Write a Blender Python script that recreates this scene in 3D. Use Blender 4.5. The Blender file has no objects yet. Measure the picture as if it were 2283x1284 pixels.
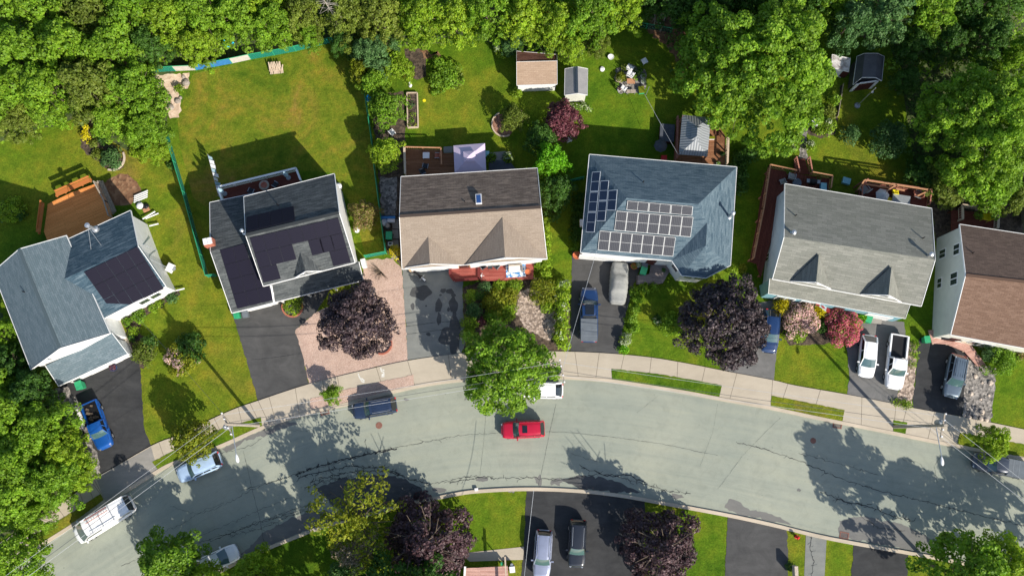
import bpy, bmesh, math, random
from math import sin, cos, pi, radians as R_
from mathutils import Vector as V, Matrix
random.seed(7)
S = bpy.context.scene
C = S.collection

# ---------------------------------------------------------------- camera, sky, sun, exposure
FPX, CX, CY, HC = 2000.0, 1141.5, 642.0, 96.0     # focal length and centre in photo pixels, flying height in metres
TILT = math.atan(330 / FPX)
cam_d = bpy.data.cameras.new('drone_camera')
cam = bpy.data.objects.new('drone_camera', cam_d); C.objects.link(cam)
cam.location = (0, 0, HC); cam.rotation_euler = (TILT, 0, 0)
cam_d.sensor_width = 36; cam_d.lens = FPX / 2283 * 36; cam_d.clip_end = 2000; cam_d.clip_start = 1
S.camera = cam
SUN_EL = R_(33.5); SUN_DIR = V((0.655, -0.755, 0)).normalized()    # towards the sun, on the ground
world = bpy.data.worlds.new('World'); S.world = world; world.use_nodes = True
wn = world.node_tree; bg = wn.nodes['Background']
sky = wn.nodes.new('ShaderNodeTexSky'); sky.sky_type = 'NISHITA'; sky.sun_disc = False
sky.sun_elevation = SUN_EL; sky.sun_rotation = math.atan2(SUN_DIR.x, SUN_DIR.y)
wn.links.new(sky.outputs[0], bg.inputs[0]); bg.inputs[1].default_value = 0.125
sd = bpy.data.lights.new('sun', 'SUN'); sd.energy = 5.0; sd.angle = R_(0.5); sd.color = (1, .93, .82)
sun = bpy.data.objects.new('sun', sd); C.objects.link(sun)
sv = V((SUN_DIR.x * cos(SUN_EL), SUN_DIR.y * cos(SUN_EL), sin(SUN_EL)))
sun.rotation_euler = (-sv).to_track_quat('-Z', 'Y').to_euler(); sun.location = (60, -60, 60)
S.view_settings.view_transform = 'Standard'; S.view_settings.look = 'None'
S.view_settings.exposure = 0.55; S.view_settings.gamma = 1
S.render.engine = 'CYCLES'; S.cycles.max_bounces = 5; S.cycles.diffuse_bounces = 3; S.cycles.transparent_max_bounces = 8
S.cycles.use_denoising = True

# ---------------------------------------------------------------- photo pixel -> place on the ground (or at height z)
CR = Matrix.Rotation(TILT, 3, 'X')
def ray(px, py): return CR @ V(((px - CX) / FPX, -(py - CY) / FPX, -1.0))
def G(px, py, z=0.0):
    d = ray(px, py); t = (z - HC) / d.z
    return V((d.x * t, d.y * t, z))
def on_plane(px, py, p0, n):
    d = ray(px, py); o = V((0, 0, HC)); t = (p0 - o).dot(n) / d.dot(n)
    return o + d * t

# ---------------------------------------------------------------- materials
MATS = {}
def newmat(name):
    m = bpy.data.materials.new(name); m.use_nodes = True; MATS[name] = m
    return m, m.node_tree, m.node_tree.nodes['Principled BSDF']
def col(c): return (c[0], c[1], c[2], 1)
def ramp(nt, fac, stops):
    r = nt.nodes.new('ShaderNodeValToRGB'); nt.links.new(fac, r.inputs[0])
    e = r.color_ramp.elements
    while len(e) < len(stops): e.new(.5)
    for i, (p, c) in enumerate(stops): e[i].position = p; e[i].color = col(c)
    return r.outputs[0]
def noise(nt, scale, coord='Object', detail=5, rough=.6, stretch=None, dist=0):
    tc = nt.nodes.new('ShaderNodeTexCoord'); n = nt.nodes.new('ShaderNodeTexNoise')
    src = tc.outputs[coord]
    if stretch:
        mp = nt.nodes.new('ShaderNodeMapping'); mp.inputs['Scale'].default_value = stretch
        nt.links.new(src, mp.inputs[0]); src = mp.outputs[0]
    nt.links.new(src, n.inputs['Vector'])
    n.inputs['Scale'].default_value = scale; n.inputs['Detail'].default_value = detail
    n.inputs['Roughness'].default_value = rough; n.inputs['Distortion'].default_value = dist
    return n.outputs['Fac']
def mixc(nt, a, b, fac, mode='MIX'):
    m = nt.nodes.new('ShaderNodeMix'); m.data_type = 'RGBA'; m.blend_type = mode
    for sock, v in ((m.inputs[6], a), (m.inputs[7], b), (m.inputs[0], fac)):
        if isinstance(v, (tuple, list)): sock.default_value = col(v)
        elif isinstance(v, (int, float)): sock.default_value = v
        else: nt.links.new(v, sock)
    return m.outputs[2]
def bump(nt, p, h, strength=.3, dist=.05):
    b = nt.nodes.new('ShaderNodeBump'); b.inputs['Strength'].default_value = strength; b.inputs['Distance'].default_value = dist
    nt.links.new(h, b.inputs['Height']); nt.links.new(b.outputs[0], p.inputs['Normal'])
def M(name, c1, c2=None, s=1.5, fine=.25, fs=14, rough=.85, bmp=0, spec=.3, metal=0, coat=0, coord='Object', stretch=None, lo=.35, hi=.65):
    if name in MATS: return MATS[name]
    m, nt, p = newmat(name)
    p.inputs['Roughness'].default_value = rough; p.inputs['Metallic'].default_value = metal
    p.inputs['Specular IOR Level'].default_value = spec; p.inputs['Coat Weight'].default_value = coat
    c2 = c2 or tuple(x * .8 for x in c1)
    base = ramp(nt, noise(nt, s, coord, stretch=stretch), [(lo, c1), (hi, c2)])
    f = noise(nt, fs, coord, 3, .7)
    g = ramp(nt, f, [(.3, (1 - fine,) * 3), (.7, (1 + fine * .0 + .0,) * 3)])
    c = mixc(nt, base, g, 1.0, 'MULTIPLY')
    nt.links.new(c, p.inputs['Base Color'])
    if bmp: bump(nt, p, f, bmp)
    return m
def leafmat(name, c1, c2, c3=None, trans=.46, rough=.55, spec=.35):
    m, nt, p = newmat(name)
    g = nt.nodes.new('ShaderNodeNewGeometry'); oi = nt.nodes.new('ShaderNodeObjectInfo')
    stops = [(0, c1), (.6, c2)] + ([(1, c3)] if c3 else [(1, c2)])
    base = ramp(nt, g.outputs['Random Per Island'], stops)
    n = noise(nt, .45, 'Object', 2)
    v = ramp(nt, n, [(.3, (.62,) * 3), (.7, (1.25,) * 3)])
    c = mixc(nt, base, v, 1.0, 'MULTIPLY')
    v2 = ramp(nt, oi.outputs['Random'], [(0, (.82, .86, .8)), (1, (1.1, 1.06, 1.0))])
    c = mixc(nt, c, v2, 1.0, 'MULTIPLY')
    nt.links.new(c, p.inputs['Base Color']); p.inputs['Roughness'].default_value = rough
    p.inputs['Specular IOR Level'].default_value = spec
    t = nt.nodes.new('ShaderNodeBsdfTranslucent'); nt.links.new(c, t.inputs[0])
    mx = nt.nodes.new('ShaderNodeMixShader'); mx.inputs[0].default_value = trans
    out = nt.nodes['Material Output']
    nt.links.new(p.outputs[0], mx.inputs[1]); nt.links.new(t.outputs[0], mx.inputs[2]); nt.links.new(mx.outputs[0], out.inputs[0])
    return m
leafmat('leaf_green', (.125, .26, .015), (.2, .37, .022), (.29, .46, .033))
leafmat('leaf_lime', (.18, .32, .016), (.28, .44, .022), (.38, .5, .035))
leafmat('leaf_vivid', (.13, .38, .01), (.2, .52, .015), (.28, .6, .03))
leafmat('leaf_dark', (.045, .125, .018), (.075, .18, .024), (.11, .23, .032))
leafmat('leaf_blue', (.07, .17, .05), (.11, .23, .07), (.16, .3, .09))
leafmat('leaf_olive', (.13, .19, .02), (.19, .26, .03), (.25, .3, .05))
leafmat('leaf_purple', (.028, .018, .024), (.055, .037, .044), (.12, .086, .097), trans=.12, rough=.5, spec=.35)
leafmat('leaf_purple_warm', (.04, .02, .026), (.075, .038, .048), (.16, .095, .105), trans=.15, rough=.5, spec=.35)
leafmat('leaf_red', (.09, .022, .035), (.14, .035, .05), (.2, .08, .09), trans=.2)
leafmat('leaf_yellow', (.6, .52, .01), (.78, .68, .015), (.5, .52, .02))
leafmat('leaf_gold', (.22, .26, .012), (.32, .34, .02), (.15, .24, .02))
leafmat('flower_pink', (.72, .12, .2), (.8, .25, .32), (.6, .08, .14))
leafmat('flower_blush', (.8, .5, .52), (.85, .62, .6), (.7, .45, .42))
leafmat('flower_white', (.7, .72, .6), (.45, .55, .3), (.2, .32, .1))
leafmat('leaf_spirea', (.3, .2, .07), (.2, .26, .03), (.45, .25, .18))
leafmat('twig', (.2, .15, .1), (.3, .24, .17), (.14, .1, .07), trans=0)
def grassmat():
    m, nt, p = newmat('grass')
    big = noise(nt, .055, 'Object', 4, .6, dist=.6)
    base = ramp(nt, big, [(.34, (.06, .12, .007)), (.46, (.095, .165, .009)), (.6, (.15, .18, .014)), (.74, (.22, .155, .035))])
    mid = noise(nt, .5, 'Object', 5, .65)
    mv = ramp(nt, mid, [(.3, (.58, .72, .6)), (.5, (1, 1, 1)), (.68, (1.4, 1.1, 1.2))])
    c = mixc(nt, base, mv, 1.0, 'MULTIPLY')
    c = mixc(nt, c, ramp(nt, noise(nt, 2.1, 'Object', 3, .6), [(.32, (.82, .86, .8)), (.5, (1,) * 3), (.7, (1.14, 1.18, 1.1))]), 1.0, 'MULTIPLY')
    f = noise(nt, 6, 'Object', 4, .75)
    c = mixc(nt, c, ramp(nt, f, [(.3, (.5, .55, .5)), (.66, (1.22, 1.2, 1.2))]), 1.0, 'MULTIPLY')
    nt.links.new(c, p.inputs['Base Color']); p.inputs['Roughness'].default_value = .95; p.inputs['Specular IOR Level'].default_value = .1
    bump(nt, p, f, .6, .12)
grassmat()
def drygrass():
    m, nt, p = newmat('dry_grass')
    big = noise(nt, .13, 'Object', 5, .62, dist=.8)
    base = ramp(nt, big, [(.36, (.09, .14, .01)), (.48, (.14, .175, .014)), (.59, (.2, .178, .022)), (.7, (.28, .165, .05))])
    mid = noise(nt, .8, 'Object', 5, .65)
    c = mixc(nt, base, ramp(nt, mid, [(.3, (.6, .75, .65)), (.5, (1, 1, 1)), (.68, (1.35, 1.08, 1.15))]), 1.0, 'MULTIPLY')
    c = mixc(nt, c, ramp(nt, noise(nt, 2.1, 'Object', 3, .6), [(.32, (.82, .86, .8)), (.5, (1,) * 3), (.7, (1.14, 1.18, 1.1))]), 1.0, 'MULTIPLY')
    f = noise(nt, 6, 'Object', 4, .75)
    c = mixc(nt, c, ramp(nt, f, [(.3, (.56, .6, .56)), (.66, (1.2, 1.18, 1.18))]), 1.0, 'MULTIPLY')
    nt.links.new(c, p.inputs['Base Color']); p.inputs['Roughness'].default_value = .95; p.inputs['Specular IOR Level'].default_value = .1
    bump(nt, p, f, .6, .12)
drygrass()
def roadmat(name, c1, c2, crackdark=.5, streak=.12):
    m, nt, p = newmat(name)
    a = noise(nt, .45 if 'drive' in name else .12, 'Object', 6, .68, dist=.9)
    c = ramp(nt, a, [(.32, c1), (.68, c2)])
    s = noise(nt, 1.0, 'Object', 6, .7, stretch=(.35, 1.4, 1))
    c = mixc(nt, c, ramp(nt, s, [(.3, (1 - streak,) * 3), (.7, (1.03,) * 3)]), 1.0, 'MULTIPLY')
    f = noise(nt, 22, 'Object', 3, .8)
    c = mixc(nt, c, ramp(nt, f, [(.25, (.84,) * 3), (.7, (1.05,) * 3)]), 1.0, 'MULTIPLY')
    nt.links.new(c, p.inputs['Base Color']); p.inputs['Roughness'].default_value = .9; p.inputs['Specular IOR Level'].default_value = .25
    bump(nt, p, f, .25, .02)
def lanemat(name, c1, c2):
    m, nt, p = newmat(name)
    c = ramp(nt, noise(nt, .1, 'Object', 5, .6, dist=.5), [(.32, c1), (.68, c2)])
    c = mixc(nt, c, ramp(nt, noise(nt, 1, 'UV', 5, .7, stretch=(.05, 1.3, 1), dist=.4), [(.3, (.86, .88, .9)), (.5, (1,) * 3), (.72, (1.08, 1.06, 1.02))]), 1.0, 'MULTIPLY')
    c = mixc(nt, c, ramp(nt, noise(nt, .7, 'Object', 6, .75, dist=1.2), [(.3, (.88,) * 3), (.5, (1,) * 3), (.75, (1.05,) * 3)]), 1.0, 'MULTIPLY')
    c = mixc(nt, c, ramp(nt, noise(nt, 2.2, 'Object', 3, .5), [(.22, (.6, .62, .64)), (.3, (1,) * 3)]), 1.0, 'MULTIPLY')
    f = noise(nt, 16, 'Object', 4, .85)
    c = mixc(nt, c, ramp(nt, f, [(.25, (.78,) * 3), (.7, (1.1,) * 3)]), 1.0, 'MULTIPLY')
    nt.links.new(c, p.inputs['Base Color']); p.inputs['Roughness'].default_value = .9; p.inputs['Specular IOR Level'].default_value = .25
    bump(nt, p, f, .35, .03)
lanemat('road_lane', (.25, .275, .23), (.31, .325, .262))
roadmat('road_asphalt', (.235, .265, .225), (.29, .305, .25))
roadmat('drive_dark', (0.0338, 0.0353, 0.0375), (0.0562, 0.057, 0.0585), streak=.3)
roadmat('drive_mid', (0.062, 0.062, 0.062), (0.093, 0.0918, 0.0899), streak=.25)
roadmat('drive_grey', (0.175, 0.184, 0.175), (0.239, 0.244, 0.221), streak=.15)
roadmat('drive_light', (.13, .13, .125), (.19, .185, .178), streak=.2)
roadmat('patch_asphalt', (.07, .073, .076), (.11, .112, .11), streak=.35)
roadmat('patch_worn', (.14, .14, .135), (.19, .185, .17))
roadmat('concrete', (.41, .355, .275), (.48, .42, .33), streak=.1)
roadmat('concrete_grey', (.24, .23, .21), (.32, .3, .27), streak=.2)
roadmat('kerb_concrete', (.46, .40, .31), (.56, .47, .36), streak=.2)
def speckle(name, c1, c2, c3, sc=5, bmp=.8):
    m, nt, p = newmat(name)
    tc = nt.nodes.new('ShaderNodeTexCoord'); v = nt.nodes.new('ShaderNodeTexVoronoi'); v.inputs['Scale'].default_value = sc
    nt.links.new(tc.outputs['Object'], v.inputs['Vector'])
    sp = nt.nodes.new('ShaderNodeSeparateColor'); nt.links.new(v.outputs['Color'], sp.inputs[0])
    c = ramp(nt, sp.outputs[0], [(0, c1), (.5, c2), (1, c3)])
    a = noise(nt, .4, 'Object', 4)
    c = mixc(nt, c, ramp(nt, a, [(.3, (.82,) * 3), (.7, (1.08,) * 3)]), 1.0, 'MULTIPLY')
    nt.links.new(c, p.inputs['Base Color']); p.inputs['Roughness'].default_value = .95
    bump(nt, p, v.outputs['Distance'], bmp, .06)
speckle('pink_gravel', (0.39, 0.267, 0.215), (0.469, 0.327, 0.258), (0.531, 0.396, 0.327), 14, .5)
speckle('brown_gravel', (.16, .12, .095), (.3, .23, .18), (.5, .4, .33), 5)
speckle('grey_gravel', (.08, .075, .07), (.19, .175, .16), (.34, .31, .28), 4.5)
speckle('soil', (.035, .025, .018), (.07, .048, .032), (.11, .08, .055), 4)
speckle('brown_soil', (.12, .06, .03), (.2, .1, .05), (.26, .15, .08), 3)
speckle('sand', (.48, .35, .25), (.58, .44, .32), (.66, .52, .4), 3, .4)
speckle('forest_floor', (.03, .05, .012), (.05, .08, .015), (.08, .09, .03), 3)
speckle('mulch', (.15, .07, .045), (.24, .12, .08), (.3, .17, .12), 6)
def shingle(name, c1, c2, dark, mort=(.0, .0, .0), w=.55, h=.2, streak=.5, sdark=None, sscale=.35):
    m, nt, p = newmat(name)
    uv = nt.nodes.new('ShaderNodeTexCoord'); b = nt.nodes.new('ShaderNodeTexBrick')
    nt.links.new(uv.outputs['UV'], b.inputs['Vector'])
    b.inputs['Scale'].default_value = 1; b.inputs['Brick Width'].default_value = w; b.inputs['Row Height'].default_value = h
    b.inputs['Mortar Size'].default_value = .012; b.inputs['Bias'].default_value = .0
    b.inputs['Color1'].default_value = col(c1); b.inputs['Color2'].default_value = col(c2); b.inputs['Mortar'].default_value = col(dark)
    n = noise(nt, 1, 'UV', 5, .65, stretch=(sscale * 1.6, sscale * 13, 1))
    c = mixc(nt, b.outputs['Color'], sdark or tuple(x * .55 for x in dark), ramp(nt, n, [(.5, (0,) * 3), (.62, (streak,) * 3)]))
    f = noise(nt, 9, 'UV', 3, .7)
    c = mixc(nt, c, ramp(nt, f, [(.3, (.8,) * 3), (.7, (1.1,) * 3)]), 1.0, 'MULTIPLY')
    nt.links.new(c, p.inputs['Base Color']); p.inputs['Roughness'].default_value = .95; p.inputs['Specular IOR Level'].default_value = .15
    bump(nt, p, b.outputs['Fac'], .4, -.02)
shingle('shingle_slate', (0.1, 0.14, 0.162), (0.142, 0.183, 0.208), (0.062, 0.0868, 0.0992), streak=.15)
shingle('shingle_blue', (0.0298, 0.0595, 0.085), (0.0595, 0.0978, 0.128), (0.0255, 0.0467, 0.068), streak=.55, sdark=(0.162, 0.212, 0.246))
shingle('shingle_char', (0.054, 0.0603, 0.063), (0.09, 0.099, 0.099), (0.036, 0.0405, 0.0432), streak=.4, sdark=(0.18, 0.189, 0.189))
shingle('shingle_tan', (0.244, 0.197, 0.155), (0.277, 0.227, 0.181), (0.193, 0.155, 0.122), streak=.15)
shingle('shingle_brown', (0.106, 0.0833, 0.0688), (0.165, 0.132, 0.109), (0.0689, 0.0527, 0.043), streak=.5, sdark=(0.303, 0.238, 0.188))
shingle('shingle_hip', (0.0821, 0.122, 0.151), (0.123, 0.169, 0.198), (0.0581, 0.09, 0.115), streak=.6, sdark=(.022, .05, .075))
shingle('shingle_grey', (0.169, 0.173, 0.15), (0.223, 0.223, 0.196), (0.137, 0.14, 0.122), w=1.0, h=.28, streak=.3, sdark=(0.0936, 0.0972, 0.0873))
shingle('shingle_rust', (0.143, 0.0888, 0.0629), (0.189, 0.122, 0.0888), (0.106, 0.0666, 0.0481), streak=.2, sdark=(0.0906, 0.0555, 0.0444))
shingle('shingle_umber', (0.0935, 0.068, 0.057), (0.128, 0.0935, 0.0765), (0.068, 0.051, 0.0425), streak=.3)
shingle('shingle_shed', (0.323, 0.23, 0.162), (0.374, 0.272, 0.196), (0.272, 0.187, 0.128), streak=.1)
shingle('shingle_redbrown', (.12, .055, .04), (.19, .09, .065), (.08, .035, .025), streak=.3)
def planks(name, c1, c2, dark, w=3.2, h=.15, streak=.3):
    shingle(name, c1, c2, dark, w=w, h=h, streak=streak, sscale=.5)
planks('deck_orange', (.66, .25, .07), (.8, .33, .1), (.42, .15, .045), streak=.15)
planks('deck_brown', (.24, .11, .055), (.32, .16, .085), (.12, .05, .03))
planks('deck_red', (.3, .07, .055), (.4, .13, .1), (.14, .03, .028), streak=.2)
planks('deck_maroon', (.13, .04, .028), (.17, .055, .04), (.07, .022, .018))
planks('deck_grey', (.2, .17, .16), (.27, .235, .22), (.12, .1, .095))
planks('deck_pink', (.45, .25, .2), (.58, .36, .3), (.3, .16, .13))
def siding(name, c):
    m, nt, p = newmat(name)
    tc = nt.nodes.new('ShaderNodeTexCoord'); w = nt.nodes.new('ShaderNodeTexWave'); w.bands_direction = 'Z'; w.wave_profile = 'SAW'
    w.inputs['Scale'].default_value = 1.6; nt.links.new(tc.outputs['Object'], w.inputs['Vector'])
    cc = mixc(nt, c, ramp(nt, w.outputs['Fac'], [(0, (.8,) * 3), (.2, (1,) * 3)]), 1.0, 'MULTIPLY')
    cc = mixc(nt, cc, ramp(nt, noise(nt, 1.2), [(.3, (.9,) * 3), (.7, (1.02,) * 3)]), 1.0, 'MULTIPLY')
    nt.links.new(cc, p.inputs['Base Color']); p.inputs['Roughness'].default_value = .6
    bump(nt, p, w.outputs['Fac'], .2, .03)
siding('siding_white', (.74, .74, .73)); siding('siding_cream', (.62, .62, .56)); siding('siding_blue', (.45, .55, .62))
siding('siding_teal', (.18, .36, .42)); siding('siding_beige', (.55, .4, .24))
M('white_trim', (.78, .78, .77), (.7, .7, .69), rough=.5, fine=.08)
M('black_trim', (.012, .012, .014), rough=.5)
M('grey_trim', (.25, .27, .29), rough=.5)
M('metal_grey', (.35, .38, .4), (.3, .32, .34), rough=.45, metal=.4)
M('galvanised', (.62, .64, .66), (.5, .52, .54), rough=.35, metal=.7)
M('roof_metal', (.2, .22, .24), (.17, .19, .21), rough=.5, fine=.1)
M('shed_grey', (.27, .265, .27), (.23, .23, .235), rough=.7)
M('shed_dark', (.075, .078, .09), (.095, .1, .11), rough=.7)
M('wood_grey', (.42, .36, .29), (.3, .25, .2), s=4, rough=.9)
M('wood_pole', (.42, .37, .31), (.3, .26, .21), s=5, rough=.9)
M('wood_orange', (.42, .2, .1), (.5, .27, .15), s=4)
M('wood_red', (.36, .14, .1), (.45, .2, .14), s=4)
M('wood_beige', (.6, .48, .36), (.5, .4, .3), s=4)
M('bark', (.1, .075, .055), (.16, .125, .09), s=3, bmp=.5)
M('bark_pale', (.42, .38, .33), (.3, .26, .22), s=3, bmp=.5)
M('brick_red', (.34, .1, .065), (.45, .17, .11), s=6)
M('stone', (.42, .36, .3), (.25, .22, .19), s=3, bmp=.5)
M('stone_pale', (.62, .52, .43), (.45, .37, .3), s=4, bmp=.5)
M('canopy_lilac', (.6, .5, .64), (.55, .46, .6), rough=.8, fine=.06)
M('fabric_white', (.75, .74, .74), (.66, .65, .66), rough=.85, fine=.1)
M('fabric_grey', (.28, .28, .27), (.34, .34, .33), rough=.9, s=3)
M('fabric_dark', (.03, .035, .045), (.05, .055, .065), rough=.9)
M('plastic_white', (.78, .78, .78), rough=.4, fine=.05)
M('plastic_green', (.03, .3, .13), (.04, .36, .17), rough=.45, fine=.08)
M('plastic_grey', (.13, .15, .17), rough=.5, fine=.08)
M('plastic_blue', (.02, .3, .75), (.03, .36, .8), rough=.4, fine=.08)
M('plastic_cyan', (.03, .5, .8), (.04, .55, .85), rough=.4, fine=.08)
M('plastic_teal', (.3, .6, .68), rough=.4, fine=.08)
M('plastic_yellow', (.8, .68, .02), rough=.4, fine=.08)
M('plastic_red', (.6, .02, .02), rough=.4, fine=.08)
M('plastic_black', (.015, .015, .017), rough=.5, fine=.08)
M('terracotta', (.6, .17, .07), rough=.7, fine=.1)
M('rubber', (.014, .014, .015), rough=.8)
M('tarp_blue', (.03, .16, .42), (.05, .22, .5), s=3, rough=.5)
M('tarp_white', (.6, .55, .5), (.5, .46, .42), s=3, rough=.6)
M('paint_white_mark', (.75, .74, .68), rough=.8)
M('rust', (.2, .09, .065), (.26, .13, .1), s=6, rough=.8)
M('iron', (.12, .08, .07), (.16, .11, .1), s=6, rough=.7)
M('crack_tar', (.03, .032, .034), rough=.7)
M('joint_dark', (.2, .17, .13), rough=.9)
M('wire', (.5, .52, .54), rough=.5)
M('wire_dark', (.08, .09, .1), rough=.5)
def glassmat(name, c, rough=.08):
    m, nt, p = newmat(name); p.inputs['Base Color'].default_value = col(c); p.inputs['Roughness'].default_value = rough
    p.inputs['Specular IOR Level'].default_value = .8; p.inputs['Coat Weight'].default_value = .6
glassmat('car_glass', (.05, .1, .105)); glassmat('tinted_glass', (.008, .01, .012)); glassmat('window_glass', (.03, .04, .05)); glassmat('skylight_glass', (.02, .07, .22))
def paint(name, c, metal=0, rough=.3):
    m, nt, p = newmat(name)
    cc = mixc(nt, c, ramp(nt, noise(nt, 1.3, 'Object', 4), [(.3, (.88,) * 3), (.7, (1.04,) * 3)]), 1.0, 'MULTIPLY')
    nt.links.new(cc, p.inputs['Base Color'])
    p.inputs['Roughness'].default_value = rough; p.inputs['Metallic'].default_value = metal; p.inputs['Coat Weight'].default_value = .7; p.inputs['Coat Roughness'].default_value = .08
paint('paint_red', (.42, .006, .03)); paint('paint_white', (.8, .8, .8)); paint('paint_navy', (.02, .06, .15)); paint('paint_blue', (.008, .075, .3))
paint('paint_royal', (.008, .03, .1)); paint('paint_sky', (.42, .56, .75), .2); paint('paint_slate', (.02, .035, .075), .1); paint('paint_silver', (.36, .39, .5), .5)
paint('paint_black', (.015, .018, .025)); paint('paint_steel', (.12, .16, .2), .4); paint('paint_grey', (.05, .06, .08), .2)
def alphamat(name, c, a):
    m, nt, p = newmat(name); p.inputs['Base Color'].default_value = col(c); p.inputs['Roughness'].default_value = .7; p.inputs['Alpha'].default_value = a
alphamat('mesh_green', (.01, .22, .15), .62); alphamat('mesh_dark', (.02, .1, .06), .5)
def panelmat(name, base, frame, line, nx, ny, fw=.03, lw=.012, mid=False, rough=.25):
    m, nt, p = newmat(name)
    tc = nt.nodes.new('ShaderNodeTexCoord'); sx = nt.nodes.new('ShaderNodeSeparateXYZ'); nt.links.new(tc.outputs['UV'], sx.inputs[0])
    def mth(op, a, b=None):
        n = nt.nodes.new('ShaderNodeMath'); n.operation = op
        for i, v in enumerate((a, b)):
            if v is None: continue
            if isinstance(v, (int, float)): n.inputs[i].default_value = v
            else: nt.links.new(v, n.inputs[i])
        return n.outputs[0]
    def lines(x, n, w):   # 1 near multiples of 1/n
        t = mth('FRACT', mth('ADD', mth('MULTIPLY', x, n), .5)); return mth('LESS_THAN', mth('ABSOLUTE', mth('SUBTRACT', t, .5)), w * n)
    u, v = sx.outputs[0], sx.outputs[1]
    g = mth('MAXIMUM', lines(u, nx, lw), lines(v, ny, lw * .6))
    edge = mth('MAXIMUM', mth('GREATER_THAN', mth('ABSOLUTE', mth('SUBTRACT', u, .5)), .5 - fw), mth('GREATER_THAN', mth('ABSOLUTE', mth('SUBTRACT', v, .5)), .5 - fw * .6))
    if mid: edge = mth('MAXIMUM', edge, lines(v, 2, fw * .2))
    c = mixc(nt, base, line, g); c = mixc(nt, c, frame, edge)
    nt.links.new(c, p.inputs['Base Color']); p.inputs['Roughness'].default_value = rough; p.inputs['Specular IOR Level'].default_value = .4
panelmat('solar_black', (.008, .007, .016), (.02, .02, .03), (.01, .01, .02), 6, 10, fw=.012, lw=.006, rough=.5)
MATS['solar_black'].node_tree.nodes['Principled BSDF'].inputs['Specular IOR Level'].default_value = .12
panelmat('solar_bright', (.022, .024, .032), (.6, .6, .58), (.11, .11, .115), 6, 20, fw=.032, lw=.01, mid=True, rough=.3)
panelmat('solar_navy', (.005, .012, .035), (.5, .54, .58), (.014, .03, .07), 6, 12, fw=.045, lw=.014, mid=True, rough=.3)

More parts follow.
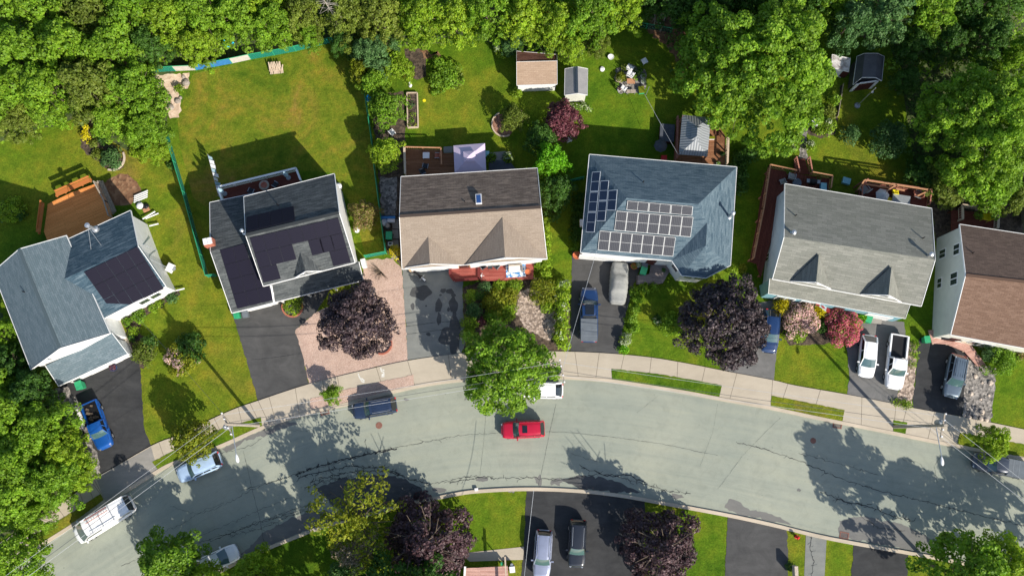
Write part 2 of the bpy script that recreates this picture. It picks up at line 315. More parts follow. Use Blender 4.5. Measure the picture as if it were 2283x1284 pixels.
# ---------------------------------------------------------------- mesh helpers
OFF = {}
class MB:
    def __init__(s): s.v = []; s.f = []; s.uv = []
    def face(s, pts, uv=None):
        i = len(s.v); s.v += [tuple(p) for p in pts]; s.f.append(tuple(range(i, i + len(pts)))); s.uv.append(uv); return s
    def grid(s, rows, close=False):
        i0 = len(s.v); n = len(rows[0])
        for r in rows: s.v += [tuple(p) for p in r]
        for a in range(len(rows) - 1):
            for b in range(n if close else n - 1):
                c = (b + 1) % n
                s.f.append((i0 + a * n + b, i0 + a * n + c, i0 + (a + 1) * n + c, i0 + (a + 1) * n + b)); s.uv.append(None)
        return s
    def box(s, c, d, rz=0, rot=None):
        x, y, z = d[0] / 2, d[1] / 2, d[2] / 2; m = rot or Matrix.Rotation(rz, 3, 'Z'); c = V(c)
        i = len(s.v)
        s.v += [tuple(c + m @ V((a * x, b * y, e * z))) for e in (-1, 1) for a, b in ((-1, -1), (1, -1), (1, 1), (-1, 1))]
        for f in ((0, 3, 2, 1), (4, 5, 6, 7), (0, 1, 5, 4), (1, 2, 6, 5), (2, 3, 7, 6), (3, 0, 4, 7)):
            s.f.append(tuple(i + k for k in f)); s.uv.append(None)
        return s
    def beam(s, a, b, w, h):
        a, b = V(a), V(b); d = b - a; L = d.length
        if L < 1e-5: return s
        q = d.to_track_quat('X', 'Z').to_matrix()
        return s.box((a + b) / 2, (L, w, h), rot=q)
    def tube(s, a, b, r0, r1=None, n=8, cap=True):
        a, b = V(a), V(b); r1 = r0 if r1 is None else r1
        q = (b - a).to_track_quat('Z', 'Y').to_matrix(); i = len(s.v)
        for c, r in ((a, r0), (b, r1)):
            s.v += [tuple(c + q @ V((r * cos(2 * pi * k / n), r * sin(2 * pi * k / n), 0))) for k in range(n)]
        for k in range(n): s.f.append((i + k, i + (k + 1) % n, i + n + (k + 1) % n, i + n + k)); s.uv.append(None)
        if cap:
            s.f.append(tuple(i + n - 1 - k for k in range(n))); s.uv.append(None)
            s.f.append(tuple(i + n + k for k in range(n))); s.uv.append(None)
        return s
    def lathe(s, c, prof, n=16):
        c = V(c); i = len(s.v)
        for r, z in prof: s.v += [tuple(c + V((r * cos(2 * pi * k / n), r * sin(2 * pi * k / n), z))) for k in range(n)]
        for a in range(len(prof) - 1):
            for k in range(n): s.f.append((i + a * n + k, i + a * n + (k + 1) % n, i + (a + 1) * n + (k + 1) % n, i + (a + 1) * n + k)); s.uv.append(None)
        s.f.append(tuple(i + (len(prof) - 1) * n + k for k in range(n))); s.uv.append(None)
        s.f.append(tuple(i + n - 1 - k for k in range(n))); s.uv.append(None)
        return s
    def prism(s, poly, z0, z1, ang=None):
        poly = [V((p[0], p[1], 0)) for p in poly]
        a = sum(poly[i].x * poly[(i + 1) % len(poly)].y - poly[(i + 1) % len(poly)].x * poly[i].y for i in range(len(poly)))
        if a < 0: poly.reverse()
        uv = None
        if ang is not None:
            m = Matrix.Rotation(-ang, 3, 'Z'); uv = [tuple((m @ p).xy) for p in poly]
        s.face([(p.x, p.y, z1) for p in poly], uv)
        if z0 is not None:
            for i in range(len(poly)):
                p, q = poly[i], poly[(i + 1) % len(poly)]
                s.face([(p.x, p.y, z0), (q.x, q.y, z0), (q.x, q.y, z1), (p.x, p.y, z1)])
        return s
    def build(s, name, mat, parent=None, smooth=False, local=False, **kw):
        off = V((0, 0, 0))
        if parent is not None and not local: off = OFF.get(parent.name, V((0, 0, 0)))
        me = bpy.data.meshes.new(name)
        me.from_pydata([(v[0] - off.x, v[1] - off.y, v[2] - off.z) for v in s.v], [], s.f)
        if any(u is not None for u in s.uv):
            L = me.uv_layers.new(name='UVMap').data; k = 0
            for f, u in zip(s.f, s.uv):
                for j in range(len(f)):
                    L[k].uv = u[j] if u else (s.v[f[j]][0], s.v[f[j]][1]); k += 1
        if isinstance(mat, str): mat = MATS[mat]
        me.materials.append(mat)
        if smooth: me.polygons.foreach_set('use_smooth', [True] * len(me.polygons))
        me.update()
        o = bpy.data.objects.new(name, me); C.objects.link(o)
        if parent is not None:
            o.parent = parent; OFF[o.name] = off
        for k2, v2 in kw.items(): o[k2] = v2
        return o
def tag(o, label, cat, group=None, kind=None):
    o['label'] = label; o['category'] = cat
    if group: o['group'] = group
    if kind: o['kind'] = kind
    return o
def thing(name, label, cat, loc=(0, 0, 0), rz=0, group=None):
    o = bpy.data.objects.new(name, None); C.objects.link(o); o.empty_display_size = .3
    o.location = loc; o.rotation_euler = (0, 0, rz); OFF[o.name] = V(loc)
    return tag(o, label, cat, group)
def clone(root, loc=None, rz=None, label=None, group=None, scale=None):
    r = root.copy(); C.objects.link(r); OFF[r.name] = V(loc or root.location)
    for ch in list(root.children):
        c = ch.copy(); C.objects.link(c); c.parent = r
        for g in list(ch.children):
            d = g.copy(); C.objects.link(d); d.parent = c
    if loc is not None: r.location = loc
    if rz is not None: r.rotation_euler = (0, 0, rz)
    if scale: r.scale = scale
    if label: r['label'] = label
    if group: r['group'] = group
    return r
def gp(pts, z=0): return [G(x, y, z) for x, y in pts]
def ragged(pts, amp=.9, step=6):
    rnd = random.Random(int(pts[0][0] + pts[0][1] * 3)); out = []
    for i in range(len(pts)):
        a, b = pts[i], pts[(i + 1) % len(pts)]; d = math.hypot(b[0] - a[0], b[1] - a[1]); n = max(1, int(d / step))
        for k in range(n): t = k / n; s = amp if k else amp * .4; out.append((a[0] + (b[0] - a[0]) * t + rnd.gauss(0, s), a[1] + (b[1] - a[1]) * t + rnd.gauss(0, s)))
    return out
RAG = {'driveway': .7, 'gravel': 1.5, 'gravel_yard': .8, 'gravel_strip': 1.6, 'soil_bed': 1.6, 'soil_patch': 3, 'sand_patch': 1.8, 'mulch_bed': 1, 'planting_bed': 1.4, 'gravel_bed': 2, 'path': 1, 'verge': .5, 'gravel_verge': .6, 'asphalt_patch': 1.9, 'woodland_floor': 4, 'stone_patio': 1.5}
def sheet(name, pts, z, mat, parent=None, z0=None, ang=None, kind='structure', **kw):
    if name in RAG: pts = ragged(pts, RAG[name])
    mb = MB(); mb.prism(gp(pts, z), z0, z, ang)
    o = mb.build(name, mat, parent)
    if parent is None: o['kind'] = kind
    for k, v in kw.items(): o[k] = v
    return o
def smooth_line(pts, n=6):   # catmull-rom
    P = [V(p) for p in pts]; out = []
    for i in range(len(P) - 1):
        p0 = P[max(i - 1, 0)]; p1 = P[i]; p2 = P[i + 1]; p3 = P[min(i + 2, len(P) - 1)]
        for k in range(n):
            t = k / n
            out.append(.5 * ((2 * p1) + (p2 - p0) * t + (2 * p0 - 5 * p1 + 4 * p2 - p3) * t * t + (3 * p1 - p0 - 3 * p2 + p3) * t ** 3))
    out.append(P[-1]); return out
def offset_line(P, d):
    out = []
    for i in range(len(P)):
        a = P[max(i - 1, 0)]; b = P[min(i + 1, len(P) - 1)]; t = (b - a).normalized()
        out.append(P[i] + V((-t.y, t.x, 0)) * d)
    return out
def ribbon(mb, P, w, z):
    A = offset_line(P, w / 2); B = offset_line(P, -w / 2)
    for i in range(len(P) - 1):
        mb.face([(A[i].x, A[i].y, z), (B[i].x, B[i].y, z), (B[i + 1].x, B[i + 1].y, z), (A[i + 1].x, A[i + 1].y, z)])
    return mb
def blob(cx, cy, rx, ry, n=18, j=.18, rnd=random):
    ph = [rnd.random() * 6.28 for _ in range(3)]
    return [(cx + rx * cos(t) * (1 + j * sin(2 * t + ph[0]) + j * .6 * sin(5 * t + ph[1])), cy + ry * sin(t) * (1 + j * sin(3 * t + ph[2]) + j * .5 * sin(5 * t + ph[1])))
            for t in [2 * pi * k / n for k in range(n)]]

# ---------------------------------------------------------------- foliage
def leafcloud(mb, lobes, leaf, per, rnd, up=.15, asp=.8, shell=(.74, 1.06)):
    for (cx, cy, cz, r) in lobes:
        n = max(6, int(per * r * r * 1.75))
        for _ in range(n):
            z = rnd.uniform(-.25, 1); t = rnd.uniform(0, 6.283); q = math.sqrt(max(0, 1 - z * z))
            d = V((q * cos(t), q * sin(t), z)); rr = r * rnd.uniform(*shell)
            p = V((cx, cy, cz)) + V((d.x * rr, d.y * rr, d.z * rr * .8))
            if p.z < .03: p.z = .03 + rnd.random() * .1
            nn = (d + V((rnd.gauss(0, .45), rnd.gauss(0, .45), rnd.gauss(0, .45) + up))).normalized()
            a = nn.orthogonal().normalized(); a = Matrix.Rotation(rnd.uniform(0, 6.283), 3, nn) @ a; b = nn.cross(a)
            l = leaf * rnd.uniform(.6, 1.25) * .5; w = l * asp
            i = len(mb.v)
            mb.v += [tuple(p + a * l), tuple(p + b * w + nn * l * .12), tuple(p - a * l), tuple(p - b * w + nn * l * .12)]
            mb.f.append((i, i + 1, i + 2, i + 3)); mb.uv.append(None)
def crown_lobes(R, H, rnd, lob=.95, shape='round', base=.25, ragged=.25, dens=1.0):
    L = []; n = int(2.9 * (R / lob) ** 2 * dens)
    hb = H * base
    ph = [rnd.random() * 6.28 for _ in range(3)]
    for i in range(n):
        rho = math.sqrt((i + .5) / n); t = i * 2.39996 + rnd.gauss(0, .12)
        edge = 1 + ragged * (.5 * sin(3 * t + ph[0]) + .35 * sin(5 * t + ph[1]) + .3 * sin(8 * t + ph[2]))
        x = R * rho * .93 * edge * cos(t); y = R * rho * .93 * edge * sin(t)
        if shape == 'cone': zt = H - (H - hb) * rho ** .9
        else: zt = hb + (H - hb) * math.sqrt(max(0.02, 1 - rho ** 2.2 * .93))
        z = zt - lob * .7 + rnd.gauss(0, .2) * R * .5 * (.4 if R < 1.8 else 1)
        L.append((x, y, max(z, .2), lob * rnd.uniform(.5, 1.35)))
    for i in range(int(n * .45)):                  # lower, inner foliage seen through the gaps
        rho = math.sqrt(rnd.random()); t = rnd.uniform(0, 6.283)
        zt = hb + (H - hb) * math.sqrt(max(0.02, 1 - rho ** 2)) * rnd.uniform(.3, .7)
        L.append((R * rho * .9 * cos(t), R * rho * .9 * sin(t), zt, lob * rnd.uniform(.6, 1)))
    return L
def trunk_mb(R, H, rnd, r0=None, limbs=7):
    mb = MB(); r0 = r0 or max(.06, H * .022); top = V((rnd.gauss(0, .02) * H, rnd.gauss(0, .02) * H, H * .72))
    mid = V((top.x * .4, top.y * .4, H * .35))
    mb.tube((0, 0, 0), mid, r0, r0 * .72, 9); mb.tube(mid, top, r0 * .72, r0 * .25, 9)
    for k in range(limbs):
        t = k * 2.4 + rnd.random(); z = H * rnd.uniform(.26, .6); s = V((mid.x, mid.y, z)) if z < H * .35 else mid.lerp(top, (z - H * .35) / (H * .37))
        L = R * rnd.uniform(.5, .8); e = s + V((cos(t) * L, sin(t) * L, H * rnd.uniform(.12, .28)))
        m = s.lerp(e, .5) + V((0, 0, .04 * H)); mb.tube(s, m, r0 * .38, r0 * .24, 6); mb.tube(m, e, r0 * .24, r0 * .07, 6)
    for k in range(14):
        t = k * 2.4 + rnd.random(); z = H * rnd.uniform(.5, .7); rr = R * rnd.uniform(.15, .5); a = V((cos(t) * rr, sin(t) * rr, z)); r2 = R * rnd.uniform(.55, .98); e = V((cos(t + .2) * r2, sin(t + .2) * r2, H * (1.02 - .45 * (r2 / R) ** 2)))
        mb.tube(V((0, 0, H * .5)), a, .05, .045, 5); mb.tube(a, e, .045, .02, 5)
    return mb
CROWNS = {}
def crown_mesh(key, R, H, seed, lob, leaf, per, shape='round', base=.25, ragged=.25, dens=1.0):
    if key not in CROWNS:
        rnd = random.Random(seed); mb = MB()
        leafcloud(mb, crown_lobes(R, H, rnd, lob, shape, base, ragged, dens), leaf, per, rnd)
        c = mb.build('crown', 'leaf_green'); me = c.data; bpy.data.objects.remove(c)
        t = trunk_mb(R, H, rnd).build('trunk', 'bark'); tm = t.data; bpy.data.objects.remove(t)
        CROWNS[key] = (me, tm, R, H)
    return CROWNS[key]
def setmat(o, m):
    o.material_slots[0].link = 'OBJECT'; o.material_slots[0].material = MATS[m]
def tree(px, py, rpx, H, mat, label, cat='tree', name='broadleaf_tree', group=None, fam='mid', shape='round', ppm=21.0, var=None, sx=1, barkm='bark', cf=.62, rot=None):
    R = rpx / ppm; rnd = random.Random(int(px * 7 + py * 13))
    v = rnd.randrange(4) if var is None else var
    if fam == 'mid': me, tm, R0, H0 = crown_mesh(('mid', v), 3.5, 9, 100 + v, .62, .29, 150, ragged=.42)
    elif fam == 'fine': me, tm, R0, H0 = crown_mesh(('fine', v % 2), 4.5, 8, 200 + v % 2, .55, .27, 150, ragged=.26)
    elif fam == 'huge': me, tm, R0, H0 = crown_mesh(('huge', v % 2), 8.0, 12, 300 + v % 2, .68, .32, 130, ragged=.34, base=.3)
    elif fam == 'sparse': me, tm, R0, H0 = crown_mesh(('sparse', 0), 3.3, 8, 600, .42, .24, 100, ragged=.8, dens=.6)
    elif fam == 'cone': me, tm, R0, H0 = crown_mesh(('cone', v % 2), 4, 10, 400 + v % 2, .56, .28, 135, shape='cone', base=.12, ragged=.3)
    elif fam == 'thin': me, tm, R0, H0 = crown_mesh(('thin', v % 2), 2.6, 5, 500 + v % 2, .45, .26, 140, ragged=.35, dens=1)
    g = G(px, py, H * cf); g.z = 0
    t = thing(name, label, cat, g, rnd.uniform(0, 6.28) if rot is None else rot, group)
    for nm, m, mt in (('crown', me, mat), ('trunk', tm, barkm)):
        o = bpy.data.objects.new(nm, m); C.objects.link(o); o.parent = t; setmat(o, mt)
    t.scale = (R / R0 * sx, R / R0, H / H0)
    return t
def shrub(px, py, rpx, H, mat, label, name='shrub', cat='shrub', group=None, leaf=.2, per=170, flowers=None, ry=None, seed=None, lob=None, ragged=.15, stem='bark', z0=0):
    R = rpx / 21.0; rnd = random.Random(seed or int(px * 3 + py * 5)); lob = lob or max(.22, min(.5, R * .33))
    g = G(px, py, H * .6 + z0); g.z = z0
    t = thing(name, label, cat, g, 0, group)
    L = crown_lobes(R, H, rnd, lob, 'round', .15, ragged)
    if ry: L = [(a, b * ry / rpx, c, d) for a, b, c, d in L]
    mb = MB(); leafcloud(mb, L, leaf, per, rnd); mb.build('foliage', mat, t, local=True)
    if flowers:
        mb = MB(); leafcloud(mb, [(a, b, c + .04, d) for a, b, c, d in L if rnd.random() < flowers[1]], leaf * .9, per * 1.5, rnd, shell=(1.0, 1.14)); mb.build('blossom', flowers[0], t, local=True)
    mb = MB()
    for k in range(4): mb.tube((0, 0, 0), (cos(k * 1.6) * R * .3, sin(k * 1.6) * R * .3, H * .6), .03 + R * .02, .015, 6)
    mb.build('stem', stem, t, local=True)
    return t
def mass(name, label, cat, blobs, mat, leaf=.24, per=110, group=None, kind=None, mat2=None, f2=.3, seed=1, stem=True, lob=.45):
    """a hedge or bed that grows as one: blobs = (px, py, r px, height m)"""
    rnd = random.Random(seed); w = []
    for (x, y, r, h) in blobs:
        c = G(x, y, h * .6); Rm = r / 21.0
        for (a, b, zz, l) in crown_lobes(Rm, h, rnd, min(lob, max(.22, Rm * .4)), 'round', .15, .2): w.append((c.x + a, c.y + b, zz, l))
    c0 = G(blobs[0][0], blobs[0][1])
    if kind == 'stuff':
        mb = MB(); leafcloud(mb, w, leaf, per, rnd); o = mb.build(name, mat); return tag(o, label, cat, group, kind)
    t = thing(name, label, cat, c0, 0, group)
    w2 = [q for q in w if rnd.random() < f2] if mat2 else []; w1 = [q for q in w if q not in w2]
    mb = MB(); leafcloud(mb, w1, leaf, per, rnd); mb.build('foliage', mat, t)
    if mat2: mb = MB(); leafcloud(mb, w2, leaf, per, rnd); mb.build('blossom' if 'flower' in mat2 else 'foliage', mat2, t)
    mb = MB()
    for (x, y, r, h) in blobs:
        c = G(x, y, h * .6); mb.tube((c.x, c.y, 0), (c.x, c.y, h * .6), .04, .02, 6)
    mb.build('stem', 'bark', t)
    return t
def inside(p, poly):
    c = False; n = len(poly)
    for i in range(n):
        a, b = poly[i], poly[i - 1]
        if (a[1] > p[1]) != (b[1] > p[1]) and p[0] < (b[0] - a[0]) * (p[1] - a[1]) / (b[1] - a[1]) + a[0]: c = not c
    return c
def undergrowth(label, polys, mat, step=13, h=(.5, 1.6), seed=3, cat='undergrowth', leaf=.3, per=55):
    rnd = random.Random(seed); mb = MB(); w = []
    for poly in polys:
        x0, x1 = min(p[0] for p in poly), max(p[0] for p in poly); y0, y1 = min(p[1] for p in poly), max(p[1] for p in poly)
        y = y0
        while y < y1:
            x = x0
            while x < x1:
                q = (x + rnd.uniform(-5, 5), y + rnd.uniform(-5, 5))
                if inside(q, poly):
                    hh = rnd.uniform(*h); g = G(q[0], q[1], hh); w.append((g.x, g.y, hh * .6, rnd.uniform(.4, .75)))
                x += step
            y += step
    leafcloud(mb, w, leaf, per, rnd); o = mb.build('undergrowth', mat)
    return tag(o, label, cat, None, 'stuff')

# ================================================================ GROUND, ROAD, PAVEMENT, DRIVES
mb = MB(); mb.face([(-400, -400, 0), (400, -400, 0), (400, 400, 0), (-400, 400, 0)]); gnd = mb.build('ground', 'grass'); gnd['kind'] = 'structure'
NK = smooth_line(gp([(-420, 1530), (-200, 1400), (24, 1267), (98, 1216), (161, 1176), (260, 1112), (337, 1064), (388, 1036), (486, 1001), (586, 957), (657, 933), (715, 917), (780, 903), (877, 877), (958, 860), (1043, 850), (1150, 845), (1249, 845), (1346, 851), (1425, 862), (1526, 878), (1605, 893), (1717, 913), (1810, 933), (1900, 951), (1990, 969), (2067, 985), (2175, 1006), (2283, 1028), (2500, 1072), (2800, 1140)]), 5)
SK = smooth_line(gp([(-60, 1640), (200, 1450), (430, 1302), (500, 1264), (561, 1233), (653, 1195), (724, 1169), (864, 1131), (950, 1111), (1008, 1099), (1063, 1091), (1174, 1086), (1287, 1090), (1380, 1100), (1471, 1116), (1617, 1143), (1720, 1165), (1855, 1197), (2112, 1244), (2283, 1281), (2500, 1330), (2800, 1410)]), 5)
def resample(P, n):
    D = [0]
    for i in range(1, len(P)): D.append(D[-1] + (P[i] - P[i - 1]).length)
    out = []; j = 0
    for k in range(n):
        d = D[-1] * k / (n - 1)
        while j < len(P) - 2 and D[j + 1] < d: j += 1
        out.append(P[j].lerp(P[j + 1], (d - D[j]) / max(1e-6, D[j + 1] - D[j])))
    return out
RA, RB = resample(SK, 150), resample(NK, 150); mb = MB(); LL = 1.15
for i in range(149):
    mb.face([(p.x, p.y, .004) for p in (RA[i], RA[i + 1], RB[i + 1], RB[i])], [(i * LL, 0), ((i + 1) * LL, 0), ((i + 1) * LL, 9), (i * LL, 9)])
road = mb.build('road', 'road_lane'); road['kind'] = 'structure'
def kerb(P, side, name):
    A = P; B = offset_line(P, side * .36); mb = MB()
    for i in range(len(P) - 1):
        a, b, c, d = A[i], A[i + 1], B[i + 1], B[i]
        q = [a, b, c, d] if side < 0 else [d, c, b, a]
        mb.face([(p.x, p.y, .15) for p in (q if side < 0 else q)])
        mb.face([(a.x, a.y, 0), (b.x, b.y, 0), (b.x, b.y, .15), (a.x, a.y, .15)]); mb.face([(d.x, d.y, 0), (c.x, c.y, 0), (c.x, c.y, .15), (d.x, d.y, .15)])
    o = mb.build(name, 'kerb_concrete'); o['kind'] = 'structure'; return o
kerb(NK, 1, 'kerb'); kerb(SK, -1, 'kerb')
INNER = gp([(-200, 1330), (6, 1206), (102, 1145), (196, 1080), (222, 1062), (337, 994), (392, 972), (440, 949), (517, 914), (576, 893), (689, 856), (814, 825), (909, 804), (1028, 788), (1120, 783), (1222, 783), (1300, 785), (1372, 789), (1452, 797), (1531, 810), (1616, 827), (1722, 847), (1772, 859), (1892, 880), (1997, 901), (2034, 909), (2144, 929), (2283, 957), (2500, 1005)])
IN = smooth_line(INNER, 4)
outer = [p for p in offset_line(NK, .36) if p.x > INNER[0].x and p.x < INNER[-1].x]
mb = MB(); mb.prism([(p.x, p.y) for p in IN] + [(p.x, p.y) for p in reversed(outer)], 0, .10); sw = mb.build('pavement', 'concrete'); sw['kind'] = 'structure'
# joints across the slabs
mb = MB()
def nearest(P, q): return min(P, key=lambda p: (p - q).length)
k = 0
for i in range(8, len(IN) - 6, 1):
    p = IN[i]
    if (i % 3) and not (p.x < -20 and i % 2): continue
    q = nearest(outer, p); ribbon(mb, [V((p.x, p.y, 0)), V((q.x, q.y, 0))], .05, .1035)
mb.build('paving_joint', 'joint_dark', sw)
for nm, pts in (('verge', [(50, 1212), (224, 1100), (231, 1114), (92, 1216)]), ('verge', [(339, 1029), (420, 987), (490, 957), (582, 929), (584, 951), (486, 994), (388, 1030), (353, 1047)]),
                ('verge', [(1130, 828), (1251, 818), (1251, 840), (1130, 840)]), ('verge', [(1364, 822), (1364.5, 846), (1425, 855), (1526, 871), (1604, 884), (1609.5, 859), (1540, 846), (1478, 835)]),
                ('verge', [(1720, 882), (1718.6, 907), (1800, 924), (1878, 939), (1883, 914), (1800, 897)]), ('verge', [(1992.7, 936), (2023, 941.5), (2019, 967), (1991.4, 961)]),
                ('verge', [(2141, 964), (2283, 990), (2500, 1035), (2500, 1060), (2283, 1018), (2133, 991)])):
    sheet(nm, pts, .125, 'grass', z0=.09)
sheet('gravel_verge', [(692, 889), (774, 867), (850, 850), (922, 834.5), (923.5, 860), (850, 877), (764, 899), (692, 912)], .125, 'pink_gravel', z0=.09)
# drives
D1 = [(131, 868), (275, 798), (314, 825), (316, 878), (320, 953), (337, 994), (222, 1062), (204, 1015), (172, 968), (150, 900)]
drv = sheet('driveway', [(128, 866), (200, 760), (300, 775), (314, 825), (316, 878), (321, 953), (337, 994), (222, 1062), (190, 1010), (165, 955)], .02, 'drive_dark', ang=.4)
sheet('gravel', [(123, 866), (150, 862), (176, 905), (195, 960), (218, 1015), (225, 1060), (205, 1062), (175, 1010), (150, 960)], .024, 'grey_gravel')
sheet('concrete_apron', [(214, 1064), (337, 996), (352, 1050), (300, 1083), (236, 1122)], .106, 'concrete_grey')
sheet('driveway', [(517, 695), (576, 893), (689, 856), (674, 790), (658, 736), (704, 697), (740, 640), (520, 650)], .02, 'drive_mid')
sheet('gravel_yard', [(704, 697), (658, 736), (664, 768), (674, 790), (689, 856), (814, 825), (910, 804), (903, 690), (896, 600), (875, 576), (812, 579), (808, 640), (740, 680)], .015, 'pink_gravel')
D3 = sheet('driveway', [(896, 590), (903, 700), (910, 803), (970, 795), (1029, 788), (1036, 770), (1031, 640), (1040, 590)], .02, 'drive_grey')
mb = MB()
for (x, y, a, b) in ((938, 652, 22, 16), (978, 682, 8, 15), (1011, 680, 10, 17), (979, 711, 5, 14), (988, 648, 7, 5), (1003, 650, 9, 6), (1011, 658, 5, 5), (920, 683, 4, 8), (998, 750, 20, 20), (1014, 745, 14, 44), (982, 658, 3, 2), (950, 682, 2, 2), (1013, 700, 5, 14), (1000, 690, 3, 5), (955, 745, 5, 4)):
    q = blob(x, y, a, b, 20, .14); mb.prism(gp(q), None, .024 + random.random() * .003)
mb.build('sealer_patch', 'patch_asphalt', D3)
sheet('driveway', [(1275, 560), (1274.4, 600), (1272, 784), (1378, 790), (1395, 700), (1410, 647), (1425, 600), (1425, 560)], .02, 'drive_mid')
sheet('driveway', [(1640, 690), (1750, 660), (1742, 720), (1731, 790), (1725, 848), (1616, 828), (1625, 780)], .02, 'drive_light')
sheet('driveway', [(1875, 700), (2016, 718), (2019, 745), (2015, 800), (2004, 860), (1998, 902), (1889, 880), (1894, 840), (1888, 780)], .02, 'drive_light')
sheet('gravel_strip', [(2018, 762), (2044, 765), (2040, 850), (2033, 909), (1998, 902), (2006, 860)], .016, 'brown_gravel')
sheet('driveway', [(2049, 755), (2040, 860), (2032, 908), (2145, 929), (2152, 870), (2160, 800), (2150, 740)], .02, 'drive_dark')
sheet('gravel_strip', [(2158, 800), (2222, 822), (2216, 880), (2208, 942), (2145, 928), (2150, 870)], .024, 'grey_gravel')
sheet('driveway', [(1174, 1092), (1287, 1097), (1380, 1107), (1438, 1117), (1434, 1200), (1440, 1330), (1158, 1330), (1168, 1218)], .02, 'drive_dark')
sheet('driveway', [(1623, 1150), (1700, 1166), (1754, 1178), (1757, 1230), (1757, 1330), (1614, 1330), (1618, 1240)], .02, 'drive_mid')
sheet('footpath', [(1797, 1187), (1843, 1197), (1836, 1330), (1791, 1330)], .02, 'drive_grey')
sheet('driveway', [(1904, 1211), (2025, 1236), (2020, 1330), (1893, 1330)], .02, 'drive_dark')
sheet('footpath', [(1030, 1236), (1037, 1232), (1168.5, 1218), (1166, 1247), (1047, 1251)], .03, 'concrete')
# road repairs, stains and cracks: children of the road
def rpatch(pts, mat, z): sheet('asphalt_patch', pts, z, mat, road)
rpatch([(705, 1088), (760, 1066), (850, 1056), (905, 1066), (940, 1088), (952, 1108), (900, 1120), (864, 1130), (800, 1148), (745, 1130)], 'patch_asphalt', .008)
rpatch([(590, 1184), (640, 1160), (700, 1136), (735, 1140), (790, 1148), (724, 1168), (653, 1194), (561, 1231), (535, 1238)], 'patch_worn', .0085)
rpatch([(495, 1000), (560, 968), (640, 940), (665, 945), (600, 968), (540, 986), (505, 1010)], 'patch_worn', .008)
rpatch([(1615, 1130), (1625, 1112), (1645, 1116), (1668, 1134), (1700, 1140), (1740, 1152), (1765, 1168), (1720, 1162), (1650, 1146)], 'patch_worn', .008)
rpatch([(1250, 1068), (1285, 1060), (1335, 1062), (1385, 1076), (1430, 1100), (1380, 1097), (1290, 1088)], 'patch_asphalt', .008)
rpatch([(1870, 1160), (1930, 1150), (2010, 1168), (2080, 1200), (2120, 1236), (2040, 1228), (1870, 1196)], 'patch_worn', .008)
for (x, y, a, b) in ((1201, 1070, 9, 11), (1240, 1074, 14, 8), (1046, 884, 3, 2), (820, 1010, 3, 2), (1140, 1095, 7, 3), (1781, 1092, 4, 4), (905, 890, 5, 3), (980, 1092, 14, 6), (1510, 1106, 16, 5), (1075, 1068, 12, 6), (1037, 890, 2, 2)):
    rpatch(blob(x, y, a, b, 14, .25), 'patch_worn', .0095 + random.random() * .003)
mb = MB(); rnd = random.Random(5)
def crack(pts, w=.05, jit=2.2, fork=.0, z=.016):
    P = []
    for i in range(len(pts) - 1):
        a, b = pts[i], pts[i + 1]; d = math.hypot(b[0] - a[0], b[1] - a[1]); n = max(2, int(d / 5))
        for k in range(n): t = k / n; P.append((a[0] + (b[0] - a[0]) * t + rnd.gauss(0, jit) * .6, a[1] + (b[1] - a[1]) * t + rnd.gauss(0, jit) * .6))
    P.append(pts[-1]); W = gp(P)
    for i in range(len(W) - 1):
        ww = w * rnd.uniform(.3, 1.1); t = (W[i + 1] - W[i]); t = V((-t.y, t.x, 0)).normalized() * ww / 2; a, b = W[i], W[i + 1]
        mb.face([(a.x + t.x, a.y + t.y, z), (a.x - t.x, a.y - t.y, z), (b.x - t.x, b.y - t.y, z), (b.x + t.x, b.y + t.y, z)])
        if rnd.random() < fork:
            q = P[i]; an = rnd.uniform(0, 6.28); L = rnd.uniform(6, 16)
            crack([q, (q[0] + cos(an) * L, q[1] + sin(an) * L * .6)], w * .7, jit, 0, z + .002)
crack([(380, 1130), (440, 1145), (448, 1140)], .03); crack([(450, 1145), (520, 1115), (560, 1092), (600, 1075), (650, 1060)], .035)
crack([(486, 1012), (520, 1005), (560, 993), (585, 975)], .04); crack([(540, 1092), (640, 1064), (710, 1042), (770, 1026), (830, 1010), (890, 996), (960, 982), (1000, 975)], .05, fork=.12)
crack([(660, 1058), (720, 1036), (780, 1020), (840, 1008), (885, 1000)], .14, fork=.5); crack([(665, 1066), (720, 1050), (780, 1040), (850, 1042), (900, 1060)], .08, fork=.9)
crack([(690, 1076), (740, 1060), (800, 1050), (860, 1050), (920, 1068), (960, 1080)], .08, fork=.9); crack([(680, 1088), (730, 1070), (790, 1062)], .07, fork=.8); crack([(730, 1020), (735, 1045), (742, 1060)], .05, fork=.3)
crack([(815, 978), (816, 1000), (812, 1012)], .05)
crack([(440, 1210), (520, 1185), (600, 1155), (640, 1140), (700, 1120), (740, 1100)], .045, fork=.3); crack([(470, 1205), (560, 1170), (630, 1150), (690, 1130), (760, 1105)], .05, fork=.5)
crack([(510, 1195), (580, 1178), (650, 1148), (720, 1125)], .04, fork=.6); crack([(330, 1200), (400, 1170), (450, 1140), (500, 1120)], .03)
crack([(270, 1260), (330, 1236), (420, 1200), (470, 1185), (560, 1145), (650, 1108)], .035)
crack([(1000, 1076), (1040, 1068), (1080, 1064), (1120, 1066), (1180, 1064), (1240, 1070), (1290, 1062), (1340, 1056), (1390, 1066), (1440, 1080), (1490, 1094), (1540, 1100)], .06, fork=.45)
crack([(900, 1095), (960, 1080), (1040, 1062), (1100, 1062)], .05, fork=.4); crack([(1000, 974), (1060, 968), (1110, 965)], .03); crack([(1218, 962), (1260, 963), (1330, 970), (1400, 978), (1480, 990), (1600, 1015)], .03, .8)
crack([(1270, 1010), (1300, 1020), (1340, 1030)], .03); crack([(1290, 1035), (1320, 1050), (1350, 1060), (1400, 1058), (1440, 1075)], .09, fork=.5)
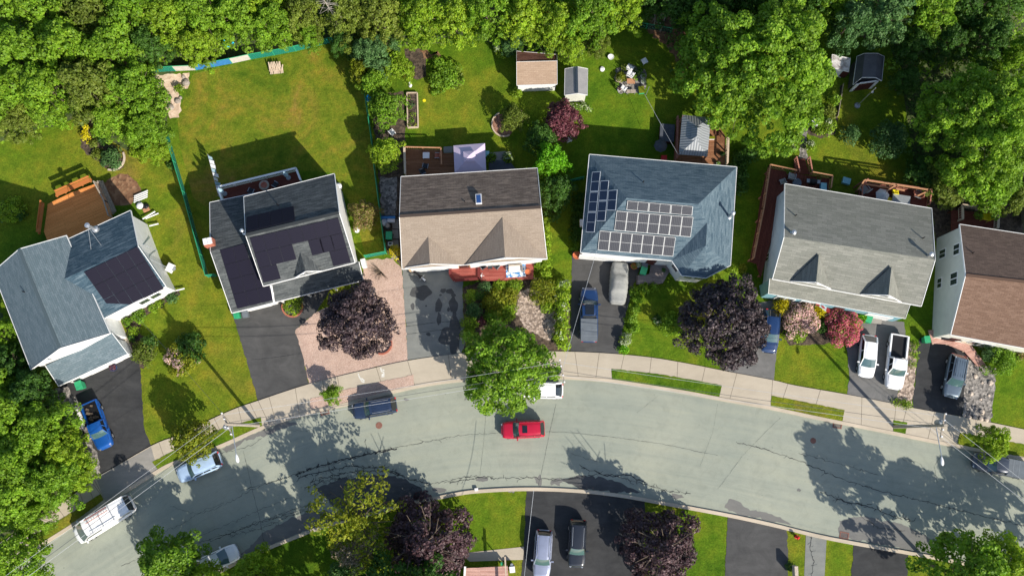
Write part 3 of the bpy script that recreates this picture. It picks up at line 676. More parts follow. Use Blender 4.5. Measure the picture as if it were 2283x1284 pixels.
crack([(1640, 985), (1700, 1000), (1790, 1030), (1860, 1060), (1930, 1085), (2010, 1105), (2070, 1120), (2150, 1140), (2283, 1172)], .07, fork=.15)
crack([(1780, 1010), (1850, 1028), (1900, 1040), (1960, 1060)], .04, fork=.2); crack([(1840, 1100), (1880, 1118), (1940, 1130), (1990, 1150), (2040, 1160)], .09, fork=.5); crack([(1860, 1105), (1900, 1125), (1920, 1150), (1960, 1176), (2010, 1182)], .06, fork=.4)
crack([(2010, 1022), (2050, 1032), (2060, 1045)], .03); crack([(1600, 900), (1590, 960), (1560, 1040)], .02, .6); crack([(1740, 930), (1660, 1010), (1600, 1090)], .02, .6)
crack([(1240, 900), (1226, 960), (1210, 1040), (1200, 1082)], .03, .4); crack([(543, 1005), (560, 1080), (580, 1160), (590, 1215)], .035, .6); crack([(1085, 900), (1078, 990), (1070, 1060)], .02, .4)
crack([(1470, 880), (1420, 920)], .02, .6); crack([(1890, 940), (1905, 975)], .02); crack([(2100, 1010), (2083, 1040), (2090, 1080)], .02, .6); crack([(640, 960), (700, 960), (690, 980)], .02)
mb.build('crack', 'crack_tar', road)
# drive and path cracks, house number chalked on the pavement
mb = MB(); z = .03
crack([(560, 802), (610, 797), (670, 788)], .06, .4, z=.027); crack([(905, 728), (960, 720), (1030, 714)], .05, .3, z=.03); crack([(908, 745), (970, 737), (1032, 730)], .05, .3, z=.03)
crack([(2045, 838), (2090, 845), (2140, 850)], .04, .4, z=.03); crack([(240, 948), (290, 915), (316, 905)], .03, .4, z=.03); crack([(1810, 1190), (1805, 1220), (1815, 1250), (1808, 1284)], .07, 2, .4, z=.03)
mb.build('drive_crack', 'crack_tar', drv)
mb = MB()
for pts in (((800, 837), (803, 843), (809, 852)), ((806, 843), (812, 848), (811, 853)), ((799, 833), (800, 836)), ((849, 820), (851, 828), (856, 830), (856, 840), (852, 840), (853, 833)), ((853, 824), (857, 826))):
    P = gp(pts); ribbon(mb, [V((p.x, p.y, 0)) for p in P], .14, .105)
mb.build('number_marking', 'paint_white_mark', sw)
for (x, y, r) in ((845, 948, 7.5), (1813, 982, 6.5)):
    o = MB().lathe(G(x, y, 0), [(r / 21, .0), (r / 21, .016), (r / 21 * .92, .022), (0.02, .022)], 20).build('manhole_cover', 'rust')
    tag(o, 'round rusty manhole cover in the road ' + ('below the parked dark blue wagon' if x < 1000 else 'near the right-hand kerb verge'), 'manhole cover', 'manhole covers')
for (x, y, a, l) in ((724, 917, .25, 'rusty drain grate by the small round kerb bush'), (867, 1124, .2, 'drain grate in the deep shade at the lower kerb'), (1867, 947, -.2, 'rusty drain grate at the end of a grass verge'), (1882, 1193, -.2, 'rusty drain grate at the lower kerb right of the red hydrant')):
    g = G(x, y); t = thing('drain_grate', l, 'drain', g, a, 'kerb drains'); m = Matrix.Rotation(a, 3, 'Z')
    mb = MB()
    for q in ((0, .3, .95, .1), (0, -.3, .95, .1), (.43, 0, .1, .5), (-.43, 0, .1, .5)): mb.box((q[0], q[1], .012), (q[2], q[3], .05))
    mb.build('frame', 'rust', t, local=True)
    mb = MB()
    for k in range(7): mb.box((-.33 + k * .11, 0, .01), (.05, .5, .03))
    mb.build('grating', 'iron', t, local=True)
# soil, sand and beds
sheet('dry_lawn', [(430, 165), (520, 145), (660, 118), (740, 100), (790, 110), (812, 215), (832, 310), (842, 420), (860, 560), (815, 575), (790, 470), (740, 385), (660, 380), (480, 440), (470, 470), (430, 440), (402, 330), (395, 262), (405, 235)], .008, 'dry_grass')
sheet('sand_patch', [(341, 169), (380, 166), (422, 163), (419, 198), (396, 201), (403, 231), (398, 261), (378, 265), (371, 245), (362, 214), (345, 192)], .012, 'sand')
sheet('soil_patch', blob(265, 428, 52, 34, 20, .15), .012, 'brown_soil')
sheet('soil_bed', [(180, 262), (195, 260), (225, 300), (262, 330), (275, 372), (262, 380), (236, 375), (205, 350), (180, 330)], .012, 'soil')
sheet('soil_bed', [(270, 712), (330, 680), (398, 648), (402, 656), (350, 690), (318, 708), (312, 742), (345, 770), (342, 800), (320, 822), (285, 820), (290, 760)], .012, 'soil')
sheet('soil_bed', [(902, 110), (935, 108), (948, 125), (950, 170), (930, 178), (905, 165)], .012, 'soil')
sheet('soil_patch', [(935, 112), (975, 118), (985, 128), (945, 130)], .014, 'brown_soil')
sheet('soil_bed', [(828, 210), (900, 205), (905, 290), (900, 400), (898, 600), (862, 560), (845, 420)], .012, 'soil')
sheet('path', [(847, 395), (885, 395), (884, 480), (850, 480)], .018, 'grey_gravel')
for a, b in ((866, 500), (868, 522), (872, 546)):
    pass
sheet('mulch_bed', blob(1124, 278, 28, 26, 20, .05), .014, 'mulch')
sheet('planting_bed', [(1032, 640), (1070, 628), (1150, 610), (1200, 620), (1240, 640), (1272, 650), (1270, 782), (1120, 783), (1030, 788), (1036, 770)], .013, 'soil')
sheet('gravel_bed', [(1160, 650), (1190, 640), (1236, 668), (1238, 740), (1225, 760), (1180, 740), (1150, 700)], .02, 'brown_gravel')
sheet('mulch_bed', [(1800, 280), (1860, 260), (1875, 190), (1880, 190), (1868, 262), (1862, 300), (1830, 310), (1802, 300)], .014, 'soil')
sheet('path', [(1788, 284), (1801, 284), (1797, 330), (1803, 358), (1780, 358), (1786, 320)], .018, 'grey_gravel')
sheet('planting_bed', [(1745, 670), (1925, 700), (1926, 740), (1860, 765), (1760, 770), (1738, 740)], .013, 'soil')
sheet('soil_patch', [(2070, 450), (2283, 420), (2283, 530), (2140, 505), (2090, 540)], .010, 'soil')
sheet('soil_patch', [(1455, 30), (1500, 30), (1560, 120), (1530, 190), (1500, 120), (1440, 70)], .010, 'brown_soil')
WB0 = ([(-400, 320), (0, 318), (100, 285), (180, 262), (280, 335), (330, 340), (372, 290), (376, 165), (520, 132), (720, 98), (780, 130), (900, 104), (1080, 88), (1110, 110), (1290, 130), (1380, 30), (1480, 10), (1560, 40), (1700, 60), (1860, 60), (1980, 90), (2010, 180), (2040, 380), (2100, 440), (2300, 440), (2700, 400)])
mb = MB(); rnd = random.Random(4); WB = []
for a, b in zip(WB0, WB0[1:]):
    n_ = max(1, int((b[0] - a[0]) / 14)); WB += [(a[0] + (b[0] - a[0]) * k / n_, a[1] + (b[1] - a[1]) * k / n_ + rnd.gauss(0, 3)) for k in range(n_)]
for a, b in zip(WB, WB[1:]): mb.face([G(a[0], a[1], .006), G(b[0], b[1], .006), G(b[0], -80, .006), G(a[0], -80, .006)])
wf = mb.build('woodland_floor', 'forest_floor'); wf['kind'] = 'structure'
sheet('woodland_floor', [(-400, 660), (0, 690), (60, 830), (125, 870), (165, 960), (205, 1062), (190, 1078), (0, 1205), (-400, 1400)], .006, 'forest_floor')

# ================================================================ BUILDINGS
def roof_uv(pts):
    n = (pts[1] - pts[0]).cross(pts[2] - pts[0]).normalized()
    if n.z < 0: n = -n
    h = V((0, 0, 1)).cross(n)
    h = h.normalized() if h.length > .02 else V((1, 0, 0)); v = n.cross(h)
    return [(p.dot(h), p.dot(v)) for p in pts]
def roof(name, parent, verts, faces, mat, th=.16, fascia='white_trim', fw=.05, fh=.22, skip=(), ridge=None):
    W = {k: G(*v) for k, v in verts.items()}
    mb = MB(); edges = {}
    for f in faces:
        pts = [W[k] for k in f]
        n = (pts[1] - pts[0]).cross(pts[2] - pts[0])
        if n.z < 0: f = f[::-1]; pts = pts[::-1]
        mb.face(pts, roof_uv(pts)); mb.face([p - V((0, 0, th)) for p in reversed(pts)])
        for i in range(len(f)):
            a, b = f[i], f[(i + 1) % len(f)]; edges.setdefault(frozenset((a, b)), []).append((a, b))
    o = mb.build(name, mat, parent)
    fm = MB(); n = 0
    for e, l in edges.items():
        if len(l) == 1 and not any(set(s) == set(e) for s in skip):
            a, b = W[l[0][0]], W[l[0][1]]; t = (b - a).normalized(); out = V((t.y, -t.x, 0)).normalized()
            dz = V((0, 0, -fh / 2 + .03)); fm.beam(a + out * fw / 2 + dz, b + out * fw / 2 + dz, fw, fh); n += 1
    if n and fascia: fm.build('fascia', fascia, o)
    if ridge:
        rm = MB()
        for a, b in ridge: rm.beam(W[a] + V((0, 0, .03)), W[b] + V((0, 0, .03)), .3, .05)
        rm.build('ridge_cap', ridge_mat[0], o)
    return o, W
ridge_mat = ['shingle_slate']
def walls(parent, W, loop, mat, inset=.32, drop=.2, name='wall', z0=0):
    P = [W[k] for k in loop]; n = len(P)
    ar = sum(P[i].x * P[(i + 1) % n].y - P[(i + 1) % n].x * P[i].y for i in range(n))
    if ar < 0: P.reverse()
    Q = []
    for i in range(n):
        a, b, c = P[i - 1], P[i], P[(i + 1) % n]
        d1 = V((b.x - a.x, b.y - a.y)).normalized(); d2 = V((c.x - b.x, c.y - b.y)).normalized()
        n1 = V((-d1.y, d1.x)); n2 = V((-d2.y, d2.x)); m = (n1 + n2); k = max(.35, m.length_squared / 2)
        m = m / k * inset
        Q.append(V((b.x + m.x, b.y + m.y, b.z - drop)))
    mb = MB()
    for i in range(n):
        a, b = Q[i], Q[(i + 1) % n]
        mb.face([(a.x, a.y, z0), (b.x, b.y, z0), b, a])
    return mb.build(name, mat, parent), Q
def gable_front(parent, L, P, R, mat, inset=.12, drop=.12, low=None, name='gable_wall', win=True):
    c = (L + R) / 2; d = (R - L); nrm = V((d.y, -d.x, 0)).normalized()
    if nrm.y > 0: nrm = -nrm
    off = -nrm * inset
    l, p, r = L.lerp(R, .05) + off, P + off - V((0, 0, drop)), R.lerp(L, .05) + off
    mb = MB(); z = low if low is not None else min(L.z, R.z) - .3
    mb.face([V((l.x, l.y, z)), V((r.x, r.y, z)), V((r.x, r.y, r.z - drop)), p, V((l.x, l.y, l.z - drop))])
    w = mb.build(name, mat, parent)
    if win:
        t = d.normalized(); cc = l.lerp(r, .5) - off * 0; zz = (p.z + min(l.z, r.z)) / 2 - .1 if low is None else (p.z + L.z) / 2 - .3
        q = Matrix((t, -nrm, V((0, 0, 1)))).transposed()
        f = MB().box(V((cc.x, cc.y, zz)) + nrm * .02, (.9, .06, .7), rot=q).build('window', 'white_trim', w)
        MB().box(V((cc.x, cc.y, zz)) + nrm * .05, (.75, .04, .55), rot=q).build('pane', 'window_glass', f)
    return w
def wall_window(parent, a, b, u, z, w, h, out=.03):
    """window on the wall line a->b (world), u metres from a, sill height z"""
    t = V((b.x - a.x, b.y - a.y, 0)).normalized(); nrm = V((t.y, -t.x, 0)); q = Matrix((t, nrm, V((0, 0, 1)))).transposed()
    c = V((a.x, a.y, 0)) + t * u + V((0, 0, z + h / 2)) + nrm * out
    f = MB().box(c, (w + .2, .08, h + .2), rot=q).build('window', 'white_trim', parent)
    mb = MB(); 
    for s in (-1, 1): mb.box(c + t * s * w * .26 + nrm * .03, (w * .45, .06, h), rot=q)
    mb.build('pane', 'window_glass', f)
def flue(parent, px, py, z0, h=1.2, r=.14, name='flue'):
    g = G(px, py, z0); mb = MB(); mb.tube(g - V((0, 0, .4)), g + V((0, 0, h)), r, r, 12); mb.lathe(g + V((0, 0, h)), [(r * 1.5, 0), (r * 1.6, .12), (.02, .22)], 12)
    mb.lathe(g + V((0, 0, -.02)), [(r * 2.2, -.3), (r * 2.0, .05), (r, .15)], 12)
    return mb.build(name, 'galvanised', parent, smooth=False)
def vent(parent, px, py, z0):
    g = G(px, py, z0); MB().tube(g - V((0, 0, .3)), g + V((0, 0, .45)), .06, .06, 8).build('vent_pipe', 'black_trim', parent)
def panels(parent, quad, p0, n, rows, cols, cells, mat, lift=.12, gap=.012, extra=None):
    """solar panels on the plane (p0, n); quad = px corners TL TR BR BL; cells = (row, col, row span, col span)"""
    Q = [on_plane(x, y, p0 + n * lift, n) for x, y in quad]
    def pt(u, v): return Q[0].lerp(Q[1], u).lerp(Q[3].lerp(Q[2], u), v)
    for cell in cells:
        r, c = cell[0], cell[1]; rs = cell[2] if len(cell) > 2 else 1; cs = cell[3] if len(cell) > 3 else 1; rot = len(cell) > 4
        u0, u1 = (c + gap) / cols, (c + cs - gap) / cols; v0, v1 = (r + gap) / rows, (r + rs - gap) / rows
        P = [pt(u0, v1), pt(u1, v1), pt(u1, v0), pt(u0, v0)]
        nn = (P[1] - P[0]).cross(P[2] - P[0]).normalized()
        mb = MB(); uv = [(0, 0), (1, 0), (1, 1), (0, 1)]
        if rot: uv = [(0, 0), (0, 1), (1, 1), (1, 0)]
        mb.face(P, uv); B = [p - nn * .045 for p in P]
        for i in range(4): j = (i + 1) % 4; mb.face([B[i], B[j], P[j], P[i]], [(0, 0)] * 4)
        mb.build('solar_panel', mat, parent)
def plane_of(W, a, b, c):
    n = (W[b] - W[a]).cross(W[c] - W[a]).normalized()
    return W[a], (n if n.z > 0 else -n)
def zed(o, px, py, off=(0, 0)): # zoom coordinates to photo pixels
    s = o[2]; return (o[0] + px / s, o[1] + py / s)
def ZQ(o, pts): return [zed(o, *p) for p in pts]
def railing(parent, pts, z, h, mat, post=1.6, name='railing', bal=False, w=.09):
    mb = MB()
    for i in range(len(pts) - 1):
        a, b = G(*pts[i], z), G(*pts[i + 1], z); L = (b - a).length; n = max(1, int(L / post + .5))
        mb.beam(a + V((0, 0, h)), b + V((0, 0, h)), w * 1.5, .06); mb.beam(a + V((0, 0, .12)), b + V((0, 0, .12)), .05, .05)
        for k in range(n + 1): p = a.lerp(b, k / n); mb.box(p + V((0, 0, h / 2)), (w, w, h))
        if bal:
            m = int(L / .16)
            for k in range(m): p = a.lerp(b, (k + .5) / m); mb.box(p + V((0, 0, h / 2)), (.05, .05, h))
        else:
            m = int(L / .22)
            for k in range(m): p = a.lerp(b, (k + .5) / m); mb.box(p + V((0, 0, h / 2)), (.03, .03, h * .9))
    return mb.build(name, mat, parent)
def deck(name, label, pts, z, mat, ang, skirt='deck_brown', cat='deck', th=.14, group=None):
    c = gp(pts, z); g = V((sum(p.x for p in c) / len(c), sum(p.y for p in c) / len(c), 0))
    t = thing(name, label, cat, g, 0, group)
    MB().prism(c, z - th, z, ang).build('deck_floor', mat, t)
    for p in c:
        q = V((p.x, p.y, 0)).lerp(g, .06); MB().box((q.x, q.y, (z - th) / 2), (.14, .14, z - th)).build('support_post', skirt, t)
    return t
Z3 = (0, 380, 2.674); Z4 = (440, 360, 3.567); ZH3 = (840, 360, 3.776); ZH4 = (1240, 300, 3.567); ZH5 = (1660, 360, 3.379); ZH6 = (1980, 440, 3.056); ZG = (860, 80, 3.777); ZG4 = (1280, 20, 3.378); ZR = (1740, 60, 3.21)
def zv(o, d): return {k: (*zed(o, v[0], v[1]), v[2]) for k, v in d.items()}

# ---- house 1 (far left): slate gable with a cross wing carrying black panels
h1 = thing('house', 'white house with slate blue shingles, wing of black solar panels, beside the blue pickup', 'house', G(140, 650))
ridge_mat[0] = 'shingle_slate'
rA, WA = roof('roof', h1, zv(Z3, {'a': (115, 470, 8.6), 'b': (355, 1060, 8.6), 'c': (395, 390, 5.2), 'd': (655, 970, 5.2), 'e': (-40, 604, 5.2), 'f': (185, 1185, 5.2)}), [('a', 'c', 'd', 'b'), ('a', 'b', 'f', 'e')], 'shingle_slate', ridge=[('a', 'b')])
wA, QA = walls(h1, WA, ['c', 'd', 'b', 'f', 'e', 'a'], 'siding_white', drop=.3)
rB, WB = roof('garage_roof', h1, zv(Z3, {'a': (272, 1163, 3.9), 'b': (665, 968, 3.9), 'c': (760, 1092, 2.9), 'd': (350, 1283, 2.9)}), [('a', 'b', 'c', 'd')], 'shingle_slate', skip=[('a', 'b')])
walls(h1, WB, ['a', 'b', 'c', 'd'], 'siding_white', inset=.35, name='garage_wall')
rC, WC = roof('wing_roof', h1, zv(Z3, {'a': (350, 661, 6.5), 'b': (822, 450, 6.5), 'n0': (340, 440, 4.8), 'n1': (778, 240, 4.8), 's0': (560, 912, 3.9), 's1': (988, 690, 3.9)}), [('a', 'b', 'n1', 'n0'), ('a', 's0', 's1', 'b')], 'shingle_blue', ridge=[])
wC, QC = walls(h1, WC, ['n0', 'n1', 'b', 's1', 's0', 'a'], 'siding_white', inset=.25, drop=.25, name='wing_wall')
p0, n = plane_of(WC, 'a', 's1', 'b')
panels(h1, ZQ(Z3, [(500, 606), (818, 454), (978, 706), (676, 853)]), p0, n, 3, 5, [(r, c) for r in range(3) for c in range(5) if not (r > 0 and c == -1)], 'solar_black')
flue(h1, *zed(Z3, 565, 350), 5.3, 1.6, .17)
mb = MB(); g = G(*zed(Z3, 560, 355), 5.3)
for q in ((545, 490), (620, 470)): mb.tube(g + V((0, 0, 1.3)), G(*zed(Z3, *q), 5.6), .025, .025, 5)
mb.build('flue_brace', 'metal_grey', h1)
vent(h1, *zed(Z3, 148, 725), 7.4)
# windows in the front gable and wing, downpipes, heat pump
def winpx(parent, pts, z, w, h, rz, nrm):
    g = G(*pts, z); q = Matrix.Rotation(rz, 3, 'Z')
    f = MB().box(g, (w + .2, .1, h + .2), rot=q).build('window', 'white_trim', parent)
    mb = MB()
    for s in (-1, 1): mb.box(g + q @ V((s * w * .26, 0, 0)) + nrm * .05, (w * .44, .08, h), rot=q)
    mb.build('pane', 'window_glass', f)
fa, fb = QA[2], QA[1]
d = (WA['d'] - WA['f']); an = math.atan2(d.y, d.x); nr = V((d.y, -d.x, 0)).normalized()
for k, u in ((0, .3), (1, .72)):
    c = WA['f'].lerp(WA['d'], u) - nr * .28; c.z = 5.0
    q = Matrix.Rotation(an, 3, 'Z'); f = MB().box(c, (1.5, .1, 1.1), rot=q).build('window', 'white_trim', wA)
    mb = MB()
    for s in (-.36, .36): mb.box(c + q @ V((s, 0, 0)) + nr * .05, (.6, .06, .9), rot=q)
    mb.build('pane', 'window_glass', f)
d2 = (WC['s1'] - WC['s0']); an2 = math.atan2(d2.y, d2.x); nr2 = V((d2.y, -d2.x, 0)).normalized()
for u in (.62, .78):
    c = WC['s0'].lerp(WC['s1'], u) - nr2 * .2; c.z = 2.2; q = Matrix.Rotation(an2, 3, 'Z')
    f = MB().box(c, (1.3, .12, 1.2), rot=q).build('window', 'white_trim', wC); MB().box(c + nr2 * .05, (1.05, .06, 1.0), rot=q).build('pane', 'window_glass', f)
for (a, b) in (((945, 318), (890, 332)), ((1100, 704), (1050, 716)), ((925, 245), (850, 290))): MB().beam(G(*zed(Z3, *a), .3), G(*zed(Z3, *b), .4), .12, .1).build('downpipe', 'white_trim', h1)
mb = MB(); g0 = G(*zed(Z3, 1015, 582), .6); mb.box(g0, (.95, .5, .9), rz=1.15)
hp = mb.build('heat_pump', 'plastic_white', h1); MB().lathe(g0 + V((.26, .0, -.3)), [(.25, 0), (.27, .3), (.05, .34)], 14).build('fan_guard', 'grey_trim', hp)
mb = MB(); a, b = QC[1], QC[3]
for z_ in (2.2, 3.4): mb.beam(G(*zed(Z3, 830, 435), 4.4), G(*zed(Z3, 940, 480), 2.0 + z_ * .2), .05, .05)
mb.beam(G(*zed(Z3, 895, 530), 4.0), G(*zed(Z3, 990, 575), 2.2), .06, .06); mb.build('cable_conduit', 'grey_trim', h1)
sheet('entrance_path', ZQ(Z3, [(655, 905), (715, 890), (795, 1085), (765, 1095), (700, 1000)]), .06, 'concrete', z0=0)
# deck behind house 1
d1 = deck('wooden_deck', 'orange stained wooden deck with angled corners behind the left house', ZQ(Z3, [(285, 200), (430, 130), (580, 76), (640, 190), (668, 280), (560, 350), (290, 440), (262, 365)]), .8, 'deck_orange', .42)
for pts in (((345, 150), (545, 62)), ((240, 372), (262, 205))):
    a, b = [G(*zed(Z3, *p), .8) for p in pts]; mb = MB(); mb.beam(a + V((0, 0, .42)), b + V((0, 0, .42)), .5, .08); mb.beam(a + V((0, .3, .75)), b + V((0, .3, .75)), .08, .3)
    for k in range(5): p = a.lerp(b, k / 4); mb.box(p + V((0, 0, .2)), (.1, .4, .4))
    mb.build('bench', 'deck_orange', d1)
railing(d1, ZQ(Z3, [(580, 78), (640, 190), (668, 280)]), .8, .95, 'wood_grey'); 
mb = MB(); q = ZQ(Z3, [(585, 70), (610, 60), (690, 240), (668, 262)])
for k in range(3):
    u, v = k / 3, (k + 1) / 3; P = [G(*q[0], .25).lerp(G(*q[1], .25), u), G(*q[0], .25).lerp(G(*q[1], .25), v), G(*q[3], .25).lerp(G(*q[2], .25), v), G(*q[3], .25).lerp(G(*q[2], .25), u)]
    mb.prism(P, 0, .65 - k * .2)
mb.build('step', 'wood_grey', d1)

# ---- house 2: charcoal roofs with black panels
h2 = thing('house', 'white house with charcoal roof almost covered by black solar panels', 'house', G(640, 560))
ridge_mat[0] = 'shingle_char'
rM, WM = roof('roof', h2, zv(Z4, {'a': (385, 585, 8.4), 'b': (1127, 408, 8.4), 'n0': (370, 282, 5.8), 'n1': (1088, 100, 5.8), 's0': (525, 990, 5.0), 's1': (1252, 803, 5.0)}), [('a', 'n0', 'n1', 'b'), ('a', 'b', 's1', 's0')], 'shingle_char', ridge=[('a', 'b')])
wM, QM = walls(h2, WM, ['n0', 'n1', 'b', 's1', 's0', 'a'], 'siding_white', inset=.28, drop=.22)
rL, WL = roof('wing_roof', h2, zv(Z4, {'a': (105, 715, 5.8), 'b': (560, 605, 5.8), 'n0': (100, 328, 3.9), 'n1': (500, 246, 3.9), 's0': (275, 1203, 2.8), 's1': (612, 1119, 2.8), 'm': (640, 800, 4.4)}), [('a', 'n0', 'n1', 'b'), ('a', 'b', 's1', 's0')], 'shingle_char')
walls(h2, WL, ['n0', 'n1', 'b', 's1', 's0', 'a'], 'siding_white', inset=.3, name='wing_wall')
rP, WP = roof('porch_roof', h2, zv(Z4, {'a': (580, 985, 3.7), 'b': (1282, 795, 3.7), 'c': (1318, 945, 2.8), 'd': (614, 1118, 2.8)}), [('a', 'b', 'c', 'd')], 'shingle_char', skip=[('a', 'b')])
mb = MB(); mb.beam(WL['s1'] + V((0, 0, .12)), G(*zed(Z4, 588, 985), 3.75), .16, .12); mb.build('flashing', 'white_trim', rP)
for u in (.05, .35, .65, .95): g = WP['d'].lerp(WP['c'], u).lerp(WP['a'].lerp(WP['b'], u), .12); MB().box((g.x, g.y, 1.3), (.15, .15, 2.6)).build('porch_post', 'white_trim', h2)
# dormer
def dormer(parent, o, B, P, L, R, zt, zl, mat, wall='siding_white', low=None, win=True, inset=.1, zb=None):
    W = zv(o, {'B': (*B, zb or zt), 'P': (*P, zt), 'L': (*L, zl), 'R': (*R, zl)})
    r, W = roof('dormer_roof', parent, W, [('B', 'P', 'L'), ('B', 'R', 'P')], mat, th=.1, skip=[('B', 'L'), ('B', 'R')])
    gable_front(r, W['L'], W['P'], W['R'], wall, inset=inset, low=low, win=win); return r
dormer(h2, Z4, (800, 648), (860, 872), (780, 920), (985, 870), 6.6, 5.35, 'shingle_char', inset=.15)
p0, n = plane_of(WM, 'a', 'b', 's1')
panels(h2, ZQ(Z4, [(415, 608), (1120, 448), (1222, 803), (525, 966)]), p0, n, 3, 7, [(0, c) for c in range(7)] + [(1, c) for c in (0, 1, 2, 4.25, 5.1, 6)] + [(2, 0, 1, 1.4, 1), (2, 5.6, 1, 1.4, 1)][:2], 'solar_black')
p0, n = plane_of(WL, 'a', 'b', 's1')
panels(h2, ZQ(Z4, [(178, 705), (480, 625), (602, 1105), (318, 1172)]), p0, n, 4, 3, [(r, c) for r in range(4) for c in range(3) if not (r == 0 and c == 2)], 'solar_black')
p0, n = plane_of(WM, 'a', 'n0', 'b')
panels(h2, ZQ(Z4, [(388, 440), (766, 352), (776, 468), (392, 560)]), p0, n, 1, 4, [(0, c) for c in range(4)], 'solar_black')
vent(h2, *zed(Z4, 640, 345), 7.2)
flue(h2, *zed(Z4, 375, 566), 7.4, .9, .12)
g = G(*zed(Z4, 108, 655), 5.5); g.z = 0
mb = MB(); mb.box(g + V((0, 0, 3.2)), (.95, .75, 6.4), rz=.25); ch = mb.build('chimney', 'brick_red', h2)
mb = MB()
for s in (-.22, .22): mb.box(g + V((s, .05 + s * .2, 6.55)), (.4, .6, .3), rz=.25)
mb.build('chimney_cap', 'plastic_white', ch)
mb = MB(); g = G(*zed(Z4, 1325, 812), .6); mb.box(g, (.5, .9, .9), rz=.25); mb.build('heat_pump', 'plastic_white', h2)
for k, q in enumerate(((1270, 548), (1130, 205))):
    MB().lathe(G(*zed(Z4, *q), .3), [(.3, 0), (.34, .5), (.2, .6)], 12).build('propane_tank', 'plastic_white', h2)
# white railed deck behind house 2
d2 = deck('raised_deck', 'raised brown deck with white balustrade behind the solar roofed house', ZQ(Z4, [(190, 225), (800, 78), (830, 160), (820, 260), (240, 390)]), 2.4, 'deck_maroon', .22)
railing(d2, ZQ(Z4, [(240, 385), (182, 225), (800, 75), (835, 165)]), 2.4, 1.0, 'white_trim', bal=True, w=.13)
def umbrella_folded(px, py, z, mat, label, open_=False):
    g = G(px, py, z); t = thing('patio_umbrella', label, 'umbrella', g)
    mb = MB(); mb.lathe((0, 0, .9), [(.08, 0), (.24, .15), (.2, .8), (.05, 1.3)], 10); mb.build('canopy', mat, t, local=True)
    mb = MB(); mb.tube((0, 0, 0), (0, 0, 2.3), .025, .025, 6); mb.lathe((0, 0, 0), [(.28, 0), (.25, .08), (.04, .12)], 12); mb.build('pole', 'metal_grey', t, local=True); return t
M('fabric_skyblue', (.3, .45, .52), (.38, .52, .6), s=4)
umbrella_folded(*zed(Z4, 218, 258), 2.4, 'fabric_skyblue', 'folded pale blue umbrella at the left corner of the white railed deck')
umbrella_folded(*zed(Z4, 725, 130), 2.4, 'fabric_skyblue', 'folded pale blue umbrella near the right end of the white railed deck')
def round_table(px, py, z, r, mat, label, h=.72):
    g = G(px, py, z + h); t = thing('round_table', label, 'table', (g.x, g.y, z))
    MB().lathe((0, 0, h - .04), [(r, 0), (r, .04), (.02, .045)], 20).build('tabletop', mat, t, local=True)
    mb = MB(); mb.tube((0, 0, 0), (0, 0, h - .04), .04, .04, 8); mb.lathe((0, 0, 0), [(r * .5, 0), (r * .45, .05)], 12); mb.build('pedestal', 'metal_grey', t, local=True); return t
t = round_table(*zed(Z4, 530, 188), 2.4, .55, 'wood_grey', 'round table with red ring on the white railed deck')
MB().lathe((0, 0, .72), [(.32, 0), (.34, .12), (.22, .12), (.2, .03)], 16).build('fire_bowl', 'brick_red', t, local=True)
def chair(px, py, z, rz, mat, label, group=None, name='patio_chair', s=1.0, back=.95, frame='metal_grey'):
    g = G(px, py, z + .4); t = thing(name, label, 'chair', (g.x, g.y, z), rz, group)
    MB().box((0, 0, .42 * s), (.55 * s, .52 * s, .07)).build('seat', mat, t, local=True)
    mb = MB(); mb.box((-.27 * s, 0, .72 * s), (.07, .52 * s, .55 * s), rot=Matrix.Rotation(-.25, 3, 'Y')); mb.build('backrest', mat, t, local=True)
    for a in (-1, 1): MB().box((0, a * .29 * s, .62 * s), (.5 * s, .06, .05)).build('armrest', mat if name != 'patio_chair' else frame, t, local=True)
    for a, b in ((-1, -1), (-1, 1), (1, -1), (1, 1)): MB().tube((a * .23 * s, b * .26 * s, 0), (a * .23 * s, b * .26 * s, .62 * s), .022, .022, 6).build('leg', frame, t, local=True)
    return t
chair(*zed(Z4, 430, 235), 2.4, 1.2, 'fabric_dark', 'dark patio chair left of the round table on the white railed deck')
chair(*zed(Z4, 620, 185), 2.4, 2.6, 'fabric_dark', 'dark patio chair right of the round table on the white railed deck')

# ---- house 3: tan and brown roof, two low front gables
h3 = thing('house', 'house with pale tan front roof slope, brown rear slope and a blue skylight', 'house', G(1050, 500))
ridge_mat[0] = 'shingle_umber'
V3 = zv(ZH3, {'a': (193, 462, 7.2), 'b': (1382, 385, 7.2), 'n0': (205, 130, 4.9), 'n1': (1350, 58, 4.9), 's0': (215, 905, 4.0), 's1': (1432, 820, 4.0)})
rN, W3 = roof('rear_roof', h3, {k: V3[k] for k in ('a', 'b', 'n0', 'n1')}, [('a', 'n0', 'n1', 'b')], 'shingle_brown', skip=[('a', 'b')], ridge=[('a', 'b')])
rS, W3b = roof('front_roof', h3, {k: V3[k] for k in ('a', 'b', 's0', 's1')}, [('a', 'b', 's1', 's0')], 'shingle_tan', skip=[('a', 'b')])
W3.update(W3b)
walls(h3, W3, ['n0', 'n1', 'b', 's1', 's0', 'a'], 'siding_beige', inset=.35, drop=.22)
dormer(h3, ZH3, (432, 622), (448, 862), (240, 893), (700, 868), 5.9, 4.14, 'shingle_tan', inset=.25, low=0)
dormer(h3, ZH3, (1058, 470), (1080, 808), (745, 868), (1432, 818), 6.8, 4.12, 'shingle_tan', inset=.25, low=0)
g = G(*zed(ZH3, 858, 318), 6.75); q = Matrix.Rotation(.07, 3, 'Z') @ Matrix.Rotation(-.3, 3, 'X')
sk = MB().box(g, (.62, 1.12, .2), rot=q).build('skylight', 'white_trim', h3); MB().box(g + V((0, -.0, .09)), (.46, .94, .08), rot=q).build('pane', 'skylight_glass', sk)
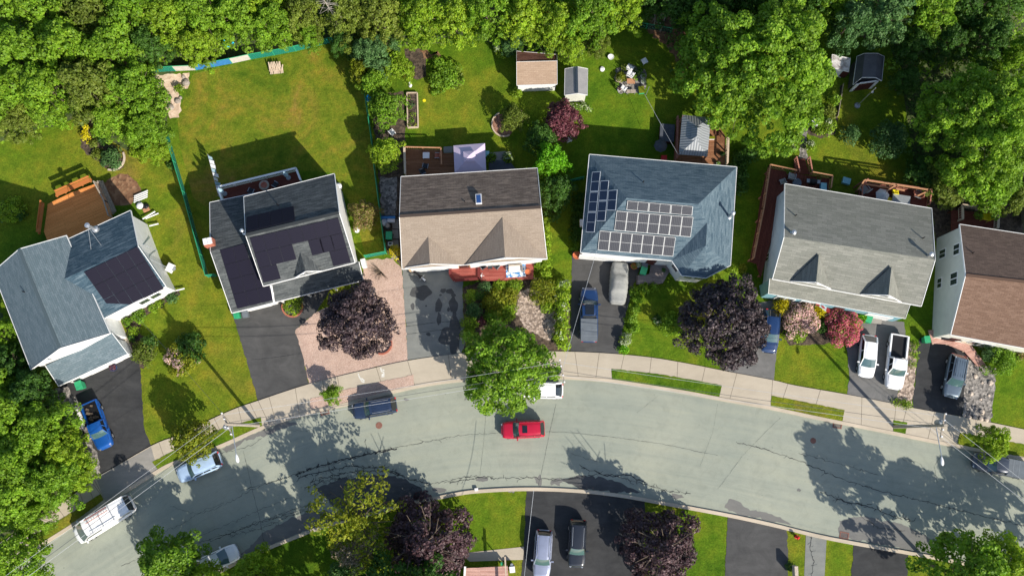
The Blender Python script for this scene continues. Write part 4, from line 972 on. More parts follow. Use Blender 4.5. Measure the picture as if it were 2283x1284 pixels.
vent(h3, *zed(ZH3, 741, 345), 6.3)
# red front porch deck
d3 = deck('porch_deck', 'red stained porch deck with an octagonal end in front of the tan roof', ZQ(ZH3, [(615, 800), (1322, 800), (1318, 990), (1100, 1000), (880, 1005), (860, 985), (655, 1002), (618, 955)]), .7, 'deck_red', .05)
mb = MB(); P = gp(ZQ(ZH3, [(618, 880), (860, 880), (860, 985), (655, 1002), (618, 955)]), .9)
for i in range(1, 4): mb.beam(P[i], P[(i + 1) % 5], .3, .08)
mb.beam(P[4], P[0], .3, .08); mb.build('bench', 'deck_red', d3)
chair(*zed(ZH3, 895, 885), .7, 2.2, 'fabric_dark', 'black porch chair on the left of the pair on the red deck', 'porch chairs')
chair(*zed(ZH3, 1010, 882), .7, .9, 'fabric_dark', 'black porch chair beside the blue patterned rug', 'porch chairs')
t = thing('side_table', 'small dark table between the two black porch chairs', 'table', G(*zed(ZH3, 955, 890), .7)); MB().box((0, 0, .45), (.5, .5, .05)).build('tabletop', 'fabric_dark', t, local=True)
[MB().box((a * .2, b * .2, .22), (.05, .05, .44)).build('leg', 'fabric_dark', t, local=True) for a in (-1, 1) for b in (-1, 1)]
M('rug_blue', (.05, .22, .5), (.75, .8, .82), s=3.2, fine=.1, lo=.46, hi=.54)
o = MB().prism(gp(ZQ(ZH3, [(1085, 858), (1252, 850), (1256, 968), (1090, 978)]), .72), .705, .72).build('rug', 'rug_blue'); tag(o, 'blue and white patterned outdoor rug on the red deck', 'rug')
g = G(*zed(ZH3, 1168, 905), 1.1); t = thing('garden_sofa', 'white slatted garden sofa standing on the blue patterned rug', 'sofa', (g.x, g.y, .72), .05)
mb = MB(); mb.box((0, 0, .38), (1.45, .7, .12)); mb.build('seat', 'fabric_white', t, local=True); mb = MB(); mb.box((0, .38, .6), (1.45, .1, .5)); [mb.box((a * .72, 0, .5), (.08, .75, .3)) for a in (-1, 1)]; mb.build('backrest', 'wood_grey', t, local=True)
[MB().box((a * .65, b * .3, .17), (.08, .08, .34)).build('leg', 'wood_grey', t, local=True) for a in (-1, 1) for b in (-1, 1)]
def potp(px, py, z, r, h, mat, label, plant='leaf_green', name='flower_pot'):
    g = G(px, py, z + h); t = thing(name, label, 'plant pot', (g.x, g.y, z)); MB().lathe((0, 0, 0), [(r * .7, 0), (r, h), (r * .85, h), (r * .8, h * .85)], 14).build('pot', mat, t, local=True)
    if plant: mb = MB(); leafcloud(mb, [(0, 0, h + r * .3, r * .9)], .12, 300 / max(r, .3), random.Random(int(px))); mb.build('plant', plant, t, local=True)
    return t
potp(*zed(ZH3, 1270, 928), .7, .3, .4, 'terracotta', 'round orange pot at the right end of the red deck', None)
g = G(*zed(ZH3, 880, 962), .75); t = thing('plant_stand', 'white metal star-shaped plant stand on the edge of the red deck', 'stand', (g.x, g.y, .7)); mb = MB()
for k in range(5): mb.tube((0, 0, .25), (cos(k * 1.257) * .32, sin(k * 1.257) * .32, .05), .03, .02, 6)
mb.build('arm', 'plastic_white', t, local=True); MB().tube((0, 0, 0), (0, 0, .28), .05, .04, 8).build('hub', 'plastic_white', t, local=True)
# back deck of house 3 with canopy
d3b = deck('back_deck', 'brown wooden back deck with railing beside the lilac canopy', ZQ(ZG, [(162, 955), (482, 965), (482, 990), (575, 990), (580, 1250), (170, 1250)]), .9, 'deck_brown', 0)
railing(d3b, ZQ(ZG, [(172, 1180), (165, 960)]), .9, 1.0, 'wood_beige', w=.16); railing(d3b, ZQ(ZG, [(165, 960), (470, 968), (475, 1105)]), .9, 1.0, 'wood_orange')
def sq_table(px, py, z, w, d, h, mat, label, rz=0, legm='metal_grey'):
    g = G(px, py, z + h); t = thing('patio_table', label, 'table', (g.x, g.y, z), rz); MB().box((0, 0, h), (w, d, .05)).build('tabletop', mat, t, local=True)
    for a in (-1, 1):
        for b in (-1, 1): MB().box((a * w * .42, b * d * .42, h / 2), (.05, .05, h)).build('leg', legm, t, local=True)
    return t
sq_table(*zed(ZG, 340, 1007), .9, .72, .68, .7, 'fabric_white', 'square white table on the brown back deck')
chair(*zed(ZG, 434, 1012), .9, 3.1, 'brick_red', 'red patio chair beside the square white table')
chair(*zed(ZG, 335, 1098), .9, 1.4, 'fabric_dark', 'dark patio chair in the middle of the brown back deck'); chair(*zed(ZG, 313, 1145), .9, .4, 'fabric_dark', 'dark patio chair half hidden by the brown roof edge')
g = [G(*zed(ZG, *p), 2.3) for p in ((570, 925), (835, 905), (846, 1145), (580, 1158))]; cc = (g[0] + g[1] + g[2] + g[3]) / 4
t = thing('garden_canopy', 'lilac white square fabric canopy against the brown roof', 'canopy', (cc.x, cc.y, 0)); mb = MB()
q1 = [p.lerp(cc, .72) + V((0, 0, .62)) for p in g]
for i in range(4): j = (i + 1) % 4; mb.face([g[i], g[j], q1[j], q1[i]]); mb.face([g[i], g[i] - V((0, 0, .2)), g[j] - V((0, 0, .2)), g[j]])
q2 = [p.lerp(cc, .62) + V((0, 0, .72)) for p in g]; mb.build('canopy', 'canopy_lilac', t); mb = MB()
for i in range(4): j = (i + 1) % 4; mb.face([q2[i], q2[j], cc + V((0, 0, 1.1))])
mb.build('canopy_vent', 'canopy_lilac', t)
for p in g: p = p.lerp(cc, .05); MB().tube((p.x, p.y, 0), (p.x, p.y, 2.3), .04, .04, 6).build('leg', 'metal_grey', t)

# ---- house 4: hipped blue roof with white framed solar panels
h4 = thing('house', 'house with hipped blue-grey roof and white framed solar panels', 'house', G(1470, 480))
r4, W4 = roof('roof', h4, zv(ZH4, {'A': (265, 160, 4.7), 'B': (1435, 260, 4.7), 'D': (195, 937, 4.7), 'E': (1385, 1040, 4.7), 'l': (560, 505, 7.4), 'r': (1130, 555, 7.4), 'R1': (1200, 700, 6.5), 'R2': (1190, 885, 6.5), 'W': (918, 1002, 4.7), 'F0': (1000, 1120, 4.7), 'F1': (1190, 1140, 4.7)}),
    [('A', 'B', 'r', 'l'), ('A', 'l', 'D'), ('D', 'l', 'r', 'R1', 'W'), ('B', 'E', 'R2', 'R1', 'r'), ('R1', 'R2', 'W'), ('W', 'R2', 'F0'), ('F0', 'R2', 'F1'), ('F1', 'R2', 'E')], 'shingle_hip')
wl4, _ = walls(h4, W4, ['A', 'B', 'E', 'F1', 'F0', 'W', 'D'], 'siding_white', inset=.3, drop=.25)
for u, (a, b) in ((.4, ('W', 'F0')), (.35, ('F0', 'F1')), (.8, ('F0', 'F1'))):
    c = W4[a].lerp(W4[b], u); d = (W4[b] - W4[a]); nr = V((d.y, -d.x, 0)).normalized(); nr = nr if nr.y < 0 else -nr; c = c - nr * .22; c.z = 3.4
    q = Matrix.Rotation(math.atan2(d.y, d.x), 3, 'Z'); f = MB().box(c, (1.1, .12, 1.3), rot=q).build('window', 'white_trim', wl4); MB().box(c + nr * .06, (.8, .06, 1.05), rot=q).build('pane', 'window_glass', f)
p0, n = plane_of(W4, 'A', 'l', 'D')
panels(h4, ZQ(ZH4, [(285, 297), (354, 292), (303, 780), (234, 778)]), p0, n, 3, 1, [(0, 0), (1, 0), (2, 0)], 'solar_navy')
panels(h4, ZQ(ZH4, [(352, 367), (420, 363), (389, 690), (320, 690)]), p0, n, 2, 1, [(0, 0), (1, 0)], 'solar_navy')
panels(h4, ZQ(ZH4, [(415, 442), (487, 437), (473, 606), (402, 604)]), p0, n, 1, 1, [(0, 0)], 'solar_navy')
p0, n = plane_of(W4, 'D', 'l', 'r')
panels(h4, ZQ(ZH4, [(566, 527), (1090, 572), (1083, 646), (557, 600)]), p0, n, 1, 3, [(0, c, 1, 1, 1) for c in range(3)], 'solar_bright')
panels(h4, ZQ(ZH4, [(481, 606), (1092, 656), (1070, 818), (462, 764)]), p0, n, 1, 7, [(0, c) for c in range(7)], 'solar_bright')
panels(h4, ZQ(ZH4, [(347, 763), (952, 817), (930, 972), (330, 920)]), p0, n, 1, 7, [(0, c) for c in range(7)], 'solar_bright')
flue(h4, *zed(ZH4, 1375, 655), 5.0, 1.7, .14); vent(h4, *zed(ZH4, 692, 380), 6.3)
MB().beam(G(*zed(ZH4, 206, 680), 2.4), G(*zed(ZH4, 208, 730), 2.4), .5, .6).build('heat_pump', 'plastic_white', h4)
ep = deck('entrance_steps', 'grey stained wooden steps and landing at the blue hipped house door', ZQ(ZH4, [(760, 990), (915, 1000), (900, 1090), (850, 1180), (770, 1200), (645, 1190), (650, 1120), (740, 1110)]), .45, 'deck_grey', .05, 'deck_grey')
for k in range(3):
    a, b = G(*zed(ZH4, 650 + k * 30, 1120), .3), G(*zed(ZH4, 648 + k * 30, 1190), .3); MB().beam(a - V((0, 0, .1)), b - V((0, 0, .1)), .35, .2 + k * .12).build('step', 'deck_grey', ep)
# ---- house 5: light grey roof with two dormers
h5 = thing('house', 'house with pale grey-green roof and two small gabled dormers', 'house', G(1900, 560))
ridge_mat[0] = 'shingle_grey'
r5, W5 = roof('roof', h5, zv(ZH5, {'a': (300, 567, 7.6), 'b': (1435, 740, 7.6), 'n0': (305, 170, 5.2), 'n1': (1408, 355, 5.2), 's0': (212, 885, 5.0), 's1': (1330, 1088, 5.0)}), [('a', 'n0', 'n1', 'b'), ('a', 'b', 's1', 's0')], 'shingle_grey')
wl5, Q5 = walls(h5, W5, ['n0', 'n1', 'b', 's1', 's0', 'a'], 'siding_blue', inset=.3, drop=.22)
r5b, W5b = roof('porch_roof', h5, zv(ZH5, {'a': (190, 880, 4.3), 'b': (1248, 1072, 4.3), 'c': (1210, 1182, 3.1), 'd': (180, 993, 3.1)}), [('a', 'b', 'c', 'd')], 'shingle_grey', skip=[('a', 'b')], fw=.03, fh=.16)
walls(h5, W5b, ['a', 'b', 'c', 'd'], 'siding_teal', inset=.06, name='front_wall', drop=.25)
dormer(h5, ZH5, (560, 698), (540, 908), (350, 900), (648, 957), 7.1, 5.15, 'shingle_grey', inset=.1)
dormer(h5, ZH5, (1108, 790), (1085, 1005), (880, 998), (1178, 1056), 7.1, 5.15, 'shingle_grey', inset=.1)
flue(h5, *zed(ZH5, 358, 545), 7.3, .6, .15); flue(h5, *zed(ZH5, 1376, 712), 7.3, .9, .15)
vent(h5, *zed(ZH5, 382, 409), 6.6); vent(h5, *zed(ZH5, 1342, 578), 6.8)
def wallhit(Qa, Qb, px, py):   # where the view through a pixel meets the vertical wall Qa-Qb
    d = V((Qb.x - Qa.x, Qb.y - Qa.y, 0)).normalized(); nrm = V((d.y, -d.x, 0)); nrm = nrm if nrm.x < 0 else -nrm
    return on_plane(px, py, Qa, nrm), nrm, math.atan2(d.y, d.x)
def winhit(parent, Qa, Qb, o, px, py, w, h):
    p, nr, an = wallhit(Qa, Qb, *zed(o, px, py)); q = Matrix.Rotation(an, 3, 'Z'); x = q @ V((1, 0, 0))
    f = MB().box(p, (w + .22, .08, h + .22), rot=q).build('window', 'white_trim', parent); mb = MB()
    for s in (-1, 1): mb.box(p + x * s * w * .26 + nr * .04, (w * .42, .06, h), rot=q)
    mb.build('pane', 'window_glass', f)
def westwall(Q): # the wall edge pair with smallest x
    return sorted(Q, key=lambda p: p.x)
qs = [p for p in Q5]; na = min(Q5, key=lambda p: (p - W5['n0']).length); sa = min(Q5, key=lambda p: (p - W5['s0']).length)
winhit(wl5, na, sa, ZH5, 183, 603, 1.0, 1.2); winhit(wl5, na, sa, ZH5, 175, 722, .7, .9)
# ---- house 6: brown roof, pale side wall
h6 = thing('house', 'house with rusty brown roof and tall pale side wall cut by the frame', 'house', G(2260, 650))
ridge_mat[0] = 'shingle_rust'
V6 = {'a': (2153.5, 613.4, 7.3), 'b': (2480, 650, 7.3), 'n0': (2140, 500.5, 5.5), 'n1': (2478, 552, 5.5), 's0': (2120, 746, 4.7), 's1': (2450, 806, 4.7)}
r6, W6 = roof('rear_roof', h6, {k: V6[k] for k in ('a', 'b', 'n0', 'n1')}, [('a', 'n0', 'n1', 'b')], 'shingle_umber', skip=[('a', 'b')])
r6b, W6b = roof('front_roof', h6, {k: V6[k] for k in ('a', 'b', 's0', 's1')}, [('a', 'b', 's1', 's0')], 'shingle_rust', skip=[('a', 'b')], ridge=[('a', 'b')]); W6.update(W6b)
wl6, Q6 = walls(h6, W6, ['n0', 'n1', 'b', 's1', 's0', 'a'], 'siding_cream', inset=.2, drop=.22)
na = min(Q6, key=lambda p: (p - W6['n0']).length); sa = min(Q6, key=lambda p: (p - W6['s0']).length)
for q in ((372, 385, .9, 1.2), (468, 355, 1.1, 1.1), (450, 555, 1.3, 1.3), (352, 585, 1.0, .8)): winhit(wl6, na, sa, ZH6, *q)
vent(h6, *zed(ZH6, 572, 380), 6.4)
pr = deck('porch_landing', 'low beige wooden porch landing and walk beside the pale side wall', ZQ(ZH6, [(275, 905), (365, 900), (520, 935), (570, 1010), (670, 1145), (610, 1152), (520, 1050), (400, 1000), (300, 995)]), .35, 'deck_pink', .3, 'wood_beige')
MB().prism(gp(ZQ(ZH6, [(370, 885), (420, 900), (515, 950), (508, 978), (364, 968)]), 1.6), 1.5, 1.6).build('porch_cover', 'black_trim', h6)
MB().prism(gp(ZQ(ZH6, [(505, 950), (572, 965), (568, 1008), (500, 985)]), 1.2), 1.1, 1.2).build('porch_shelf', 'wood_beige', h6)
bd = deck('back_deck', 'dark brown back deck framed by a beige rail with a yellow chair', ZQ(ZH6, [(432, 85), (725, 110), (718, 260), (430, 260)]), 1.2, 'deck_maroon', .15)
railing(bd, ZQ(ZH6, [(478, 160), (476, 68), (722, 102), (716, 220)]), 1.2, 1.0, 'wood_beige', w=.18)
chair(*zed(ZH6, 662, 136), 1.2, 2.9, 'plastic_yellow', 'bright yellow slatted garden chair on the beige railed deck', name='garden_chair', s=1.5, frame='plastic_yellow')
# ---- decks of house 5
dd = deck('wraparound_deck', 'dark red deck wrapping round the blue side wall of the grey house', ZQ(ZH5, [(175, 50), (400, 95), (640, 130), (625, 260), (310, 230), (120, 880), (90, 770), (38, 755), (100, 440), (125, 250)]), 1.4, 'deck_maroon', 1.35, 'wood_red')
railing(dd, ZQ(ZH5, [(52, 740), (128, 360), (176, 45), (372, 88)]), 1.4, 1.0, 'wood_orange', w=.1); railing(dd, ZQ(ZH5, [(492, 100), (640, 128), (628, 215)]), 1.4, 1.0, 'wood_orange', w=.1)
mb = MB(); P = [G(*q, z_) for q, z_ in zip(ZQ(ZH5, [(372, 90), (492, 100), (455, -20), (372, -20)]), (1.4, 1.4, .5, .5))]; mb.face(P, [(0, 0), (2.2, 0), (2.2, 3.4), (0, 3.4)]); mb.face([p - V((0, 0, .12)) for p in reversed(P)]); rmp = mb.build('ramp', 'deck_maroon', dd)
railing(dd, ZQ(ZH5, [(395, 95), (372, -15)]), 1.0, 1.0, 'wood_red'); railing(dd, ZQ(ZH5, [(490, 100), (470, -15)]), 1.0, 1.0, 'wood_red')
chair(*zed(ZH5, 352, 118), 1.4, 1.3, 'fabric_grey', 'grey cushioned chair on the dark red deck beside its ramp', s=1.3); chair(*zed(ZH5, 285, 152), 1.4, 1.9, 'fabric_grey', 'grey chair at the outer corner of the dark red deck', s=1.0)
round_table(*zed(ZH5, 395, 160), 1.4, .5, 'window_glass', 'small glass table beside grey chairs on the dark red deck')
def grill(px, py, z, rz, label):
    g = G(px, py, z + .8); t = thing('barbecue_grill', label, 'barbecue', (g.x, g.y, z), rz); MB().box((0, 0, .4), (.6, .5, .7)).build('cabinet', 'black_trim', t, local=True)
    mb = MB(); mb.grid([[(x, .28 * cos(a), .8 + .26 * sin(a)) for a in [pi * k / 8 for k in range(9)]] for x in (-.35, .35)]); mb.build('lid', 'plastic_black', t, local=True)
    for s in (-1, 1): MB().box((s * .55, 0, .8), (.35, .4, .04)).build('side_shelf', 'metal_grey', t, local=True)
grill(*zed(ZH5, 520, 150), 1.4, -.1, 'black barbecue grill on the dark red deck beside the blue cooler')
def cooler(px, py, z, rz, mat, label, d=(.8, .5, .45), lidm='fabric_white', name='cool_box', cat='cooler'):
    g = G(px, py, z + d[2]); t = thing(name, label, cat, (g.x, g.y, z), rz); MB().box((0, 0, d[2] * .45), (d[0], d[1], d[2] * .9)).build('box', mat, t, local=True); MB().box((0, 0, d[2] * .95), (d[0] * 1.06, d[1] * 1.06, d[2] * .12)).build('lid', lidm, t, local=True)
cooler(*zed(ZH5, 597, 197), 1.4, 1.5, 'plastic_blue', 'pale blue cooler with white lid on the dark red deck', (1.0, .6, .5), 'plastic_teal')
potp(*zed(ZH5, 560, 128), 1.4, .3, .35, 'plastic_red', 'red flower pot on the dark red deck rail side', 'leaf_dark')
d5 = deck('pergola_deck', 'dark deck under an orange wooden rail frame behind the grey roof', ZQ(ZH5, [(862, 200), (905, 155), (1378, 235), (1364, 400), (850, 320)]), 1.5, 'deck_maroon', .17, 'wood_red')
mb = MB()
for a, b, za, zb in (((905, 140), (1380, 213), 3.1, 3.1), ((912, 172), (1205, 218), 2.6, 2.6), ((905, 140), (855, 215), 3.1, 2.6), ((1070, 225), (1145, 175), 3.1, 3.1), ((1300, 262), (1380, 225), 2.8, 2.8)): mb.beam(G(*zed(ZH5, *a), za), G(*zed(ZH5, *b), zb), .14, .14)
mb.build('top_beam', 'wood_orange', d5)
for q in ((905, 140), (1142, 177), (1380, 213)): p = G(*zed(ZH5, *q), 3.1); MB().box((p.x, p.y, 1.55), (.14, .14, 3.1)).build('post', 'wood_red', d5)
railing(d5, ZQ(ZH5, [(860, 330), (862, 210), (905, 150)]), 1.5, 1.0, 'wood_red'); railing(d5, ZQ(ZH5, [(905, 160), (1380, 232), (1366, 335)]), 1.5, 1.0, 'wood_red')
chair(*zed(ZH5, 895, 215), 1.5, 2.2, 'fabric_grey', 'grey swivel chair under the orange rail frame', s=1.5)
g = G(*zed(ZH5, 1052, 245), 3.0); t = thing('patio_umbrella', 'white half open umbrella among yellow seats under the orange rail frame', 'umbrella', (g.x, g.y, 1.5)); mb = MB()
mb.lathe((0, 0, 1.0), [(.75, 0), (.5, .3), (.25, .6), (.03, .8)], 7); mb.build('canopy', 'fabric_white', t, local=True); MB().tube((0, 0, 0), (0, 0, 1.9), .03, .03, 6).build('pole', 'metal_grey', t, local=True)
chair(*zed(ZH5, 1132, 233), 1.5, 1.4, 'plastic_yellow', 'yellow seat behind the white umbrella on the rail framed deck', frame='plastic_yellow'); chair(*zed(ZH5, 1092, 290), 1.5, 1.4, 'plastic_yellow', 'yellow seat half under the grey roof edge', frame='plastic_yellow')
sq_table(*zed(ZH5, 1180, 290), 1.5, 1.9, 1.1, .7, 'metal_grey', 'long blue-grey table under the orange rail frame', -.17); chair(*zed(ZH5, 1300, 255), 1.5, 2.8, 'wood_red', 'reddish wooden rocking chair at the right end of the rail framed deck', s=1.3)
cooler(*zed(ZH5, 770, 145), 0, -.3, 'plastic_teal', 'pale turquoise box standing alone on the shaded lawn', (.8, .65, .5), 'plastic_teal', 'storage_box', 'box')
# flag by the front door
g = G(1847, 700, 2.2); t = thing('flag', 'red and white Canadian flag with maple leaf on a pole among yellow shrubs', 'flag', (g.x, g.y, 0)); MB().tube((0, 0, 0), (0, 0, 2.6), .03, .025, 6).build('pole', 'galvanised', t, local=True)
FR = Matrix.Rotation(2.55, 3, 'Z') @ Matrix.Rotation(-.75, 3, 'X')
def flagpt(u, v, e=0): return FR @ V((u * 1.7, e + .03 * sin(u * 7), (v - 1) * .95)) + V((0, 0, 2.55))
def fgrid(u0, u1, e=0): return [[flagpt(u0 + (u1 - u0) * i / 4, v, e) for v in (0, .5, 1)] for i in range(5)]
fw = MB().grid(fgrid(0, 1)).build('flag_cloth', 'plastic_white', t, local=True)
mb = MB(); [mb.grid(fgrid(a, b, e)) for a, b in ((0, .25), (.75, 1)) for e in (.012, -.012)]; mb.build('red_band', 'plastic_red', fw, local=True)
leafp = [(0, -.4), (.02, -.16), (.2, -.2), (.15, -.1), (.36, .06), (.28, .1), (.32, .24), (.18, .2), (.14, .26), (.07, .16), (.1, .38), (.04, .34), (0, .46)]
leafp = leafp + [(-x, y) for x, y in reversed(leafp[1:-1])]
mb = MB(); [mb.face([flagpt(.5 + x * .52, .5 + y * .92, e) for x, y in leafp]) for e in (.03, -.03)]; mb.build('maple_leaf', 'plastic_red', fw, local=True)
sheet('entrance_path', ZQ(ZH5, [(905, 1150), (1040, 1150), (1030, 1225), (895, 1205)]), .3, 'concrete_grey', z0=0)

# ================================================================ SHEDS, GAZEBO, GARDEN STRUCTURES
def shed(label, V_, faces, loop, mat, wall, ridge=None, ins=.14, group=None):
    k0 = list(V_)[0]; t = thing('garden_shed', label, 'shed', G(V_[k0][0], V_[k0][1], 0), 0, group)
    r, W = roof('roof', t, V_, faces, mat, th=.08, fh=.14, fw=.03)
    w, Q = walls(t, W, loop, wall, inset=ins, drop=.1); return t, w, Q, W
t, w, Q, W = shed('cream shed with reddish back slope and pale tan front slope', zv(ZG, {'a': (1103, 222, 3.0), 'b': (1442, 214, 3.0), 'n0': (1103, 136, 2.3), 'n1': (1440, 168, 2.3), 's0': (1104, 418, 2.2), 's1': (1443, 408, 2.2)}), [('a', 'b', 's1', 's0')], ['n0', 'n1', 'b', 's1', 's0', 'a'][:0] or ['a', 'b', 's1', 's0'], 'shingle_shed', 'siding_white')
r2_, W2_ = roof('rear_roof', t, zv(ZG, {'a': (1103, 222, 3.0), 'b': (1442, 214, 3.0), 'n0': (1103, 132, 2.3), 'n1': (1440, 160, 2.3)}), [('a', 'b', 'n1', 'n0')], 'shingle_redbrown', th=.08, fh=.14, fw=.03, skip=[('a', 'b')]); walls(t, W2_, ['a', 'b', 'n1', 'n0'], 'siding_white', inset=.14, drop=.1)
t, w, Q, W = shed('grey gabled shed with cream front beside the cream shed', zv(ZG, {'a': (1608, 262, 2.9), 'b': (1612, 485, 2.9), 'w0': (1510, 280, 2.3), 'w1': (1506, 500, 2.3), 'e0': (1700, 280, 2.3), 'e1': (1697, 500, 2.3)}), [('a', 'w0', 'w1', 'b'), ('a', 'b', 'e1', 'e0')], ['w0', 'a', 'e0', 'e1', 'b', 'w1'], 'shed_grey', 'siding_cream')
MB().beam(W['a'] + V((0, 0, .06)), W['b'] + V((0, 0, .06)), .22, .08).build('ridge_strip', 'window_glass', t)
t, w, Q, W = shed('small weathered white shed with dark door under the big maple edge', zv(ZR, {'n0': (370, 200, 2.3), 'n1': (500, 228, 2.3), 's1': (488, 322, 2.1), 's0': (368, 292, 2.1)}), [('n0', 'n1', 's1', 's0')], ['n0', 'n1', 's1', 's0'], 'stone_pale', 'siding_white')
M('roof_white_worn', (.6, .58, .56), (.3, .27, .25), s=1.6, lo=.48, hi=.6); w.parent.children[0].data.materials[0] = MATS['roof_white_worn']
mb = MB(); a = G(*zed(ZR, 430, 345), .9); MB().box(G(*zed(ZR, 455, 340), 1.0), (.7, .08, 1.6), rz=-.25).build('door', 'deck_maroon', t)
t, w, Q, W = shed('dark grey barn shaped shed with white edged front and dark door', zv(ZR, {'n0': (548, 214, 2.2), 'a0': (603, 192, 2.9), 'b0': (693, 192, 2.9), 'n1': (742, 214, 2.2), 's0': (520, 415, 2.1), 'a1': (585, 362, 2.9), 'b1': (682, 363, 2.9), 's1': (724, 386, 2.1)}),
    [('n0', 'a0', 'a1', 's0'), ('a0', 'b0', 'b1', 'a1'), ('b0', 'n1', 's1', 'b1')], ['n0', 'a0', 'b0', 'n1', 's1', 'b1', 'a1', 's0'], 'shed_dark', 'shed_dark')
a, b = W['s0'].lerp(W['s1'], .22), W['s0'].lerp(W['s1'], .8); a.z = b.z = 0; d = (b - a).normalized(); nr = V((d.y, -d.x, 0)); nr = nr if nr.y < 0 else -nr
for s in (-.09, 1.09): c = a.lerp(b, s) + V((0, 0, 1.0)); MB().box(c - nr * .02, ((b - a).length * .2, .1, 2.1), rz=math.atan2(d.y, d.x)).build('front_trim', 'white_trim', t)
MB().box((a + b) / 2 + V((0, 0, 2.15)) - nr * .02, ((b - a).length * 1.0, .1, .25), rz=math.atan2(d.y, d.x)).build('front_trim', 'white_trim', t)
for s in (.26, .74): c = a.lerp(b, s) + V((0, 0, 1.0)); mb = MB().box(c - nr * .02, ((b - a).length * .46, .12, 1.9), rz=math.atan2(d.y, d.x)).build('door', 'deck_maroon', t)
# gazebo with grey metal roof
g4 = [G(*zed(ZG4, *p), 2.5) for p in ((815, 798), (1030, 820), (1005, 1112), (788, 1096))]; cc = sum(g4, V()) / 4
t = thing('gazebo', 'grey metal roofed gazebo behind the blue hipped house', 'gazebo', (cc.x, cc.y, 0))
def metalroof(P, name):
    a = P[0].lerp(P[1], .5).lerp(P[3].lerp(P[2], .5), .34) + V((0, 0, .95)); b = P[0].lerp(P[1], .5).lerp(P[3].lerp(P[2], .5), .66) + V((0, 0, .95)); mb = MB()
    for f in ([P[1], P[0], a], [P[3], P[2], b], [P[0], P[3], b, a], [P[2], P[1], a, b]): mb.face(f, roof_uv(f)); mb.face([p - V((0, 0, .06)) for p in reversed(f)])
    return mb.build(name, 'metal_ribbed', t), a, b
m, nt, p = newmat('metal_ribbed'); tc = nt.nodes.new('ShaderNodeTexCoord'); wv = nt.nodes.new('ShaderNodeTexWave'); wv.bands_direction = 'X'; wv.inputs['Scale'].default_value = 1.1; nt.links.new(tc.outputs['UV'], wv.inputs[0])
nt.links.new(ramp(nt, wv.outputs['Fac'], [(.0, (.13, .14, .15)), (.2, (.23, .25, .27)), (1, (.25, .27, .29))]), p.inputs['Base Color']); p.inputs['Roughness'].default_value = .55; bump(nt, p, wv.outputs['Fac'], .4, .05)
o, a, b = metalroof(g4, 'roof'); c2 = (a + b) / 2; up = [c2 + (p - c2) * .36 + V((0, 0, .42)) for p in g4]
for p in up: p.z = 3.25
mb = MB(); ua, ub = a.lerp(c2, .3) + V((0, 0, .3)), b.lerp(c2, .3) + V((0, 0, .3))
for f in ([up[1], up[0], ua], [up[3], up[2], ub], [up[0], up[3], ub, ua], [up[2], up[1], ua, ub]): mb.face(f, roof_uv(f))
mb.build('vent_roof', 'metal_ribbed', t)
for p in g4: q = p.lerp(cc, .07); MB().box((q.x, q.y, 1.3), (.16, .16, 2.5)).build('post', 'wood_red', t)
dk = deck('gazebo_deck', 'reddish deck around the metal roofed gazebo with white fence side', ZQ(ZG4, [(770, 820), (1100, 900), (1140, 960), (1135, 1185), (750, 1150)]), .6, 'deck_brown', .07)
railing(dk, ZQ(ZG4, [(1146, 975), (1138, 1180)]), .6, 1.1, 'wood_beige', w=.14); railing(dk, ZQ(ZG4, [(770, 830), (762, 1140)]), .6, 1.0, 'wood_red', w=.12)
for k in range(4): a = G(*zed(ZG4, 1060 + 0 * k, 905 + k * 12), .7); b = G(*zed(ZG4, 1110, 925 + k * 12), .7); MB().beam(a, b, .14, .1).build('bench_slat', 'deck_brown', dk)
M('tarp_dark', (.05, .06, .075), (.08, .09, .11), rough=.8)
g = G(*zed(ZG4, 700, 935), .9); t = thing('covered_hot_tub', 'dark grey covered hot tub left of the gazebo', 'hot tub', (g.x, g.y, 0), -.08); MB().box((0, 0, .45), (1.5, 1.9, .9)).build('tub', 'deck_maroon', t, local=True); MB().box((0, 0, .93), (1.6, 2.0, .1)).build('cover', 'tarp_dark', t, local=True)
g = G(*zed(ZG4, 655, 1025), 1.6); t = thing('patio_umbrella', 'dark grey umbrella opened low beside the covered hot tub', 'umbrella', (g.x, g.y, 0)); MB().lathe((0, 0, 1.3), [(.75, 0), (.4, .28), (.02, .45)], 8).build('canopy', 'tarp_dark', t, local=True); MB().tube((0, 0, 0), (0, 0, 1.7), .03, .03, 6).build('pole', 'metal_grey', t, local=True)
cooler(*zed(ZG4, 678, 1120), 0, 0, 'plastic_red', 'red box on the ground by the corner of the blue hipped roof', (.6, .5, .4), 'plastic_red', 'storage_box', 'box')
cooler(*zed(ZG4, 1038, 970), .6, 0, 'fabric_white', 'white planter box on the reddish deck beside the gazebo', (.6, .3, .35), 'leaf_gold', 'planter', 'planter')
potp(*zed(ZG4, 1115, 1090), .6, .28, .35, 'plastic_black', 'black pot with dark plant by the white fence side', 'leaf_dark'); potp(*zed(ZG4, 1085, 1165), .6, .25, .3, 'plastic_white', 'white pot at the corner of the gazebo deck', 'leaf_green')
